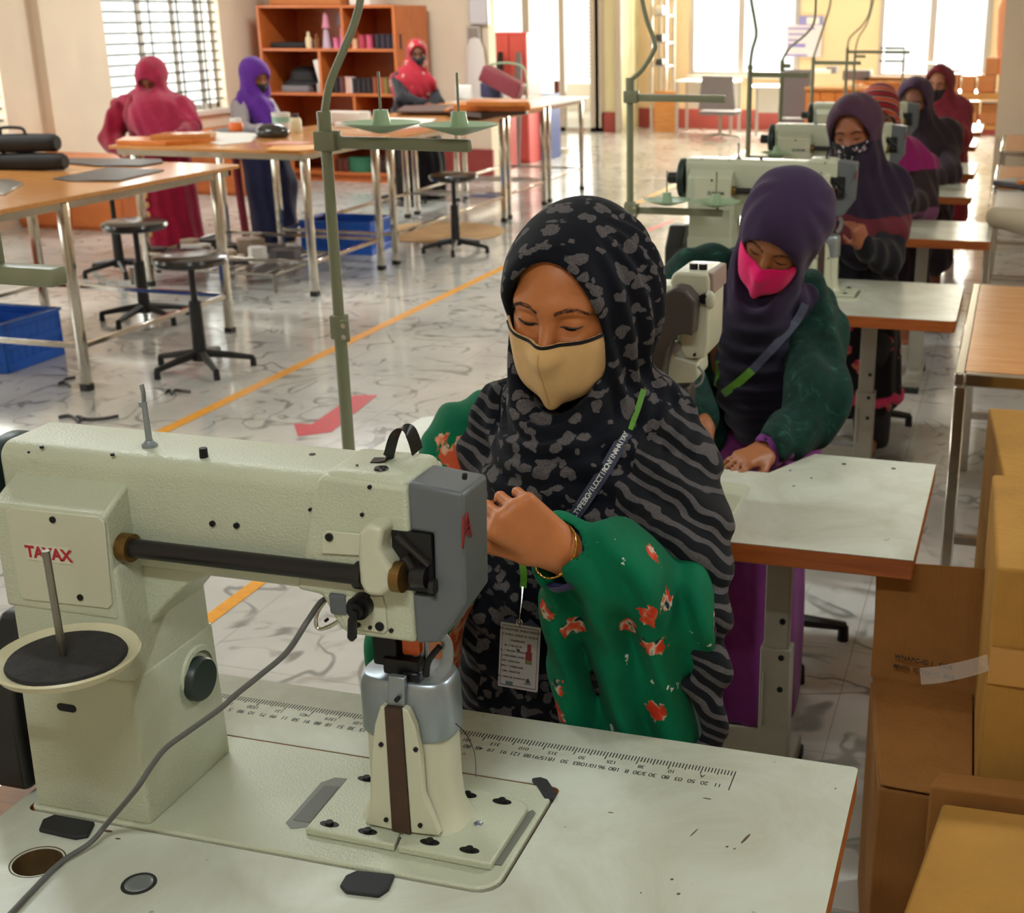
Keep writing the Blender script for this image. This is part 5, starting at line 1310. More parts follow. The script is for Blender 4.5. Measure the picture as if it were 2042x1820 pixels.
MB().lathe([(0, .0215), (.04, .0225), (.064, .0215), (.066, .018), (.064, .014)], c=D1, n=48).build('felt_pad', M_felt, d)
MB().cyl(D1 + Vector((-.004, 0, .01)), D1 + Vector((-.006, .0, .150)), .0044, n=16).build('spool_pin', M_steel_d, d)
# cable over the column and along the table
pts = [atY(x, y, Y) for x, y, Y in ((660, 1190, 1.30), (640, 1200, 1.26), (612, 1240, 1.20), (572, 1300, 1.19), (520, 1345, 1.185), (470, 1385, 1.18), (440, 1412, 1.175), (380, 1455, 1.168), (330, 1492, 1.16), (300, 1530, 1.152), (270, 1575, 1.142))]
pts += [atZ(x, y, ZS + h) for x, y, h in ((215, 1640, .03), (180, 1680, .012), (120, 1720, .006), (60, 1780, .005), (20, 1822, .005), (-40, 1880, .005))]
o = MB().tube(catmull(pts, 8), .0034, n=10).build('cable', plain('grey_cable', (92, 92, 90), .5)); orient(o, 'grey cable hanging from the machine head and running over the nearest table', 'cable')
# bar end of a stand at the picture edge
a = atY(-40, 555, 1.35); b = atY(118, 549, 1.35)
t = thing('stand_bar', 'olive green stand bar with a square post at the picture edge', 'thread stand bar', (a.x, 1.35, a.z))
MB().rbox((a.x - .3, 1.335, b.z - .013), (b.x, 1.365, b.z + .010), .003, 2).build('bar', M_green, t)
MB().rbox((a.x + .008, 1.338, b.z + .008), (a.x + .033, 1.362, b.z + .16), .003, 2).build('upright', M_green, t)
MB().cyl((a.x - .25, 1.35, .0), (a.x - .25, 1.35, b.z + .02), .013, n=14).build('pole', M_green, t)
# ------------------------------------------------------------------ signed-distance modelling for the people and their clothes
F32 = np.float32
def V3(p): return np.array(p, F32)
def rc(p, a, b, r1, r2):
    a = V3(a); b = V3(b); pa = p - a; ba = b - a
    h = np.clip(pa @ ba / max(float(ba @ ba), 1e-9), 0, 1)
    return np.linalg.norm(pa - h[:, None] * ba, axis=1) - (r1 + (r2 - r1) * h)
def ell(p, c, r, R=None):
    q = p - V3(c)
    if R is not None: q = q @ R
    r = V3(r)
    k0 = np.linalg.norm(q / r, axis=1); k1 = np.linalg.norm(q / (r * r), axis=1) + 1e-6
    return k0 * (k0 - 1) / k1
def smin(a, b, k):
    h = np.clip(.5 + .5 * (b - a) / k, 0, 1)
    return b * (1 - h) + a * h - k * h * (1 - h)
def smax(a, b, k): return -smin(-a, -b, k)
def chain(p, pts, rad, k=.02):
    d = None
    for i in range(len(pts) - 1):
        e = rc(p, pts[i], pts[i + 1], rad[i], rad[i + 1]); d = e if d is None else smin(d, e, k)
    return d
def grouped(fn, c, R):
    c = V3(c)
    def f(p):
        d = np.linalg.norm(p - c, axis=1) - R
        m = d < .04
        out = d.astype(F32)
        if m.any(): out[m] = fn(p[m])
        return out
    return f
def wob(p, s, seed=0):
    """cheap smooth noise in -1..1"""
    r = np.random.RandomState(seed); o = 0
    for k in range(4):
        w = r.normal(size=3).astype(F32); w /= np.linalg.norm(w); o = o + np.sin(p @ w * (s * (1 + .6 * k)) + r.rand() * 6.28) / (1 + .5 * k)
    return o * .45
def snets(F, org, h):
    nx, ny, nz = F.shape
    neg = F < 0
    cnt = np.zeros((nx - 1, ny - 1, nz - 1), np.int8)
    for i in (0, 1):
        for j in (0, 1):
            for k in (0, 1): cnt += neg[i:nx - 1 + i, j:ny - 1 + j, k:nz - 1 + k]
    act = (cnt > 0) & (cnt < 8)
    cells = np.argwhere(act)
    vid = -np.ones(act.shape, np.int64); vid[act] = np.arange(len(cells))
    acc = np.zeros((len(cells), 3)); n = np.zeros(len(cells))
    C = [(i, j, k) for i in (0, 1) for j in (0, 1) for k in (0, 1)]
    for a in C:
        for ax in range(3):
            if a[ax]: continue
            b = list(a); b[ax] = 1
            fa = F[cells[:, 0] + a[0], cells[:, 1] + a[1], cells[:, 2] + a[2]]; fb = F[cells[:, 0] + b[0], cells[:, 1] + b[1], cells[:, 2] + b[2]]
            m = (fa < 0) != (fb < 0)
            t = fa[m] / (fa[m] - fb[m])
            pt = np.tile(np.array(a, float), (m.sum(), 1)); pt[:, ax] += t
            acc[m] += pt; n[m] += 1
    v = (cells + acc / n[:, None]) * h + org
    faces = []
    for ax in range(3):
        u, w = [(1, 2), (2, 0), (0, 1)][ax]
        sl0 = [slice(None)] * 3; sl1 = [slice(None)] * 3
        sl0[ax] = slice(0, -1); sl1[ax] = slice(1, None)
        A = neg[tuple(sl0)]; B = neg[tuple(sl1)]
        e = np.argwhere(A != B)
        e = e[(e[:, u] > 0) & (e[:, w] > 0) & (e[:, u] < F.shape[u] - 1) & (e[:, w] < F.shape[w] - 1)]
        if not len(e): continue
        s = A[e[:, 0], e[:, 1], e[:, 2]]
        def cell(du, dw):
            c = e.copy(); c[:, u] -= du; c[:, w] -= dw
            return vid[c[:, 0], c[:, 1], c[:, 2]]
        q = np.stack([cell(1, 1), cell(0, 1), cell(0, 0), cell(1, 0)], 1)
        q[~s] = q[~s][:, ::-1]
        faces.append(q)
    f = np.concatenate(faces); f = f[(f >= 0).all(1)]
    return v, f
def sdf_field(fn, lo, hi, h):
    lo = np.array(lo, float); hi = np.array(hi, float)
    nc = np.ceil((hi - lo) / (4 * h)).astype(int)
    g = [lo[i] + 4 * h * np.arange(nc[i] + 1) for i in range(3)]
    P = np.stack(np.meshgrid(*g, indexing='ij'), -1).reshape(-1, 3).astype(F32)
    F = fn(P).reshape(nc + 1).astype(F32)
    for ax in range(3):                      # linear upsample by four
        a = np.take(F, range(F.shape[ax] - 1), ax); b = np.take(F, range(1, F.shape[ax]), ax)
        st = np.stack([a + (b - a) * t for t in (0, .25, .5, .75)], ax + 1)
        sh = list(F.shape); sh[ax] = (F.shape[ax] - 1) * 4
        st = st.reshape(sh)
        F = np.concatenate([st, np.take(F, [-1], ax)], ax)
    m = np.abs(F) < 7 * h
    idx = np.argwhere(m)
    pts = (lo + h * idx).astype(F32)
    out = np.empty(len(pts), F32)
    for s in range(0, len(pts), 400000): out[s:s + 400000] = fn(pts[s:s + 400000])
    F[m] = out
    return F, lo
def sdf_obj(name, fn, lo, hi, h, mat, parent, label=None, smooth_it=1):
    F, org = sdf_field(fn, lo, hi, h)
    F = np.pad(F, 1, constant_values=1.0); org = org - h
    v, f = snets(F, org, h)
    me = bpy.data.meshes.new(name)
    me.from_pydata(v.tolist(), [], f.tolist())
    me.update()
    if smooth_it:
        bm = bmesh.new(); bm.from_mesh(me)
        # drop specks that are not part of the main surface
        seen = set(); comps = []
        for v0 in bm.verts:
            if v0.index in seen: continue
            st = [v0]; seen.add(v0.index); comp = []
            while st:
                x = st.pop(); comp.append(x)
                for e in x.link_edges:
                    y = e.other_vert(x)
                    if y.index not in seen: seen.add(y.index); st.append(y)
            comps.append(comp)
        if len(comps) > 1:
            big = max(len(c) for c in comps)
            for c in comps:
                if len(c) < big * .02:
                    for x in c: bm.verts.remove(x)
        for _ in range(smooth_it): bmesh.ops.smooth_vert(bm, verts=bm.verts, factor=.4, use_axis_x=True, use_axis_y=True, use_axis_z=True)
        bm.to_mesh(me); bm.free()
    return obj_from_mesh(name, me, mat, parent, label, smooth=180)
def march(fn, o, d, tmax=6., t0=0.):
    """first hit of a ray on a field"""
    d = np.array(d, float); d /= np.linalg.norm(d); o = np.array(o, float); t = t0
    for _ in range(160):
        s = float(fn((o + d * t)[None].astype(F32))[0])
        if s < 4e-4: break
        t += max(s * .7, 4e-4)
        if t > tmax: return None
    return Vector(o + d * t)
def hitpx(fn, px, py, near=.2): 
    r = march(fn, CAMP, ray(px, py), 12., near); return r

# ------------------------------------------------------------------ figure parts
def rot_head(yaw, pitch, roll):
    return np.array(Matrix.Rotation(math.radians(yaw), 3, 'Z') @ Matrix.Rotation(math.radians(pitch), 3, 'X') @ Matrix.Rotation(math.radians(roll), 3, 'Y'), F32)
def head_sdf(q):
    """head in its own frame: face towards -y, eye line at z = 0"""
    ax = np.abs(q[:, 0]); qs = np.stack([ax, q[:, 1], q[:, 2]], 1)
    d = ell(q, (0, .014, .034), (.074, .094, .076))
    d = smin(d, ell(q, (0, -.026, -.045), (.058, .060, .078)), .035)
    d = smin(d, ell(q, (0, -.060, -.100), (.026, .022, .022)), .035)
    d = smin(d, rc(qs, (.0, -.0755, .022), (.046, -.060, .020), .0125, .011), .022)      # brow
    d = smin(d, rc(qs, (.036, -.058, -.030), (.052, -.030, -.022), .020, .018), .03)      # cheek bones
    d = smax(d, -ell(qs, (.032, -.092, -.001), (.019, .016, .0125)), .016)               # sockets
    d = smin(d, ell(qs, (.032, -.0660, -.0005), (.0165, .0125, .0118)), .006)             # lids over the eyeballs
    d = smin(d, rc(q, (0, -.078, .008), (0, -.104, -.036), .0085, .0125), .014)           # nose
    d = smin(d, ell(qs, (.011, -.094, -.039), (.009, .012, .008)), .008)
    d = smin(d, ell(q, (0, -.083, -.068), (.024, .010, .009)), .012)                      # lips
    d = smin(d, ell(qs, (.077, .012, -.010), (.009, .018, .030)), .01)                    # ears
    d = smin(d, rc(q, (0, .022, -.07), (0, .045, -.19), .054, .056), .03)                 # neck
    fr = np.exp(-((ax - .032) / .015) ** 2) * (q[:, 1] < -.03)
    d = d + fr * (.0016 * np.exp(-((q[:, 2] - .0105 + 5. * (ax - .032) ** 2) / .0022) ** 2) + .0013 * np.exp(-((q[:, 2] + .0165 - 9. * (ax - .030) ** 2) / .0028) ** 2))
    d = d - .0012 * np.exp(-((ax - .030) / .012) ** 2 - ((q[:, 2] + .0125) / .004) ** 2) * (q[:, 1] < -.03)
    return d
def hand_prims(W, fwd, back, side, curl=(35, 45, 30), spread=.0, thumb=(.7, .65, -.25), s=1., grip=None):
    """W wrist, fwd along the palm, back = direction of the back of the hand, side = +1/-1 places the thumb along cross(back, fwd)*side"""
    W = Vector(W); f = Vector(fwd).normalized(); b = Vector(back); b = (b - f * b.dot(f)).normalized(); t = b.cross(f) * side
    P = []
    kn = ((.083, .027, .0108), (.087, .009, .011), (.082, -.010, .0105), (.073, -.027, .0095))
    ln = (.070, .078, .072, .056)
    for (a, o, r), L, i in zip(kn, ln, range(4)):
        K = W + (f * a + t * o) * s
        P.append((W + (f * .012 + t * o * .62) * s, K, .0165 * s, r * 1.12 * s, .012))
        dr = f + t * (spread * (1.5 - i)); dr.normalize(); p = K
        angs = curl[i] if isinstance(curl[0], (tuple, list)) else curl
        ac = 0
        for j, (fr, an) in enumerate(zip((.45, .30, .25), angs)):
            ac += math.radians(an)
            dd = dr * math.cos(ac) - b * math.sin(ac)
            n = p + dd * L * fr * s
            P.append((p, n, (.0090 - .0009 * j) * s * (1 - .06 * i), (.0083 - .0009 * j) * s * (1 - .06 * i), .003)); p = n
    B = W + (f * .022 + t * .026 - b * .004) * s
    d1 = (f * thumb[0] + t * thumb[1] + b * thumb[2]).normalized()
    d2 = (f * (thumb[0] + .35) + t * (thumb[1] - .45) + b * (thumb[2] - .15)).normalized()
    M = B + d1 * .043 * s; E_ = M + d2 * .031 * s
    P += [(W + f * .015 * s, B, .016 * s, .014 * s, .012), (B, M, .0135 * s, .0105 * s, .008), (M, E_, .0102 * s, .0082 * s, .003)]
    def fn(p):
        d = None
        for a, e, r1, r2, k in P:
            x = rc(p, a, e, r1, r2); d = x if d is None else smin(d, x, k)
        return d
    return grouped(fn, W + f * .08 * s, .17 * s)
def hood_sdf(q, fat=1., rim=(.072, .110, -.026), back=1., rk=.014, peak=0.):
    """headscarf around the head frame with an oval opening for the face"""
    d = ell(q, (0, .026, .026), (.096 * fat, .130 * fat, .094 * fat))
    d = smin(d, ell(q, (0, .075 * back, .0), (.085 * fat, .085 * fat, .10 * fat)), .05)
    d = smin(d, ell(q, (0, -.012, -.10), (.088 * fat, .088 * fat, .085)), .06)
    if peak: d = smin(d, ell(q, (0, -.02, .12), (.04, .06, .03)), peak)
    hx, hz, cz = rim
    e = (np.sqrt((q[:, 0] / hx) ** 2 + ((q[:, 2] - cz) / hz) ** 2) - 1) * min(hx, hz)
    cut = np.maximum(e, q[:, 1] - (-.004))
    return smax(d, -cut, rk)
def mask_tent(q, full=1.):
    qs = np.stack([np.abs(q[:, 0]), q[:, 1], q[:, 2]], 1)
    t = rc(q, (0, -.0905, -.016), (0, -.112 * full, -.045), .006, .006)
    t = smin(t, rc(q, (0, -.112 * full, -.045), (0, -.094, -.122), .006, .007), .02)
    t = smin(t, rc(qs, (.058, -.030, -.015), (.060, -.020, -.060), .020, .016), .07)
    t = smin(t, ell(q, (0, -.036, -.062), (.066, .058, .070)), .045)
    t = smin(t, rc(qs, (.030, -.060, -.020), (.028, -.062, -.085), .020, .020), .04)
    return t
def mask_sdf(q, face, th=.0035, top=-.020, full=1.):
    t = smin(mask_tent(q, full), face - th, .012)
    d = smax(t, -(t + .0042), .001)
    zt_ = top + .035 * np.abs(q[:, 0])
    d = smax(d, q[:, 2] - zt_, .0015)
    d = smax(d, -(q[:, 2] + .150), .004)
    d = smax(d, q[:, 1] + .0, .004)
    return smax(d, np.abs(q[:, 0]) - .082, .003)
def tolocal(H, R, s):
    H = V3(H)
    return lambda p: ((p - H) @ R) / s
SKIN = {}
def skin(name, rgb):
    if name in SKIN: return SKIN[name]
    m = plain(name, rgb, .48, 0, .07, 30, (260, .12, .0008))
    b = m.node_tree.nodes['Principled BSDF']; b.inputs['Subsurface Weight'].default_value = .08; b.inputs['Subsurface Radius'].default_value = (.012, .005, .003); b.inputs['Subsurface Scale'].default_value = .6
    SKIN[name] = m; return m
M_brow = plain('eyebrow_hair', (62, 37, 23), .8)
M_lash = plain('eyelash_line', (22, 14, 12), .5)
M_maskblack = plain('black_mask_cloth', (34, 33, 40), .8)
M_sclera = plain('eye_white', (128, 104, 88), .3)
M_iris = plain('dark_iris', (22, 13, 9), .15)
def face_bits(root, face, H, R, s, look=-.0045, fine=False):
    """eyebrows and the lash line of lowered lids, laid on the face surface"""
    Hn = np.array(H, float)
    def place(x, z, off): 
        o = Hn + R @ (np.array([x, -.2, z]) * s); d = R @ np.array([0, 1., 0])
        h = march(face, o, d, .5)
        return Vector(h) - Vector(d) * off if h is not None else Vector(o + d * .12 * s)
    side = Vector(R @ np.array([0, 0, 1.]))
    rnd = random.Random(5)
    for sg in (-1, 1):
        if fine:                                  # many short hairs
            mb = MB(); br = catmull([Vector((x, 0, z)) for x, z in ((.012, .0185), (.022, .0235), (.034, .0255), (.046, .0225), (.055, .0155))], 8)
            for k in range(110):
                i = rnd.randrange(len(br) - 1); c = br[i].lerp(br[i + 1], rnd.random()); w = .0036 * (1 - .55 * (i / len(br)))
                x, z = c.x, c.z + rnd.uniform(-w, w)
                dx, dz = .0052, .0022 - .0042 * (i / len(br)) + rnd.uniform(-.0008, .0008)
                a, e = place(sg * x, z, .0002), place(sg * (x + dx), z + dz, .0002)
                mb.tube([a, a.lerp(e, .5) - (a.lerp(e, .5) - Vector(H)).normalized() * -.0002, e], [.0003, .00026, .0001], n=4)
            mb.build('eyebrow', M_brow, root)
        else:
            pts = [place(sg * x, z, .0006) for x, z in ((.014, .0205), (.024, .0245), (.036, .0255), (.047, .0215), (.054, .0155))]
            MB().tube(catmull(pts, 3), .001, n=6, flat=(.0038 * s, .0007, side)).build('eyebrow', M_brow, root)
        up_l = [(.0165, look + .0010), (.023, look + .0012), (.032, look + .0006), (.041, look + .0014), (.0485, look + .0030)]
        lo_l = [(.0165, look + .0010), (.023, look - .0022), (.032, look - .0036), (.041, look - .0018), (.0485, look + .0030)]
        if fine:
            U = catmull([Vector((x, 0, z)) for x, z in up_l], 4); D = catmull([Vector((x, 0, z)) for x, z in lo_l], 4)
            mb = MB(); A = [mb.bm.verts.new(place(sg * v.x, v.z, .0003)) for v in U]; B = [mb.bm.verts.new(place(sg * v.x, v.z, .0003)) for v in D]
            for i in range(len(A) - 1): mb.bm.faces.new((A[i], A[i + 1], B[i + 1], B[i]))
            eye = mb.build('eye', M_sclera, root)
            mb = MB(); n = len(U); i0, i1 = int(n * .28), int(n * .76)
            A = [mb.bm.verts.new(place(sg * U[i].x, U[i].z, .0006)) for i in range(i0, i1)]; B = [mb.bm.verts.new(place(sg * D[i].x, D[i].z, .0006)) for i in range(i0, i1)]
            for i in range(len(A) - 1): mb.bm.faces.new((A[i], A[i + 1], B[i + 1], B[i]))
            mb.build('iris', M_iris, eye)
            q = catmull([place(sg * x, z, .0005) for x, z in up_l], 4); n = len(q)
            MB().tube(q, [.0006 * s + .0008 * s * math.sin(PI * i / (n - 1)) for i in range(n)], n=6).build('eyelashes', M_lash, root)
        else:
            pts = [place(sg * x, (z + z2) / 2, .0004) for (x, z), (_, z2) in zip(up_l, lo_l)]
            q = catmull(pts, 4); n = len(q)
            MB().tube(q, [.0008 * s + .0017 * s * math.sin(PI * i / (n - 1)) for i in range(n)], n=6).build('eyelashes', M_lash, root)
def figure(key, label, root_xy, H, rot, s, face_rgb, joints, mats, h=.012, cape=None, dress=None, mask='black', hood=None, fine=None, folds=.006, category='person', group=None, hscarf=None, legs=None, mask_mat=None, bits=False):
    """joints: dict with chest, pelvis, shoulders (2), arms [(shoulder, elbow, wrist, fwd, back, side, curl)], feet [(hip, knee, ankle)]"""
    R = rot_head(*rot); L = tolocal(H, R, s)
    root = thing('person', label, category, (root_xy[0], root_xy[1], 0), group=group)
    J = joints
    hands = [hand_prims(a[2], a[3], a[4], a[5], a[6], s=s * .98) for a in J['arms']]
    neck = Vector(H) + Vector(R @ np.array([0, .04, -.17])) * s
    def face(p): return head_sdf(L(p)) * s
    fg = grouped(face, Vector(H) - Vector((0, 0, .03)), .25 * s)
    ch, pv = Vector(J['chest']), Vector(J['pelvis'])
    def body(p):
        d = fg(p)
        d = smin(d, rc(p, neck, ch, .052 * s, .10 * s), .05)
        d = smin(d, rc(p, ch, pv, .115 * s, .12 * s), .06)
        for sh, el, wr, *_ in J['arms']:
            d = smin(d, chain(p, [ch.lerp(Vector(sh), .4), sh], [.07 * s, .055 * s], .03), .05)
            d = smin(d, chain(p, [sh, el, wr], [.05 * s, .038 * s, .026 * s], .015), .02)
        for hn in hands: d = smin(d, hn(p), .014)
        for hip, kn, an in J.get('feet', ()):
            d = smin(d, chain(p, [hip, kn, an], [.085 * s, .058 * s, .036 * s], .02), .04)
            fdir = Vector((Vector(kn).x - Vector(hip).x, -1, 0)).normalized()
            d = smin(d, rc(p, Vector(an) - Vector((0, 0, .03)), Vector(an) + fdir * .15 - Vector((0, 0, .045)), .03, .026), .02)
        return d
    allp = [Vector(H), ch, pv] + [Vector(v) for a in J['arms'] for v in a[:3]] + [Vector(v) for f in J.get('feet', ()) for v in f]
    lo = [min(v[i] for v in allp) - .24 for i in range(3)]; hi = [max(v[i] for v in allp) + .24 for i in range(3)]
    lo[2] = max(lo[2], -.02)
    sdf_obj('body', body, lo, hi, min(h, .010), skin('skin_%s' % key, face_rgb), root)
    # headscarf with a cape over shoulders and chest
    hd = hood or {}
    def scarf(p):
        q = L(p)
        d = hood_sdf(q, **hd) * s
        if cape:
            for pts, rad, k in cape: d = smin(d, chain(p, pts, rad, .04), k)
        f = np.sin((p @ V3((.6, .5, .25))) * 95 + 2.2 * wob(p, 9, 3)) * folds
        zl = q[:, 2]
        d = d + f * np.clip((.02 - zl) / .10, 0.1, 1)
        return d
    pts_ = [Vector(H)] + [Vector(v) for c in (cape or ()) for v in c[0]]
    mr = max([max(c[1]) for c in (cape or ())] + [.17])
    lo2 = [min(v[i] for v in pts_) - mr - .06 for i in range(3)]; hi2 = [max(v[i] for v in pts_) + mr + .06 for i in range(3)]
    sdf_obj('headscarf', scarf, lo2, hi2, h * .8, mats['scarf'], root)
    if dress:
        def gown(p):
            d = None
            for pts, rad, k in dress:
                e = chain(p, pts, rad, .04); d = e if d is None else smin(d, e, k)
            f = np.sin((p @ V3((.8, .6, .04))) * 70 + 2.5 * wob(p, 6, 5)) * folds * 1.2
            return d + f
        pts_ = [Vector(v) for c in dress for v in c[0]]; mr = max(max(c[1]) for c in dress)
        lo2 = [min(v[i] for v in pts_) - mr - .05 for i in range(3)]; hi2 = [max(v[i] for v in pts_) + mr + .05 for i in range(3)]
        lo2[2] = max(lo2[2], .0)
        sdf_obj('dress', gown, lo2, hi2, h, mats['dress'], root)
    if mask:
        def mk(p):
            q = L(p); return mask_sdf(q, head_sdf(q)) * s
        c = Vector(H) + Vector(R @ np.array([0, -.05, -.06])) * s
        sdf_obj('face_mask', mk, [c[i] - .16 * s for i in range(3)], [c[i] + .16 * s for i in range(3)], .0028, mask_mat or M_maskblack, root)
    face_bits(root, fg, H, R, s)
    return dict(root=root, R=R, L=L, face=fg, scarf=scarf, body=body)
# ------------------------------------------------------------------ the woman at the nearest table
def leopard(name, stripes=True):
    m, nt, b = newmat(name)
    L = nt.links.new
    v0 = mapping(nt)
    dn = noise(nt, v0, 34, 2, .55)
    add = N(nt, 'ShaderNodeMixRGB' if False else 'ShaderNodeVectorMath', operation='SCALE'); L(dn.outputs['Color'], add.inputs[0]); add.inputs['Scale'].default_value = .034
    vv = N(nt, 'ShaderNodeVectorMath', operation='ADD'); L(v0, vv.inputs[0]); L(add.outputs[0], vv.inputs[1])
    vo = N(nt, 'ShaderNodeTexVoronoi', feature='F1'); vo.inputs['Scale'].default_value = 33; vo.inputs['Randomness'].default_value = .8
    sq = N(nt, 'ShaderNodeMapping'); sq.inputs['Scale'].default_value = (.9, .9, 1.35); sq.inputs['Rotation'].default_value = (0, .35, 0); L(vv.outputs[0], sq.inputs['Vector']); L(sq.outputs[0], vo.inputs['Vector'])
    spot = ramp(nt, vo.outputs['Distance'], [(.405, (1, 1, 1)), (.44, (0, 0, 0))])
    # a paler worn grain inside every spot
    gr = noise(nt, v0, 420, 2, .7)
    pale = ramp(nt, gr.outputs['Fac'], [(.35, lin((70, 66, 68))), (.7, lin((104, 98, 98)))])
    dark = lin((17, 19, 27))
    c1 = mixc(nt, spot, dark, pale)
    if stripes:
        mp = N(nt, 'ShaderNodeMapping'); mp.inputs['Rotation'].default_value = (.3, -.45, .3); L(v0, mp.inputs['Vector'])
        wv = N(nt, 'ShaderNodeTexWave', wave_type='BANDS', bands_direction='Z'); wv.inputs['Scale'].default_value = 15; wv.inputs['Distortion'].default_value = 6.5; wv.inputs['Detail'].default_value = 1.5; wv.inputs['Detail Scale'].default_value = .9
        L(mp.outputs[0], wv.inputs['Vector'])
        st = ramp(nt, wv.outputs['Fac'], [(.62, (0, 0, 0)), (.70, (1, 1, 1))])
        c2 = mixc(nt, st, lin((22, 23, 28)), mixc(nt, .35, pale, lin((80, 78, 80))))
        sx_ = N(nt, 'ShaderNodeSeparateXYZ'); L(v0, sx_.inputs[0])
        # striped border: the outer shoulder and arm side, and the hanging end on the other side
        a1 = math_n(nt, 'ADD', sx_.outputs['X'], math_n(nt, 'MULTIPLY', math_n(nt, 'SUBTRACT', 1.22, sx_.outputs['Z']), .28))
        nz = noise(nt, v0, 9, 1, .5)
        a2 = math_n(nt, 'ADD', a1, math_n(nt, 'MULTIPLY', math_n(nt, 'SUBTRACT', nz.outputs['Fac'], .5), .10))
        s1 = math_n(nt, 'GREATER_THAN', a2, .150)
        z1 = math_n(nt, 'LESS_THAN', sx_.outputs['Z'], 1.165)
        s2 = math_n(nt, 'LESS_THAN', sx_.outputs['X'], -.125)
        z2 = math_n(nt, 'LESS_THAN', sx_.outputs['Z'], 1.20)
        msk = math_n(nt, 'MAXIMUM', math_n(nt, 'MULTIPLY', s1, z1), math_n(nt, 'MULTIPLY', s2, z2))
        c1 = mixc(nt, msk, c1, c2)
    L(c1, b.inputs['Base Color'])
    b.inputs['Roughness'].default_value = .82; b.inputs['Specular IOR Level'].default_value = .12; b.inputs['Sheen Weight'].default_value = .03
    bump(nt, b, noise(nt, v0, 800, 1).outputs['Fac'], .2, .0006)
    return m
M_leo = leopard('leopard_scarf_cloth')
def floral_green(name='green_floral_cloth', vs=12.5, th=.235, stops=None):
    m, nt, b = newmat(name); L = nt.links.new
    v = mapping(nt)
    dn = noise(nt, v, 30, 3, .7)
    sc = N(nt, 'ShaderNodeVectorMath', operation='SCALE'); L(dn.outputs['Color'], sc.inputs[0]); sc.inputs['Scale'].default_value = .06
    vv = N(nt, 'ShaderNodeVectorMath', operation='ADD'); L(v, vv.inputs[0]); L(sc.outputs[0], vv.inputs[1])
    vo = N(nt, 'ShaderNodeTexVoronoi', feature='F1'); vo.inputs['Scale'].default_value = vs; L(vv.outputs[0], vo.inputs['Vector'])
    fl = ramp(nt, vo.outputs['Distance'], [(th, (1, 1, 1)), (th + .02, (0, 0, 0))])
    petal = ramp(nt, noise(nt, v, 48, 1).outputs['Fac'], [(.44, lin((196, 54, 30))), (.54, lin((206, 96, 62))), (.60, lin((200, 186, 168))), (.68, lin((24, 40, 50)))] if stops is None else stops)
    v2 = N(nt, 'ShaderNodeTexVoronoi', feature='F1'); v2.inputs['Scale'].default_value = 21; L(vv.outputs[0], v2.inputs['Vector'])
    dots = ramp(nt, v2.outputs['Distance'], [(.12, (1, 1, 1)), (.15, (0, 0, 0))])
    kk = math_n(nt, 'GREATER_THAN', noise(nt, v, 6, 1).outputs['Fac'], .56)
    g = ramp(nt, noise(nt, v, 9, 3).outputs['Fac'], [(.3, lin((0, 88, 58))), (.7, lin((3, 108, 72)))])
    c = mixc(nt, math_n(nt, 'MULTIPLY', dots, kk), g, lin((214, 208, 196)))
    c = mixc(nt, fl, c, petal)
    L(c, b.inputs['Base Color']); b.inputs['Roughness'].default_value = .7; b.inputs['Specular IOR Level'].default_value = .12; b.inputs['Sheen Weight'].default_value = .02
    bump(nt, b, noise(nt, v, 900, 1).outputs['Fac'], .15, .0005)
    return m
M_grn = floral_green()
M_grn2 = floral_green('green_floral_cloth_large', 6.2, .40, [(.42, lin((196, 84, 52))), (.52, lin((218, 140, 108))), (.64, lin((210, 176, 150)))])
M_beige = cloth('beige_mask_cloth', (214, 172, 116), .06, 700)
M_blacktrim = cloth('black_trim_cloth', (24, 22, 22), .1, 700)
M_purplecuff = cloth('purple_knit', (44, 34, 78), .2, 500)
A_ = atY
HS = 1.06
ROT = (-3, 15, 3)
R1 = rot_head(*ROT)
E1 = A_(1094, 646, 1.785)
H1 = E1 + Vector(R1 @ np.array([0, .080, 0])) * HS
L1 = tolocal(H1, R1, HS)
root1 = thing('person', 'woman in a black leopard print headscarf and beige mask working at the nearest machine', 'person', (H1.x, 1.93, 0))
face1 = grouped(lambda p: head_sdf(L1(p)) * HS, H1 - Vector((0, 0, .03)), .26)
neck1 = H1 + Vector(R1 @ np.array([0, .045, -.17])) * HS
chest1 = A_(1165, 1030, 1.94); pel1 = Vector((chest1.x - .02, 2.0, .60))
shL, elL, wrL = A_(1325, 950, 1.95), A_(1345, 1185, 1.725), A_(1112, 1096, 1.535)
shR, elR, wrR = A_(985, 900, 1.97), A_(868, 1110, 1.78), A_(842, 1262, 1.52)
kn1 = A_(978, 998, 1.455)
fw1 = (kn1 - wrL)
hL = hand_prims(wrL + fw1.normalized() * .012, fw1 + Vector((0, 0, .0)), Vector((.35, -.9, .35)), 1, ((78, 82, 40), (82, 84, 42), (84, 84, 44), (86, 82, 44)), thumb=(.8, .45, -.5), s=1.07)
hR = hand_prims(wrR, Vector((.5, -.9, -.25)), Vector((0, 0, 1)), -1, (30, 40, 25), s=1.0)
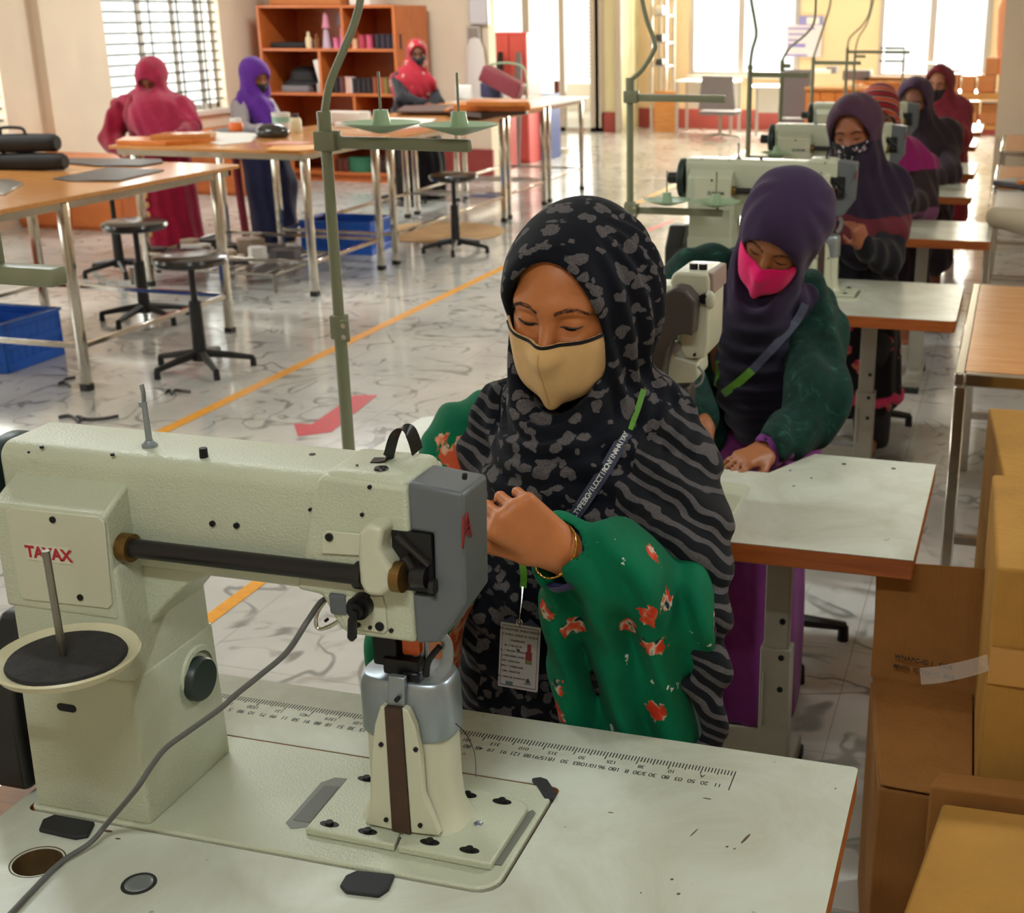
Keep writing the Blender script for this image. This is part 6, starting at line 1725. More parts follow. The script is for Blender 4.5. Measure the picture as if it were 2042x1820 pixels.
def body1(p):
    d = face1(p)
    d = smin(d, rc(p, neck1, chest1, .052, .10), .05)
    d = smin(d, rc(p, chest1, pel1, .12, .125), .06)
    for sh, el, wr in ((shL, elL, wrL), (shR, elR, wrR)):
        d = smin(d, rc(p, chest1.lerp(sh, .4), sh, .07, .055), .05)
        d = smin(d, chain(p, [sh, el, wr], [.05, .042, .031], .015), .02)
    d = smin(smin(d, hL(p), .016), hR(p), .014)
    for sx_ in (-.09, .09):
        hip = pel1 + Vector((sx_, 0, -.05)); kn = Vector((hip.x + sx_ * .3, 1.66, .50)); an = Vector((hip.x + sx_ * .3, 1.68, .09))
        d = smin(d, chain(p, [hip, kn, an], [.085, .06, .038], .02), .04)
        d = smin(d, rc(p, an - Vector((0, 0, .03)), an + Vector((0, -.15, -.045)), .032, .028), .02)
    return d
M_skin1 = skin('skin_warm_brown', (186, 112, 62))
sdf_obj('body', body1, (-1.0, 1.36, -.02), (-.12, 2.22, 1.50), .0031, M_skin1, root1)
# headscarf: hood, neck wrap, chest and shoulder drape, side fall over the far arm
c_ = lambda x, y, Y: A_(x, y, Y)
capeM = [([c_(1112, 830, 1.86), c_(1128, 890, 1.85), c_(1120, 985, 1.875)], [.072, .086, .105], .05),
         ([c_(1005, 860, 1.94), c_(1070, 830, 1.95), c_(1180, 815, 1.95), c_(1280, 840, 1.95), c_(1345, 905, 1.93)], [.045, .07, .088, .07, .058], .06),
         ([c_(1345, 905, 1.93), c_(1362, 1000, 1.85), c_(1372, 1095, 1.765), c_(1398, 1200, 1.71), c_(1408, 1330, 1.70), c_(1412, 1490, 1.71)], [.058, .060, .062, .034, .024, .022], .05),
         ([c_(1120, 985, 1.875), c_(1090, 1180, 1.88), c_(1060, 1440, 1.87)], [.13, .14, .13], .06),
         ([c_(1230, 960, 1.87), c_(1290, 1040, 1.82), c_(1345, 1090, 1.77)], [.085, .066, .052], .05),
         ([c_(978, 800, 1.90), c_(966, 890, 1.88), c_(962, 980, 1.86)], [.024, .032, .045], .03)]
chin1 = Vector(H1) + Vector(R1 @ np.array([0, -.06, -.12])) * HS
def scarf1(p):
    q = L1(p)
    d = hood_sdf(q, fat=1.02, rim=(.0705, .112, -.030), back=1.15, rk=.012) * HS
    # cloth that sags back from the crown and swells behind the cheek
    d = smin(d, ell(q, (.045, .05, -.03), (.075, .09, .10)) * HS, .04)
    for pts, rad, k in capeM: d = smin(d, chain(p, pts, rad, .04), k)
    # keep the front of the face free
    hx, hz, cz = .0705, .112, -.030
    e = (np.sqrt((q[:, 0] / hx) ** 2 + ((q[:, 2] - cz) / hz) ** 2) - 1) * hx
    d = smax(d, -np.maximum(e, q[:, 1] + .004) * HS, .010)
    # folds: along the cheek on the hood, swags below the chin, diagonal over the chest and arm
    up = np.clip((q[:, 2] + .16) / .06, 0, 1)
    side = np.clip((q[:, 0] - .045) / .05, 0, 1)
    ang = np.arctan2(q[:, 1] - .02, q[:, 0])
    f1 = np.sin(ang * 17 + q[:, 2] * 34 + 1.5 * wob(p, 14, 1)) * .0060 * up * side
    rim_ = np.exp(-((e - .016) / .006) ** 2) * (q[:, 1] < .0) * .0035
    r = np.linalg.norm(p - V3(chin1), axis=1)
    dn = np.clip((-.115 - q[:, 2]) / .05, 0, 1)
    w2 = np.exp(-np.clip(r - .06, 0, 9) / .10)
    f2 = np.sin(r * 210 + 1.6 * wob(p, 12, 2)) * .0075 * dn * w2
    f3 = np.sin((p @ V3((.55, .35, .80))) * 105 + 2.4 * wob(p, 8, 4)) * .0070 * dn * (1 - w2)
    f4 = np.sin((p @ V3((.9, .5, .05))) * 85 + 2.0 * wob(p, 7, 6)) * .0065 * np.clip((1.02 - p[:, 2]) / .10, 0, 1)
    return d + f1 - rim_ + f2 + f3 + f4
sdf_obj('headscarf', scarf1, (-1.02, 1.62, .60), (-.10, 2.20, 1.56), .0048, M_leo, root1)
# mask and its black trim
def mask1(p):
    q = L1(p); return mask_sdf(q, head_sdf(q), .0035, -.0185) * HS
cm = Vector(H1) + Vector(R1 @ np.array([0, -.05, -.07])) * HS
mo = sdf_obj('face_mask', mask1, [cm[i] - .13 for i in range(3)], [cm[i] + .13 for i in range(3)], .0022, M_beige, root1, label='beige face mask with black trim', smooth_it=2)
def on_head(fn, x, z, off):
    o = np.array(H1, float) + R1 @ (np.array([x, -.25, z]) * HS); d = R1 @ np.array([0, 1., 0])
    h = march(fn, o, d, .6); return Vector(h) - Vector(d) * off if h is not None else None
tr = [on_head(mask1, x, -.0202 + .035 * abs(x), .0006) for x in np.linspace(-.074, .074, 33)]
tr = [t for t in tr if t is not None and (t - Vector(H1)).length < .2]
MB().tube(tr, .002, n=8, flat=(.0030, .0014, Vector(R1 @ np.array([0, 0, 1.])))).build('mask_trim', M_blacktrim, mo)
sm = [on_head(mask1, 0.0 + .002 * math.sin(z * 40), z, .0002) for z in np.linspace(-.028, -.118, 14)]
sm = [t for t in sm if t is not None]
MB().tube(sm, .0009, n=6).build('mask_seam', cloth('beige_seam', (190, 150, 98), .05, 700), mo)
face_bits(root1, face1, H1, R1, HS, look=-.0040, fine=True)
# green kameez: sleeves and the fall of cloth below the raised arm
sleeveL = [([A_(1138, 1098, 1.555), A_(1230, 1138, 1.62), A_(1330, 1196, 1.69), A_(1345, 1190, 1.75)], [.052, .062, .062, .058], .03),
           ([A_(1140, 1165, 1.60), A_(1128, 1235, 1.645), A_(1140, 1330, 1.665), A_(1165, 1500, 1.67)], [.036, .034, .034, .036], .035),
           ([A_(1225, 1200, 1.64), A_(1235, 1290, 1.67), A_(1262, 1500, 1.69)], [.05, .046, .048], .04),
           ([A_(1318, 1215, 1.69), A_(1322, 1310, 1.70), A_(1346, 1500, 1.72)], [.056, .050, .050], .05)]
def sleeve1(p):
    d = None
    for pts, rad, k in sleeveL:
        e = chain(p, pts, rad, .03); d = e if d is None else smin(d, e, k)
    hang = np.clip((1.06 - p[:, 2]) / .10, 0, 1)
    f = (np.sin((p @ V3((.95, .35, .16))) * 78 + 2.0 * wob(p, 8, 11)) * .014 + np.sin((p @ V3((.9, .2, .4))) * 150 + 2 * wob(p, 9, 19)) * .004) * hang
    f += np.sin((p @ V3((.85, .2, .55))) * 95 + 2.0 * wob(p, 10, 12)) * .0075 * (1 - hang)
    d = d + f
    # hollow cuff around the wrist
    ax = (wrL - elL).normalized()
    cut = rc(p, wrL - ax * .03, wrL + ax * .2, .038, .040)
    return smax(d, -cut, .006)
sdf_obj('sleeve', sleeve1, (-.72, 1.44, .58), (-.14, 1.86, 1.20), .0045, M_grn, root1, label='green floral sleeve of the raised arm')
sleeveR = [([A_(985, 850, 1.94), A_(930, 880, 1.93), A_(880, 985, 1.88), A_(868, 1110, 1.78)], [.062, .062, .056, .055], .03),
           ([A_(868, 1110, 1.78), A_(842, 1240, 1.56)], [.055, .045], .03),
           ([A_(850, 1160, 1.72), A_(800, 1290, 1.70), A_(775, 1420, 1.70)], [.05, .048, .05], .04),
           ([A_(880, 1200, 1.72), A_(850, 1300, 1.72), A_(840, 1420, 1.72)], [.05, .045, .04], .04)]
def sleeve2(p):
    d = None
    for pts, rad, k in sleeveR:
        e = chain(p, pts, rad, .03); d = e if d is None else smin(d, e, k)
    return d + np.sin((p @ V3((.8, .5, .3))) * 100 + 2 * wob(p, 9, 13)) * .004
sdf_obj('sleeve', sleeve2, (-1.0, 1.46, .60), (-.62, 2.08, 1.30), .006, M_grn2, root1, label='green floral sleeve of the arm behind the machine')
# trousers under the table
def trousers1(p):
    d = rc(p, pel1 + Vector((-.08, 0, 0)), pel1 + Vector((.08, 0, 0)), .15, .15)
    for sx_ in (-.09, .09):
        hip = pel1 + Vector((sx_, 0, -.05)); kn = Vector((hip.x + sx_ * .3, 1.68, .50)); an = Vector((hip.x + sx_ * .3, 1.70, .14))
        d = smin(d, chain(p, [hip, kn, an], [.11, .085, .07], .02), .04)
    return d + np.sin((p @ V3((.8, .6, .3))) * 70 + 2 * wob(p, 7, 15)) * .004
sdf_obj('trousers', trousers1, (-.95, 1.5, .08), (-.30, 2.24, .78), .010, cloth('dark_green_trousers', (20, 60, 50), .2), root1)
# inner purple cuff and bangle
ax = (wrL - elL).normalized()
up_ = Vector((0, 0, 1)); s_ = ax.cross(up_).normalized(); u_ = s_.cross(ax)
def ring(c, r1, r2, n=40): return [c + s_ * (r1 * math.cos(2 * PI * i / n)) + u_ * (r2 * math.sin(2 * PI * i / n)) for i in range(n)]
cc = wrL - ax * .028
mb = MB(); 
R_ = [ring(wrL - ax * .012 - u_ * .010, .037, .042), ring(wrL - ax * .022 - u_ * .010, .038, .045), ring(wrL - ax * .05, .038, .040), ring(wrL - ax * .052, .035, .036), ring(wrL - ax * .014 - u_ * .010, .035, .040)]
Vr = [[mb.bm.verts.new(p) for p in r] for r in R_]
for A, B in zip(Vr, Vr[1:] + Vr[:1]):
    for j in range(40): mb.bm.faces.new((A[j], A[(j + 1) % 40], B[(j + 1) % 40], B[j]))
mb.build('cuff', M_purplecuff, root1, smooth=60)
mb = MB(); cb = wrL + ax * .004
M_gold = plain('gold_bangle', (196, 150, 66), .28, 1.)
for k in range(2): mb.tube([cb + s_ * (.0368 * math.cos(a)) + u_ * (.0385 * math.sin(a)) + ax * (.0011 * math.sin(a * 16 + k * PI)) - u_ * .002 for a in [2 * PI * i / 96 for i in range(96)]], .0011, n=6, closed=True)
mb.build('bangle', M_gold, root1)
# lanyard laid over the scarf, clip and name card
def ribbon(fn, pix, w, off, mat, name, parent, n=5, label=None):
    P = []
    for i in range(len(pix) - 1):
        for j in range(n):
            t = j / n; P.append((pix[i][0] + (pix[i + 1][0] - pix[i][0]) * t, pix[i][1] + (pix[i + 1][1] - pix[i][1]) * t))
    P.append(pix[-1])
    pts = [q for q in (hitpx(fn, x, y) for x, y in P) if q is not None]
    vd = [(CAMP - q).normalized() for q in pts]
    pts = [q + d * off for q, d in zip(pts, vd)]
    for _ in range(2): pts = [pts[0]] + [(pts[i - 1] + pts[i] * 2 + pts[i + 1]) / 4 for i in range(1, len(pts) - 1)] + [pts[-1]]
    sd = (pts[-1] - pts[0]).cross(vd[0]).normalized()
    MB().tube(pts, w, n=4, flat=(w, .0007, sd)).build(name, mat, parent, smooth=None, label=label)
    return pts, sd
M_lany = plain('navy_lanyard', (38, 42, 66), .6); M_lanyg = plain('green_lanyard', (92, 148, 40), .6)
pts, sd = ribbon(scarf1, [(1284, 776), (1272, 815), (1256, 856)], .0045, .002, M_lanyg, 'lanyard_end', root1, label='green stretch of the lanyard at the neck')
pts, sd = ribbon(scarf1, [(1250, 862), (1205, 940), (1165, 1000), (1128, 1052)], .0098, .0045, M_lany, 'lanyard', root1, label='navy lanyard band with white lettering')
txt = 'RIEALTYPEBGVIUOCTIRONYINAHAIYAY'
its = []
n_ = len(txt)
acc = [0]
for a, b in zip(pts, pts[1:]): acc.append(acc[-1] + (b - a).length)
def along(f):
    f = f * acc[-1]
    for i in range(len(pts) - 1):
        if acc[i + 1] >= f: t = (f - acc[i]) / max(1e-6, acc[i + 1] - acc[i]); return pts[i].lerp(pts[i + 1], t), (pts[i + 1] - pts[i]).normalized()
    return pts[-1], (pts[-1] - pts[-2]).normalized()
for i, ch in enumerate(txt):
    p, tdir = along(1 - (i + .6) / (n_ + .2)); vdir = (CAMP - p).normalized()
    x = -tdir; y = vdir.cross(x)
    its.append((ch, .0112, frame_mat(p + vdir * .0014, x, y), .0002, 1.))
texts('lanyard_lettering', its, plain('white_lettering', (206, 206, 200), .6), root1)
pts2, _ = ribbon(scarf1, [(1040, 1110), (1045, 1148), (1043, 1172)], .0052, .004, M_lanyg, 'lanyard_end', root1, label='green end of the lanyard above the clip')
cl = [hitpx(scarf1, x, y) + (CAMP - chest1).normalized() * .006 for x, y in ((1043, 1170), (1041, 1196), (1038, 1222), (1036, 1240))]
MB().tube(cl, [.0022, .0014, .0012, .0022], n=8).tube([cl[3] + Vector((math.cos(a) * .0045, 0, math.sin(a) * .006)) for a in [2 * PI * i / 14 for i in range(14)]], .0009, n=6, closed=True).build('clip', M_steel, root1)
cg = [hitpx(scarf1, x, y) for x, y in ((1004, 1238), (1084, 1252), (1066, 1376), (986, 1364))]
vdir = (CAMP - cg[0]).normalized()
cen = sum(cg, Vector()) / 4
Yc_ = min(q.y for q in cg) - .016
qd = [atY(x, y, Yc_ + dy) for x, y, dy in ((1005, 1240, .004), (1085, 1254, .004), (1066, 1378, -.008), (987, 1365, -.008))]
xa = (qd[1] - qd[0] + qd[2] - qd[3]).normalized(); ya = (qd[0] - qd[3] + qd[1] - qd[2]).normalized()
o0 = sum(qd, Vector()) / 4
wc = (qd[1] - qd[0]).length; hc = (qd[0] - qd[3]).length
Mc = frame_mat(o0, xa, ya)
badge = MB().prism(rrect(-wc / 2, -hc / 2, wc / 2, hc / 2, .002, 3), -.0008, .0008).move(Mc).build('name_card', plain('grey_card', (176, 170, 170), .4), root1)
MB().prism([(-wc / 2, hc / 2), (-wc * .22, hc / 2 + .012), (wc * .22, hc / 2 + .012), (wc / 2, hc / 2)], -.0006, .0006).move(Mc).build('holder_top', M_lany, badge, smooth=None)
ep = .0011
mb = MB()
def cbox(x0, y0, x1, y1, e=0.): mb.box((x0 * wc, y0 * hc, ep - .0002), (x1 * wc, y1 * hc, ep + e))
for a in ((-.45, .455, .45, .465), (-.45, -.465, .45, -.455), (-.45, -.46, -.44, .46), (.44, -.46, .45, .46)): cbox(*a)
mb.move(Mc).build('card_border', M_darkink, badge, smooth=None)
mb = MB(); cbox(.10 + .06, -.03, .30 + .02, .10); cbox(.19, .10, .29, .22)
mb.move(Mc).build('card_picture', plain('dull_red', (132, 40, 44), .5), badge, smooth=None)
mb = MB(); cbox(.155, -.09, .325, -.03); mb.move(Mc).build('card_picture_base', plain('dull_green', (112, 116, 70), .5), badge, smooth=None)
mb = MB(); cbox(-.31, -.455, -.13, -.40); cbox(.16, -.405, .33, -.385); mb.move(Mc).build('card_print', plain('dull_teal', (86, 104, 108), .5), badge, smooth=None)
mb = MB(); mb.prism([(.19 * wc, -.375 * hc), (.31 * wc, -.375 * hc), (.25 * wc, -.30 * hc)], ep - .0002, ep); mb.move(Mc).build('card_emblem', M_darkink, badge, smooth=None)
its = []
for s, x, y, sz in (('RICABOFNES. SNIRAVBEENIT', 0, .405, .0052), ('PI RORG. SVRNE RS. SERENE', .0, .325, .0048), ('ONLIFEELENE', -.06, .24, .0040), ('GR  2 TIR SICOE', -.17, .155, .0042), ('CL I  TRAGER OF SAROR', -.13, .075, .0042), ('2 VARDEIERIS. EOEN', -.15, -.005, .0042), ('DPY  OIGAORN', -.20, -.085, .0042), ('EFN  /  TARBE-SOER', -.16, -.165, .0042), ('DIRI.  VERERTER', -.18, -.245, .0042), ('RA 1 SREDICER. BAGIDE INODE', -.12, -.335, .0036)):
    its.append((s, sz, Mc @ Matrix.Translation((x * wc, y * hc, ep)), .00012, 1.))
texts('card_lettering', its, M_darkink, badge)
# ------------------------------------------------------------------ the other women
def lerpv(a, b, t): return Vector(a).lerp(Vector(b), t)
def shawl_green():
    m, nt, b = newmat('dark_green_shawl'); v = mapping(nt); L = nt.links.new
    n1 = noise(nt, v, 26, 4, .65, .8)
    L(ramp(nt, n1.outputs['Fac'], [(.35, lin((9, 36, 30))), (.58, lin((15, 52, 44))), (.72, lin((46, 86, 72)))]), b.inputs['Base Color'])
    b.inputs['Roughness'].default_value = .85; b.inputs['Sheen Weight'].default_value = .03; b.inputs['Specular IOR Level'].default_value = .2
    bump(nt, b, noise(nt, v, 300, 1).outputs['Fac'], .3, .001)
    return m
def print_cloth(name, base, c1, c2, s1=9., t=.24, rough=.8, zmax=None):
    """plain cloth with scattered printed motifs"""
    m, nt, b = newmat(name); v = mapping(nt); L = nt.links.new
    dn = noise(nt, v, 20, 2, .6)
    sc = N(nt, 'ShaderNodeVectorMath', operation='SCALE'); L(dn.outputs['Color'], sc.inputs[0]); sc.inputs['Scale'].default_value = .05
    vv = N(nt, 'ShaderNodeVectorMath', operation='ADD'); L(v, vv.inputs[0]); L(sc.outputs[0], vv.inputs[1])
    vo = N(nt, 'ShaderNodeTexVoronoi', feature='F1'); vo.inputs['Scale'].default_value = s1; L(vv.outputs[0], vo.inputs['Vector'])
    k = ramp(nt, vo.outputs['Distance'], [(t, (1, 1, 1)), (t + .03, (0, 0, 0))])
    if zmax:
        s_x = N(nt, 'ShaderNodeSeparateXYZ'); L(v, s_x.inputs[0]); k = math_n(nt, 'MULTIPLY', k, math_n(nt, 'LESS_THAN', s_x.outputs['Z'], zmax))
    c = mixc(nt, k, lin(base), ramp(nt, noise(nt, v, 40, 1).outputs['Fac'], [(.42, lin(c1)), (.58, lin(c2))]))
    L(c, b.inputs['Base Color']); b.inputs['Roughness'].default_value = rough; b.inputs['Specular IOR Level'].default_value = .2; b.inputs['Sheen Weight'].default_value = .1
    return m
def band_cloth(name, stops, scale, rot=(0, 0, 0), dist=2.):
    m, nt, b = newmat(name); v = mapping(nt, (1, 1, 1), rot); L = nt.links.new
    w_ = N(nt, 'ShaderNodeTexWave', wave_type='BANDS', bands_direction='Z'); w_.inputs['Scale'].default_value = scale; w_.inputs['Distortion'].default_value = dist; w_.inputs['Detail Scale'].default_value = 1.2
    L(v, w_.inputs['Vector'])
    L(ramp(nt, w_.outputs['Fac'], [(p, lin(c)) for p, c in stops]), b.inputs['Base Color'])
    b.inputs['Roughness'].default_value = .82; b.inputs['Specular IOR Level'].default_value = .2; b.inputs['Sheen Weight'].default_value = .1
    return m
def heights_cloth(name, stops, interp='CONSTANT'):
    """cloth whose woven bands change with height above the floor"""
    m, nt, b = newmat(name); v = mapping(nt); L = nt.links.new
    s_x = N(nt, 'ShaderNodeSeparateXYZ'); L(v, s_x.inputs[0])
    z = math_n(nt, 'ADD', math_n(nt, 'DIVIDE', s_x.outputs['Z'], 2.), math_n(nt, 'MULTIPLY', math_n(nt, 'SUBTRACT', noise(nt, v, 5, 2).outputs['Fac'], .5), .05))
    L(ramp(nt, z, [(p / 2., lin(c)) for p, c in stops], interp), b.inputs['Base Color'])
    b.inputs['Roughness'].default_value = .82; b.inputs['Specular IOR Level'].default_value = .2; b.inputs['Sheen Weight'].default_value = .1
    return m
M_purple = heights_cloth('dark_purple_hijab', [(.7, (16, 13, 27)), (1.0, (21, 15, 33)), (1.10, (44, 28, 56)), (1.4, (54, 35, 68))], 'LINEAR')
M_navy = cloth('midnight_cloth', (22, 20, 38), .2, 600)

# second woman: dark purple hijab, pink mask, green shawl, head bent to one side
Yw = 3.30
def B_(x, y, Y=Yw): return A_(x, y, Y)
rot2_ = (-12, 30, 24)
R2 = rot_head(*rot2_); S2 = 1.02
E2 = B_(1530, 514, 3.17)
H2 = E2 + Vector(R2 @ np.array([0, .080, 0])) * S2
L2 = tolocal(H2, R2, S2)
root2 = thing('person', 'woman in a dark purple headscarf and bright pink mask leaning over a table', 'person', (B_(1540, 760).x, 3.36, 0))
face2 = grouped(lambda p: head_sdf(L2(p)) * S2, H2 - Vector((0, 0, .03)), .25)
ch2 = B_(1500, 720, 3.36); pv2 = Vector((ch2.x + .02, 3.44, .56))
neck2 = H2 + Vector(R2 @ np.array([0, .045, -.15]))
shA, elA, wrA = B_(1618, 640, 3.38), B_(1632, 800, 3.10), A_(1512, 908, 2.90)
shB, elB, wrB = B_(1385, 560, 3.40), B_(1345, 720, 3.2), A_(1400, 850, 2.95)
hA = hand_prims(A_(1530, 900, 2.90), A_(1455, 925, 2.80) - A_(1530, 900, 2.90), Vector((0, -.2, 1)), 1, (22, 25, 15), spread=.12, thumb=(.8, .5, -.3), s=1.02)
hB = hand_prims(wrB, Vector((.1, -1, -.3)), Vector((0, 0, 1)), -1, s=.98)
def body2(p):
    d = face2(p)
    d = smin(d, rc(p, neck2, ch2, .05, .10), .05)
    d = smin(d, rc(p, ch2, pv2, .115, .12), .06)
    for sh, el, wr in ((shA, elA, wrA), (shB, elB, wrB)):
        d = smin(d, rc(p, ch2.lerp(sh, .4), sh, .07, .052), .05)
        d = smin(d, chain(p, [sh, el, wr], [.048, .038, .028], .015), .02)
    d = smin(smin(d, hA(p), .014), hB(p), .014)
    for sx_ in (-.09, .09):
        hip = pv2 + Vector((sx_ * .6, 0, -.04)); kn = Vector((hip.x + sx_ * .1, 3.06, .48)); an = Vector((hip.x + sx_ * .1, 3.12, .09))
        d = smin(d, chain(p, [hip, kn, an], [.085, .06, .038], .02), .04)
        d = smin(d, rc(p, an - Vector((0, 0, .03)), an + Vector((0, -.15, -.045)), .032, .028), .02)
    return d
M_skin2 = skin('skin_tan_brown', (160, 100, 62))
sdf_obj('body', body2, (-1.02, 2.66, -.02), (-.14, 3.62, 1.46), .0065, M_skin2, root2)
chin2 = H2 + Vector(R2 @ np.array([0, -.06, -.12]))
def scarf2(p):
    q = L2(p)
    rim = (.070, .098, -.040)
    d = hood_sdf(q, fat=1.06, rim=rim, back=1.1, rk=.010) * S2
    d = smin(d, ell(q, (0, .075, .03), (.10, .10, .10)) * S2, .04)
    for pts, rad, k in (([B_(1520, 590, 3.26), B_(1510, 660, 3.28), B_(1520, 760, 3.27), B_(1535, 860, 3.26)], [.07, .10, .115, .10], .05),
                        ([B_(1440, 590, 3.36), B_(1520, 600, 3.36), B_(1590, 620, 3.36)], [.07, .085, .07], .05)):
        d = smin(d, chain(p, pts, rad, .04), k)
    hx, hz, cz = rim
    e = (np.sqrt((q[:, 0] / hx) ** 2 + ((q[:, 2] - cz) / hz) ** 2) - 1) * hx
    d = smax(d, -np.maximum(e, q[:, 1] + .004), .010)
    ang = np.arctan2(q[:, 1] - .02, q[:, 0])
    f1 = np.sin(ang * 9 + q[:, 2] * 30 + 1.2 * wob(p, 10, 21)) * .0035 * np.clip((np.abs(q[:, 0]) - .04) / .05, 0, 1)
    dn = np.clip((-.10 - q[:, 2]) / .05, 0, 1)
    f2 = np.sin(np.linalg.norm(p - V3(chin2), axis=1) * 130 + 1.6 * wob(p, 9, 22)) * .006 * dn
    return d + f1 + f2
sdf_obj('headscarf', scarf2, (-.98, 3.0, .70), (-.16, 3.66, 1.50), .006, M_purple, root2)
# black under-cap at the forehead
def cap2(p):
    q = L2(p)
    d = head_sdf(q) - .006
    d = np.maximum(d, -(q[:, 2] - .050)); d = np.maximum(d, q[:, 1] - .03)
    return d * S2
sdf_obj('under_cap', cap2, [H2[i] - .15 for i in range(3)], [H2[i] + .16 for i in range(3)], .004, M_maskblack, root2)
def mask2(p):
    q = L2(p); return mask_sdf(q, head_sdf(q), .0035, -.014, 1.02) * S2
cm2 = H2 + Vector(R2 @ np.array([0, -.05, -.07]))
sdf_obj('face_mask', mask2, [cm2[i] - .15 for i in range(3)], [cm2[i] + .15 for i in range(3)], .0026, cloth('pink_mask_cloth', (232, 22, 108), .04, 700), root2, label='bright pink face mask', smooth_it=2)
face_bits(root2, face2, H2, R2, S2, fine=True)
def shawl2(p):
    d = chain(p, [B_(1470, 545, 3.42), B_(1400, 552, 3.40), B_(1350, 595, 3.36), B_(1338, 720, 3.22), A_(1385, 830, 2.99)], [.06, .078, .075, .068, .055], .04)
    d = smin(d, chain(p, [B_(1595, 600, 3.42), B_(1625, 660, 3.36), B_(1633, 795, 3.11), B_(1600, 850, 3.04)], [.07, .075, .078, .066], .04), .04)
    d = smin(d, chain(p, [B_(1470, 555, 3.46), B_(1600, 600, 3.46)], [.08, .08], .04), .05)
    d = smin(d, chain(p, [B_(1600, 850, 3.05), A_(1548, 886, 2.93)], [.062, .052], .03), .03)
    d = smin(d, chain(p, [B_(1370, 640, 3.32), B_(1420, 900, 3.28), B_(1440, 1080, 3.3)], [.06, .05, .05], .03), .05)
    d = smin(d, chain(p, [B_(1600, 720, 3.30), B_(1585, 870, 3.2)], [.07, .06], .03), .05)
    f = np.sin((p @ V3((.75, .5, -.35))) * 75 + 2.2 * wob(p, 7, 23)) * .007
    ax_ = (A_(1512, 908, 2.90) - B_(1600, 850, 3.05)).normalized(); w_ = A_(1535, 895, 2.91)
    return smax(d + f, -rc(p, w_ + ax_ * .005, w_ + ax_ * .2, .036, .04), .006)
sdf_obj('shawl', shawl2, (-1.08, 2.78, .50), (-.12, 3.60, 1.34), .0065, shawl_green(), root2)
def cuff2(p):
    a = A_(1566, 884, 2.955); b = A_(1532, 899, 2.915)
    d = rc(p, a, b, .041, .043); return smax(d, -rc(p, b, b + (b - a) * 3, .034, .036), .004) + np.sin(p[:, 0] * 160) * .002
sdf_obj('cuff', cuff2, (-.62, 2.82, .70), (-.30, 3.06, .95), .005, cloth('violet_cuff', (112, 44, 120), .15, 500), root2)
def skirt2(p):
    d = chain(p, [pv2 + Vector((0, 0, .06)), Vector((pv2.x, 3.26, .50))], [.17, .16], .04)
    d = smin(d, chain(p, [Vector((pv2.x - .08, 3.08, .50)), Vector((pv2.x - .09, 3.06, .04))], [.13, .16], .04), .05)
    d = smin(d, chain(p, [Vector((pv2.x + .05, 3.10, .50)), Vector((pv2.x + .04, 3.08, .04))], [.125, .15], .04), .05)
    return d + np.sin((p @ V3((.9, .5, .02))) * 62 + 2 * wob(p, 5, 24)) * .009 * np.clip((.7 - p[:, 2]) / .3, 0, 1)
sdf_obj('skirt', skirt2, (-.95, 2.80, .02), (-.05, 3.68, .82), .010, cloth('magenta_skirt_cloth', (118, 44, 112), .15, 500), root2)
pts, sd = ribbon(scarf2, [(1606, 606), (1590, 640), (1545, 690), (1500, 738)], .0105, .006, M_lany, 'lanyard', root2, n=4)
pts, sd = ribbon(scarf2, [(1500, 738), (1470, 765), (1442, 785)], .0105, .006, M_lanyg, 'lanyard_end', root2, n=4, label='green end of the lanyard')
pts, sd = ribbon(scarf2, [(1432, 720), (1430, 760), (1416, 800)], .005, .006, M_lanyg, 'lanyard_end', root2, n=4, label='thin green lanyard strand')

# third woman: flowered black mask, plum hooded scarf, hand raised at the needle
def C_(x, y, Y=5.55): return A_(x, y, Y)
def hang_dress(ch, pv, w=.17, zb=.3, seat=True, fwd=-.33):
    return [([ch, pv], [w * .92, w], .05), ([pv, (pv[0], pv[1] + fwd, .50)], [w * 1.05, w * .9], .06), ([(pv[0] - .09, pv[1] + fwd, .50), (pv[0] - .10, pv[1] + fwd, zb)], [.12, .13], .05), ([(pv[0] + .09, pv[1] + fwd, .50), (pv[0] + .10, pv[1] + fwd, zb)], [.12, .13], .05)]
def sleeve(a, r=(.066, .058, .050)): return ([a[0], a[1], lerpv(a[1], a[2], .92)], list(r), .03)
def seat_legs(pv, fwd=-.36): return [((pv[0] + s_ * .09, pv[1], pv[2] - .04), (pv[0] + s_ * .12, pv[1] + fwd, .48), (pv[0] + s_ * .12, pv[1] + fwd + .04, .09)) for s_ in (-1, 1)]
E3 = C_(1692, 276, 5.42); rot3 = (-6, 16, -6); R3 = rot_head(*rot3); H3 = E3 + Vector(R3 @ np.array([0, .08, 0]))
ch3 = C_(1718, 430, 5.60); pv3 = (ch3.x, 5.66, .56)
aR = (C_(1785, 400, 5.60), C_(1770, 520, 5.30), C_(1722, 490, 5.12), Vector((-.25, -.4, .85)), Vector((.5, -.7, .3)), 1, ((30, 40, 25), (50, 50, 30), (65, 60, 35), (72, 60, 35)))
aL = (C_(1650, 400, 5.60), C_(1625, 510, 5.35), C_(1650, 540, 5.12), Vector((.2, -1, -.1)), Vector((0, 0, 1)), -1, (25, 35, 20))
M_plum = heights_cloth('plum_scarf_cloth', [(0, (36, 26, 40)), (.86, (96, 36, 44)), (.975, (40, 28, 46)), (1.27, (74, 46, 66))])
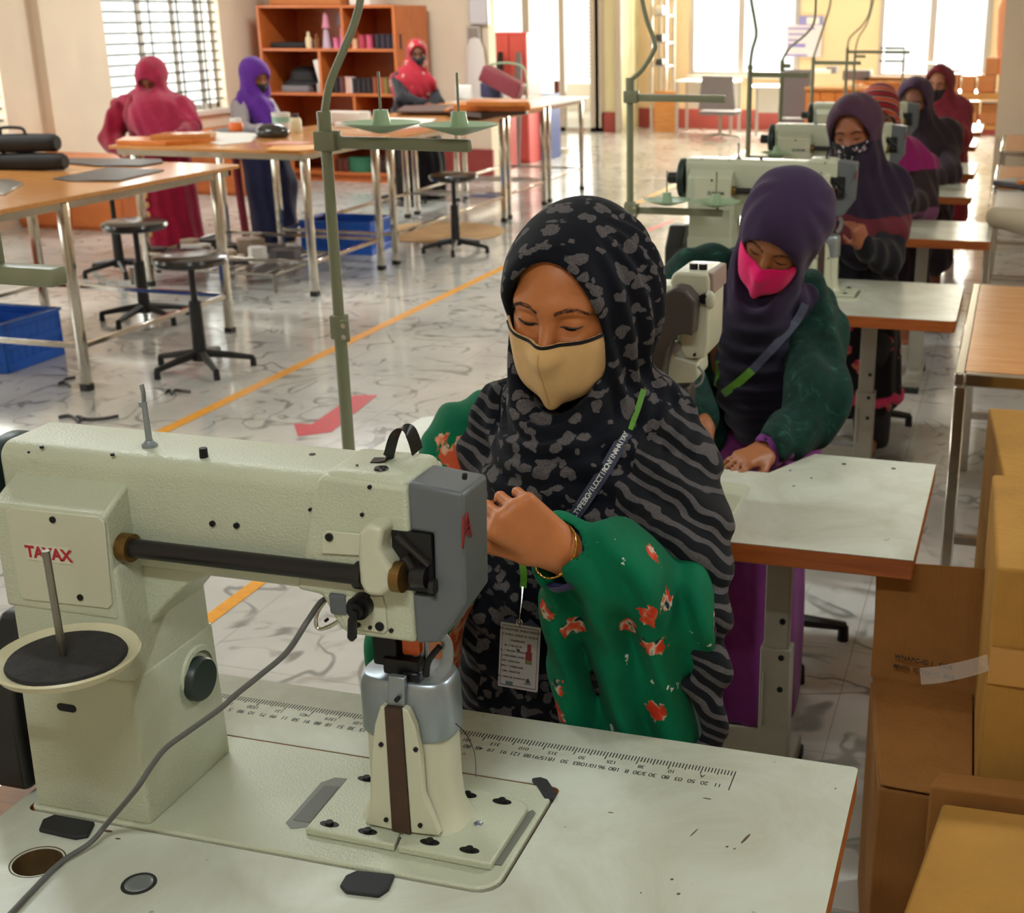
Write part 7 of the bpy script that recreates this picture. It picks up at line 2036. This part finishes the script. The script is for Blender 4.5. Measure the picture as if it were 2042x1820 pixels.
fig3 = figure('third', 'woman in a plum hooded scarf and flowered black mask with a raised hand', (ch3.x, 5.62), H3, rot3, 1.0, (150, 88, 58),
       dict(chest=ch3, pelvis=pv3, arms=[aR, aL], feet=seat_legs(pv3)), dict(scarf=M_plum, dress=print_cloth('black_flowered_dress', (22, 20, 26), (190, 50, 90), (200, 120, 90), 9., .30, .8, .66)), h=.009,
       cape=[([C_(1705, 335, 5.50), C_(1712, 395, 5.52), C_(1722, 470, 5.50)], [.10, .135, .14], .06), ([C_(1645, 368, 5.6), C_(1710, 345, 5.6), C_(1780, 372, 5.58)], [.075, .10, .085], .06), ([C_(1775, 390, 5.58), C_(1783, 460, 5.42)], [.075, .07], .05)],
       dress=hang_dress(ch3, pv3, .165, .27) + [sleeve(aR), sleeve(aL)], mask=True, mask_mat=print_cloth('flowered_mask_cloth', (26, 26, 34), (150, 120, 130), (190, 186, 190), 42., .30), hood=dict(fat=1.14, rim=(.080, .116, -.022), peak=.03), folds=.005)
def trousers3(p):
    d = None
    for s_ in (-1, 1):
        e = chain(p, [(pv3[0] + s_ * .11, pv3[1] - .36, .48), (pv3[0] + s_ * .12, pv3[1] - .32, .06)], [.095, .075], .02); d = e if d is None else np.minimum(d, e)
    return d
sdf_obj('trousers', trousers3, (pv3[0] - .32, pv3[1] - .55, .03), (pv3[0] + .32, pv3[1] - .15, .62), .012, M_maskblack, bpy.data.objects[fig3['root'].name])
MB().tube([(pv3[0] + .225 * math.cos(a), pv3[1] - .33 + .145 * math.sin(a), .255 + .01 * math.sin(a * 9)) for a in [2 * PI * k / 60 for k in range(60)]], .022, n=8, closed=True).build('hem', cloth('pink_hem', (206, 60, 104), .3, 200), fig3['root'])
# fourth woman: magenta shawl, mostly behind the fourth machine
def D_(x, y, Y=7.25): return A_(x, y, Y)
rot4 = (6, 35, -10); R4 = rot_head(*rot4); H4 = D_(1754, 228, 7.2)
ch4 = D_(1790, 340, 7.30); pv4 = (ch4.x, 7.34, .56)
bR = (D_(1838, 330, 7.3), D_(1838, 415, 7.05), D_(1800, 405, 6.80), Vector((-.2, -.5, .8)), Vector((.5, -.7, .3)), 1, (50, 55, 30))
bL = (D_(1740, 330, 7.3), D_(1725, 400, 7.1), D_(1755, 410, 6.85), Vector((.2, -1, 0)), Vector((0, 0, 1)), -1, (25, 35, 20))
figure('fourth', 'woman in a red striped headscarf and magenta shawl half hidden by the fourth machine', (ch4.x, 7.3), H4, rot4, 1.0, (146, 86, 56),
       dict(chest=ch4, pelvis=pv4, arms=[bR, bL], feet=seat_legs(pv4)), dict(scarf=band_cloth('red_striped_headscarf', [(0, (150, 30, 38)), (.5, (60, 24, 34)), (.75, (190, 160, 150)), (.85, (190, 70, 40))], 5., (.4, 0, 0), 1.5), dress=heights_cloth('magenta_shawl_cloth', [(0, (36, 26, 36)), (.62, (120, 70, 100)), (.80, (48, 34, 40)), (.98, (140, 30, 96))])), h=.012,
       cape=[([D_(1765, 275, 7.25), D_(1780, 320, 7.25)], [.08, .09], .06)],
       dress=hang_dress(ch4, pv4, .19, .34) + [([D_(1742, 325, 7.3), D_(1790, 305, 7.3), D_(1840, 335, 7.28)], [.07, .09, .075], .05), sleeve(bR, (.085, .085, .06)), sleeve(bL)], mask=True, hood=dict(fat=1.06), folds=.006)
# fifth woman: mauve hood, black mask, brown shawl
def E_(x, y, Y=8.95): return A_(x, y, Y - .22)
rot5 = (-4, 14, 4); R5 = rot_head(*rot5); H5 = E_(1818, 210, 8.8) + Vector(R5 @ np.array([0, .08, 0]))
ch5 = E_(1848, 300, 9.0); pv5 = (ch5.x, 8.83, .56)
cR = (E_(1885, 275, 9.0), E_(1890, 345, 8.75), E_(1845, 365, 8.55), Vector((-.3, -.9, 0)), Vector((0, 0, 1)), 1, (30, 40, 20))
cL = (E_(1805, 275, 9.0), E_(1795, 340, 8.8), E_(1810, 360, 8.6), Vector((.2, -.9, 0)), Vector((0, 0, 1)), -1, (30, 40, 20))
figure('fifth', 'woman in a mauve hood and black mask wrapped in a dark brown shawl', (ch5.x, 8.78), H5, rot5, 1.04, (140, 88, 66),
       dict(chest=ch5, pelvis=pv5, arms=[cR, cL], feet=seat_legs(pv5)), dict(scarf=heights_cloth('mauve_hood_cloth', [(0, (52, 40, 50)), (1.19, (70, 48, 72))]), dress=cloth('dark_brown_shawl', (54, 44, 52), .2, 300)), h=.013,
       cape=[([E_(1832, 245, 8.92), E_(1846, 300, 8.92), E_(1850, 350, 8.9)], [.10, .16, .17], .07), ([E_(1800, 266, 9.0), E_(1888, 268, 8.98)], [.10, .105], .06), ([E_(1888, 280, 8.98), E_(1886, 350, 8.8)], [.09, .09], .05)],
       dress=hang_dress(ch5, pv5, .18, .30) + [sleeve(cR, (.085, .08, .06)), sleeve(cL)], mask=True, hood=dict(fat=1.12, rim=(.082, .120, -.018), peak=.03), folds=.005)
# sixth woman: dark red
def F_(x, y, Y=10.6): return A_(x, y, Y)
rot6 = (-10, 6, 4); R6 = rot_head(*rot6); H6 = F_(1866, 172, 10.5) + Vector(R6 @ np.array([0, .08, 0]))
ch6 = F_(1888, 235, 10.65); pv6 = (ch6.x, 10.7, .56)
dR = (F_(1912, 225, 10.65), F_(1915, 275, 10.45), F_(1880, 290, 10.2), Vector((-.3, -.9, 0)), Vector((0, 0, 1)), 1, (30, 40, 20))
dL = (F_(1862, 225, 10.65), F_(1850, 270, 10.45), F_(1860, 290, 10.2), Vector((.2, -.9, 0)), Vector((0, 0, 1)), -1, (30, 40, 20))
figure('sixth', 'woman in a dark red headscarf and shawl in front of the far cartons', (ch6.x, 10.65), H6, rot6, 1.04, (168, 108, 78),
       dict(chest=ch6, pelvis=pv6, arms=[dR, dL], feet=seat_legs(pv6)), dict(scarf=cloth('dark_red_headscarf', (118, 36, 48), .2, 300), dress=cloth('dark_red_dress', (126, 22, 36), .2, 300)), h=.014,
       cape=[([F_(1880, 205, 10.6), F_(1884, 250, 10.58)], [.10, .15], .07), ([F_(1858, 218, 10.65), F_(1912, 220, 10.62)], [.10, .10], .06), ([F_(1912, 226, 10.62), F_(1912, 275, 10.5)], [.10, .10], .05)],
       dress=hang_dress(ch6, pv6, .18, .30) + [sleeve(dR, (.085, .08, .06)), sleeve(dL)], mask=True, hood=dict(fat=1.10, rim=(.078, .118, -.015), peak=.04), folds=.005)

# standing woman in the plain red robe, head bowed over the second table
def G_(x, y, Y=8.95): return A_(x, y, Y)
rot7 = (14, 34, 0); R7 = rot_head(*rot7); H7 = G_(300, 158, 8.95)
ch7 = G_(300, 232, 9.0); pv7 = Vector((ch7.x - .0, 9.1, .88))
eR = (G_(362, 225, 9.0), G_(378, 262, 8.85), G_(362, 272, 8.62), Vector((.3, -1, -.1)), Vector((0, 0, 1)), 1, (25, 35, 20))
eL = (G_(240, 225, 9.0), G_(222, 278, 8.9), G_(252, 305, 8.72), Vector((.8, -.6, -.2)), Vector((.3, -.5, .8)), -1, (50, 50, 30))
M_redrobe = cloth('crimson_robe', (142, 12, 46), .18, 300); M_redscarf = cloth('rose_headscarf', (168, 44, 76), .12, 300)
fg7 = figure('seventh', 'woman in a plain red robe bowing over the cutting table by the window', (ch7.x, 9.05), H7, rot7, 1.04, (140, 80, 50),
       dict(chest=ch7, pelvis=pv7, arms=[eR, eL], feet=[((pv7.x - .09, 9.1, .84), (pv7.x - .1, 9.08, .48), (pv7.x - .1, 9.12, .10)), ((pv7.x + .09, 9.1, .84), (pv7.x + .1, 9.08, .48), (pv7.x + .1, 9.12, .10))]), dict(scarf=M_redscarf, dress=M_redrobe), h=.013,
       cape=[([G_(300, 195, 8.98), G_(310, 235, 8.88), G_(325, 262, 8.86)], [.12, .19, .16], .07), ([G_(240, 215, 9.05), G_(300, 200, 9.05), G_(365, 218, 9.05)], [.08, .12, .09], .06), ([G_(365, 218, 9.0), G_(378, 250, 8.9)], [.10, .09], .05)],
       dress=[([G_(300, 230, 9.02), pv7], [.20, .21], .06), ([pv7, (pv7.x, 9.1, .45), (pv7.x + .02, 9.1, .06)], [.21, .22, .235], .05), sleeve(eR, (.09, .075, .06)), ([eL[0], eL[1], lerpv(eL[1], eL[2], .8)], [.09, .09, .065], .05)],
       mask=True, hood=dict(fat=1.12, rim=(.070, .100, -.030), peak=.04), folds=.006)
gold = plain('gold_trim', (196, 140, 80), .5)
mb = MB()
for k in range(10):
    z = .80 - k * .075; h_ = march(lambda p: chain(p, [pv7, (pv7.x, 9.1, .45), (pv7.x + .02, 9.1, .06)], [.21, .22, .235], .05) - .012, (pv7.x - .02, 8.5, z), (0, 1, 0), 2)
    if h_: mb.sphere(h_, .016, (1, .4, 1.6), 8)
mb.build('gold_braid', gold, fg7['root'])
# woman in purple at the far side of the second table, seen from the side
def K_(x, y, Y=9.55): return A_(x, y, Y)
rot8 = (62, 22, 0); R8 = rot_head(*rot8); H8 = K_(512, 152, 9.5)
ch8 = K_(506, 235, 9.55); pv8 = Vector((ch8.x + .04, 9.55, .80))
gR = (K_(480, 215, 9.35), K_(482, 262, 9.2), K_(540, 262, 9.1), Vector((.9, -.4, -.1)), Vector((0, 0, 1)), 1, (25, 35, 20))
gL = (K_(530, 212, 9.75), K_(556, 250, 9.5), K_(590, 255, 9.3), Vector((.9, -.4, -.1)), Vector((0, 0, 1)), -1, (25, 35, 20))
M_viol = cloth('violet_headscarf', (96, 44, 150), .15, 300)
figure('eighth', 'woman in a violet headscarf and grey sleeves standing before the shelf unit', (pv8.x, 9.55), H8, rot8, 1.02, (150, 92, 62),
       dict(chest=ch8, pelvis=pv8, arms=[gR, gL], feet=[((pv8.x - .0, 9.46, .78), (pv8.x + .04, 9.46, .44), (pv8.x + .02, 9.46, .10)), ((pv8.x + .02, 9.64, .78), (pv8.x + .08, 9.64, .44), (pv8.x + .04, 9.64, .10))]), dict(scarf=M_viol, dress=heights_cloth('navy_grey_dress', [(0, (40, 42, 72)), (.83, (168, 160, 164))])), h=.012,
       cape=[([K_(505, 190, 9.5), K_(500, 225, 9.52)], [.11, .15], .07), ([K_(490, 215, 9.40), K_(475, 240, 9.42)], [.11, .06], .05), ([K_(520, 220, 9.42), K_(536, 262, 9.36)], [.11, .07], .05)],
       dress=[([ch8, pv8], [.16, .19], .06), ([pv8, (pv8.x + .06, 9.55, .45), (pv8.x + .06, 9.55, .12)], [.18, .20, .19], .05), sleeve(gR, (.075, .065, .05)), sleeve(gL, (.075, .065, .05))], mask=True, hood=dict(fat=1.06, rim=(.060, .085, -.025)), folds=.006)
# woman in the red print shawl behind the boards
def Q_(x, y, Y=12.3): return A_(x, y, Y)
rot9 = (30, 12, 0); R9 = rot_head(*rot9); H9 = Q_(832, 106, 12.3)
ch9 = Q_(822, 165, 12.35); pv9 = Vector((ch9.x, 12.35, .80))
iR = (Q_(795, 160, 12.2), Q_(805, 200, 12.0), Q_(850, 208, 11.95), Vector((.9, -.4, -.1)), Vector((0, 0, 1)), 1, (25, 35, 20))
iL = (Q_(848, 158, 12.45), Q_(866, 195, 12.3), Q_(880, 208, 12.1), Vector((.9, -.4, -.1)), Vector((0, 0, 1)), -1, (25, 35, 20))
figure('ninth', 'woman in a red print shawl and black mask standing beside the shelf unit', (ch9.x, 12.35), H9, rot9, 1.0, (110, 68, 48),
       dict(chest=ch9, pelvis=pv9, arms=[iR, iL], feet=[((pv9.x - .09, 12.35, .78), (pv9.x - .1, 12.3, .44), (pv9.x - .1, 12.36, .10)), ((pv9.x + .09, 12.35, .78), (pv9.x + .1, 12.3, .44), (pv9.x + .1, 12.36, .10))]), dict(scarf=print_cloth('red_print_shawl', (150, 28, 42), (190, 140, 120), (100, 44, 54), 8., .28), dress=cloth('black_skirt_cloth', (26, 25, 30), .2, 300)), h=.013,
       cape=[([Q_(826, 135, 12.32), Q_(822, 168, 12.28), Q_(825, 188, 12.26)], [.11, .19, .20], .07), ([Q_(795, 165, 12.3), Q_(855, 168, 12.3)], [.10, .09], .06)],
       dress=[([ch9, pv9], [.17, .20], .06), ([pv9, (pv9.x + .02, 12.35, .40), (pv9.x + .02, 12.35, .10)], [.22, .26, .28], .05), sleeve(iR, (.08, .07, .05)), sleeve(iL, (.08, .07, .05))], mask=True, hood=dict(fat=1.04, rim=(.066, .1, -.02)), folds=.007)

# low stools under the seated women
sl0 = make_stool(.43)
for i, (q, lab) in enumerate(((pel1, 'low black stool under the woman in the leopard print headscarf'), (pv2, 'low black stool under the woman in the green shawl'), (Vector(pv3), 'low black stool under the woman in the flowered black mask'))):
    o = sl0 if i == 0 else dup(sl0)
    o.location = (q.x, q.y, 0); o['label'] = lab; o['group'] = 'low stools in the sewing row'
# ------------------------------------------------------------------ view settings
scene.view_settings.view_transform = 'Standard'
scene.view_settings.look = 'None'
scene.view_settings.gamma = 1
scene.view_settings.use_curve_mapping = False
scene.view_settings.exposure = 0.0
cy = scene.cycles
cy.use_denoising = True
cy.max_bounces = 8; cy.diffuse_bounces = 4; cy.glossy_bounces = 4; cy.transmission_bounces = 6; cy.transparent_max_bounces = 12
cy.sample_clamp_indirect = 6
cy.caustics_reflective = False; cy.caustics_refractive = False
